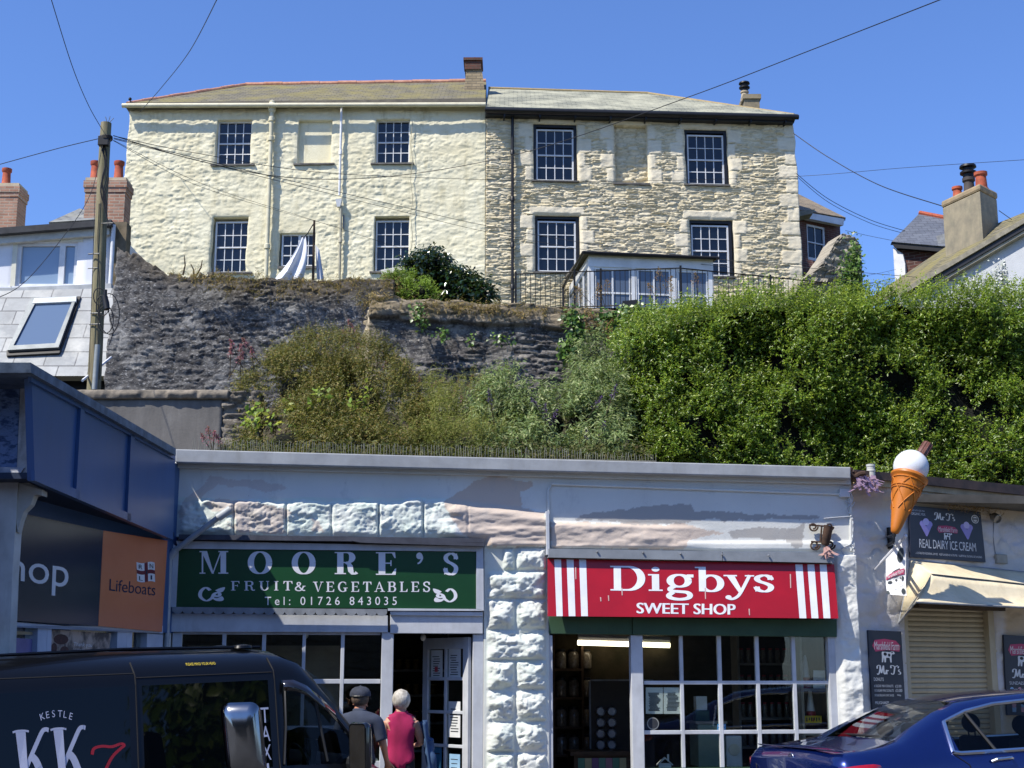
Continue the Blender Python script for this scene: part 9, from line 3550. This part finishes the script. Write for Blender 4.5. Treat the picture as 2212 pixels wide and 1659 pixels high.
tag(obj('white_stay', b, m_white), 'thin white pipe slanting behind the pole foot', 'pipe')


def wire(label, pts, r_=0.008, sag=0.0, n=18, mat=None):
    """pts: (u, v, Y) way points; straight in space between them with a sag"""
    P3 = [P(*p) for p in pts]
    out = []
    m = len(P3)
    for i in range(m - 1):
        a, c = P3[i], P3[i + 1]
        p0, p3 = P3[i - 1] if i else a, P3[min(i + 2, m - 1)]
        for k in range(n):
            f_ = k / n
            out.append(0.5 * (2 * a + (c - p0) * f_ + (2 * p0 - 5 * a + 4 * c - p3) * f_ ** 2 + (3 * a - p0 - 3 * c + p3) * f_ ** 3))
    out.append(P3[-1])
    return tag(obj('overhead_cable', MB().tube(out, r_ * 0.7, 6), mat or m_cable), label, 'cable', 'overhead telephone cables')


wire('overhead cable climbing steeply from the pole top to the top left of the sky', [(219, 277, 23), (190, 225, 22), (155, 140, 20.5), (105, -20, 18)], 0.009)
wire('overhead cable from the cream house gutter to the top edge of the sky', [(302, 242, 37.5), (348, 190, 34), (410, 110, 29), (478, -20, 22)], 0.013)
wire('overhead cable running left from the pole to the left edge above the chimneys', [(224, 297, 23), (120, 322, 24), (-40, 366, 25)], 0.010)
wire('overhead cable dropping from the pole behind the left chimney to the white window', [(222, 310, 22.8), (195, 420, 22), (130, 520, 21), (40, 620, 20), (-60, 660, 19)], 0.008)
wire('overhead cable rising from the pole across both houses to the top right corner', [(245, 293, 23), (420, 345, 25), (600, 381, 27), (770, 386, 28), (960, 365, 28), (1180, 316, 27), (1500, 205, 24), (1760, 105, 21), (2060, -12, 17)], 0.011)
wire('overhead cable crossing the cream house at mid height towards the stone house', [(247, 294, 23), (420, 330, 26), (700, 373, 30), (1048, 388, 35), (1300, 392, 36), (1700, 382, 36.5), (1960, 362, 34), (2260, 342, 30)], 0.009)
wire('overhead cable from the pole down to the right across the cream wall', [(246, 298, 23), (550, 372, 27), (840, 440, 32), (1048, 487, 36), (1300, 530, 36), (1600, 565, 35), (1900, 592, 33), (2260, 622, 28)], 0.009)
wire('second overhead cable from the pole down to the right across the cream wall', [(246, 300, 23), (550, 378, 27), (840, 450, 32), (1048, 500, 36), (1300, 545, 36), (1600, 580, 35), (1900, 612, 33), (2260, 648, 28)], 0.008)
wire('thin overhead cable slanting low across the cream house to the shrub', [(245, 303, 23), (450, 402, 28), (700, 483, 33), (1048, 595, 36)], 0.006)
wire('thin drop cable from the pole to the cream house casement window', [(245, 304, 23), (420, 398, 28), (600, 455, 33), (735, 492, 37.9)], 0.006)
wire('thick overhead cable from the stone house corner down to the big chimney', [(1714, 288, 37.8), (1790, 340, 37), (1900, 400, 35), (2035, 445, 32)], 0.018)
wire('pale thin cable end right of the big chimney', [(2158, 455, 31), (2185, 474, 30)], 0.012)
wire('overhead cable from the stone house wall to the slate roof', [(1720, 375, 38), (1790, 430, 40), (1880, 475, 42), (1960, 500, 43)], 0.013)
wire('parallel overhead cable from the stone house wall to the slate roof', [(1720, 380, 38), (1790, 437, 40), (1880, 482, 42), (1955, 505, 43)], 0.011)
wire('thin blue shaded cable low between the brick houses', [(1826, 498, 44), (1880, 510, 44), (1930, 520, 43)], 0.009)
wire('thin cable above the hedge in the gap beside the ivy pier', [(1856, 620, 36), (1900, 608, 38), (1935, 600, 42)], 0.009)
wire('second thin cable above the hedge in the gap beside the ivy pier', [(1856, 598, 36), (1900, 590, 38), (1935, 582, 42)], 0.007)
wire('thin pale cable from the hedge top right down behind the ice cream cone', [(2005, 1003, 19), (2100, 985, 19.2), (2260, 962, 19.4)], 0.006)
# gutter antenna on the cream house corner
b = MB()
b.tube([P(283, 226, 38.2), P(281, 216, 38.2)], 0.012, 5)
b.ball(P(281, 214, 38.2), 0.05, 8, 6)
tag(obj('wall_bolt', b, m_iron), 'small black bracket above the gutter at the cream house corner', 'bracket')
# washing: a bare pole with a white sheet
wp_ = thing('washing_post', 'thin dark wooden post rising in front of the casement window', 'post', P(678, 605, 29))
b = MB()
b.tube([P(676, 620, 29), P(679, 476, 29)], [0.03, 0.024], 8)
obj('post', b, M('dark_post', '#4a3c30', '#33291f', rough=0.9), wp_)
obj('rope', MB().tube([P(677, 484, 28.95), P(664, 505, 28.9), P(655, 514, 28.9)], 0.012, 5), m_cable, wp_)
sht = thing('bed_sheet', 'white bed sheet hanging to dry in front of the casement window', 'sheet', P(640, 600, 28.9))


def sheetf(fu, fv):
    l0, l1 = (651, 514), (588, 604)
    r0_, r1_ = (660, 508), (652, 610)
    u = (l0[0] + (l1[0] - l0[0]) * fv + (8 * math.sin(fv * 2.6) if fu < 0.3 else 0)) * (1 - fu) + (r0_[0] + (r1_[0] - r0_[0]) * fv + 7 * math.sin(fv * 3.0)) * fu
    v = (l0[1] + (l1[1] - l0[1]) * fv) * (1 - fu) + (r0_[1] + (r1_[1] - r0_[1]) * fv) * fu
    return P(u, v, 28.9 + 0.10 * math.sin(fu * 11 + fv * 2.5) * fv)


m_sheet = M('white_sheet', '#d6d8de', '#cccfd6', rough=0.9, bump=0.05, bscale=20)
obj('cloth', MB().grid(sheetf, 20, 20), m_sheet, sht, smooth='all')
sh2 = thing('pillow_case', 'narrow white cloth hanging right of the washing post with a blue edge', 'washing', P(688, 600, 29.1))


def sheetg(fu, fv):
    u = (681 + 4 * fv) * (1 - fu) + (690 + 10 * fv) * fu
    v = (528 + 76 * fv) * (1 - fu) + (540 + 64 * fv) * fu
    return P(u, v, 29.1 + 0.06 * math.sin(fu * 9) * fv)


obj('cloth', MB().grid(sheetg, 8, 12), m_sheet, sh2, smooth='all')
obj('blue_edge', MB().grid(lambda fu, fv: sheetg(0.96 + 0.06 * fu, 0.25 + 0.75 * fv) + Vector((0, -0.02, 0)), 2, 10), M('blue_cloth', '#6c7590', '#596280', bump=0), sh2)
# little bench roof by the camellia and bin on the terrace
b = MB()
b.prism([P(822, 583, 27.8), P(878, 573, 28.2), P(882, 581, 28.0), P(826, 594, 27.6)], (0, 0.25, 0.04))
tag(obj('bird_table_roof', b, M('weathered_board', '#a9a9a0', '#8f8f86', rough=0.8)), 'small weathered grey board roof beside the hebe', 'board')
b = MB()
b.prism([P(1345, 650, 32.4), P(1378, 647, 32.4), P(1378, 668, 32.4), P(1345, 670, 32.4)], (0, 0.4, 0))
tag(obj('black_crate', b, m_trim), 'black planter box on the terrace before the conservatory', 'planter')
b = MB()
for k in range(4):
    v = 641 + 6 * k
    b.prism([P(1590 - 8 * k, v, 30.0), P(1742 - 4 * k, v - 2 + k, 30.0), P(1742 - 4 * k, v + 3 + k, 30.0), P(1590 - 8 * k, v + 5, 30.0)], (0, 0.05, 0))
tag(obj('shed_roof', b, M('shed_boards', '#8a8672', '#6d6a58', rough=0.9)), 'grey boarded shed roof behind the hedge top', 'shed')
b = MB()
b.prism([P(1720, 655, 31.5), P(1722, 630, 31.5), P(1748, 626, 31.5), P(1766, 640, 31.5), P(1766, 660, 31.5)], (0, 0.5, 0))
tag(obj('black_bin', b, m_trim), 'dark covered bin at the end of the terrace railing', 'bin')
# the other side of the street, seen only in reflections
qy = -14.0
qb = thing('quayside_house', 'timber clad house on the other side of the street, mirrored in the shop windows', 'house', (0, qy, 0))
b = MB()
for x0, x1, hh in ((-16, -5, 6.5), (-5, 4, 8.5), (4, 18, 6.0)):
    b.box(x0, x1 - 0.02, qy - 8, qy, -0.5, hh)
t = NT('dark_cladding')
c = t.ramp(t.noise(2, 6, (0.5, 1, 9)), [(0.3, '#3d362d'), (0.7, '#6b5f4d')])
t.set(Base_Color=c, Roughness=0.85)
obj('wall', b, t.m, qb)
b = MB()
for k in range(30):
    b.box(-5, 3.9, qy, qy + 0.02, 0.3 + 0.27 * k, 0.32 + 0.27 * k + 0.2)
obj('cladding', b, M('grey_boards', '#8a7f6a', '#6f6655', rough=0.85, scale=4, stretch=(0.4, 1, 6)), qb)
b = MB()
for x0, x1, hh in ((-16, -5, 6.5), (-5, 4, 8.5), (4, 18, 6.0)):
    b.prism([(x0 - 0.3, qy + 0.3, hh), (x1 + 0.2, qy + 0.3, hh), (x1 + 0.2, qy - 4, hh + 2.4), (x0 - 0.3, qy - 4, hh + 2.4)], (0, 0, 0.1))
obj('roof', b, M('dark_slates', '#4d5056', '#3d4045', rough=0.7), qb)
# street tree and house out of view on the right, mirrored in the van's flank
tr = thing('street_tree', 'leafy street tree standing beside the road, mirrored in the van', 'tree', (12.5, 2.5, 0.3))
obj('trunk', MB().tube([(12.5, 2.5, 0), (12.6, 2.5, 2.5), (12.4, 2.6, 5)], [0.25, 0.18, 0.1], 10), m_twig, tr)
r = np.random.default_rng(3)
q = unit(r.normal(0, 1, (5000, 3))) * (r.uniform(0.3, 1, (5000, 1)) ** 0.4)
O = np.array([12.5, 2.5, 5.2]) + q * np.array([2.6, 2.4, 2.6]) * (0.75 + 0.5 * fbm(q[:, :1] * 3, q[:, 2:] * 3, 4, 3))
leaves('crown', O, q, r.uniform(0.2, 0.4, 5000), m_hedge, tr, 0.6, 0.2, 3)
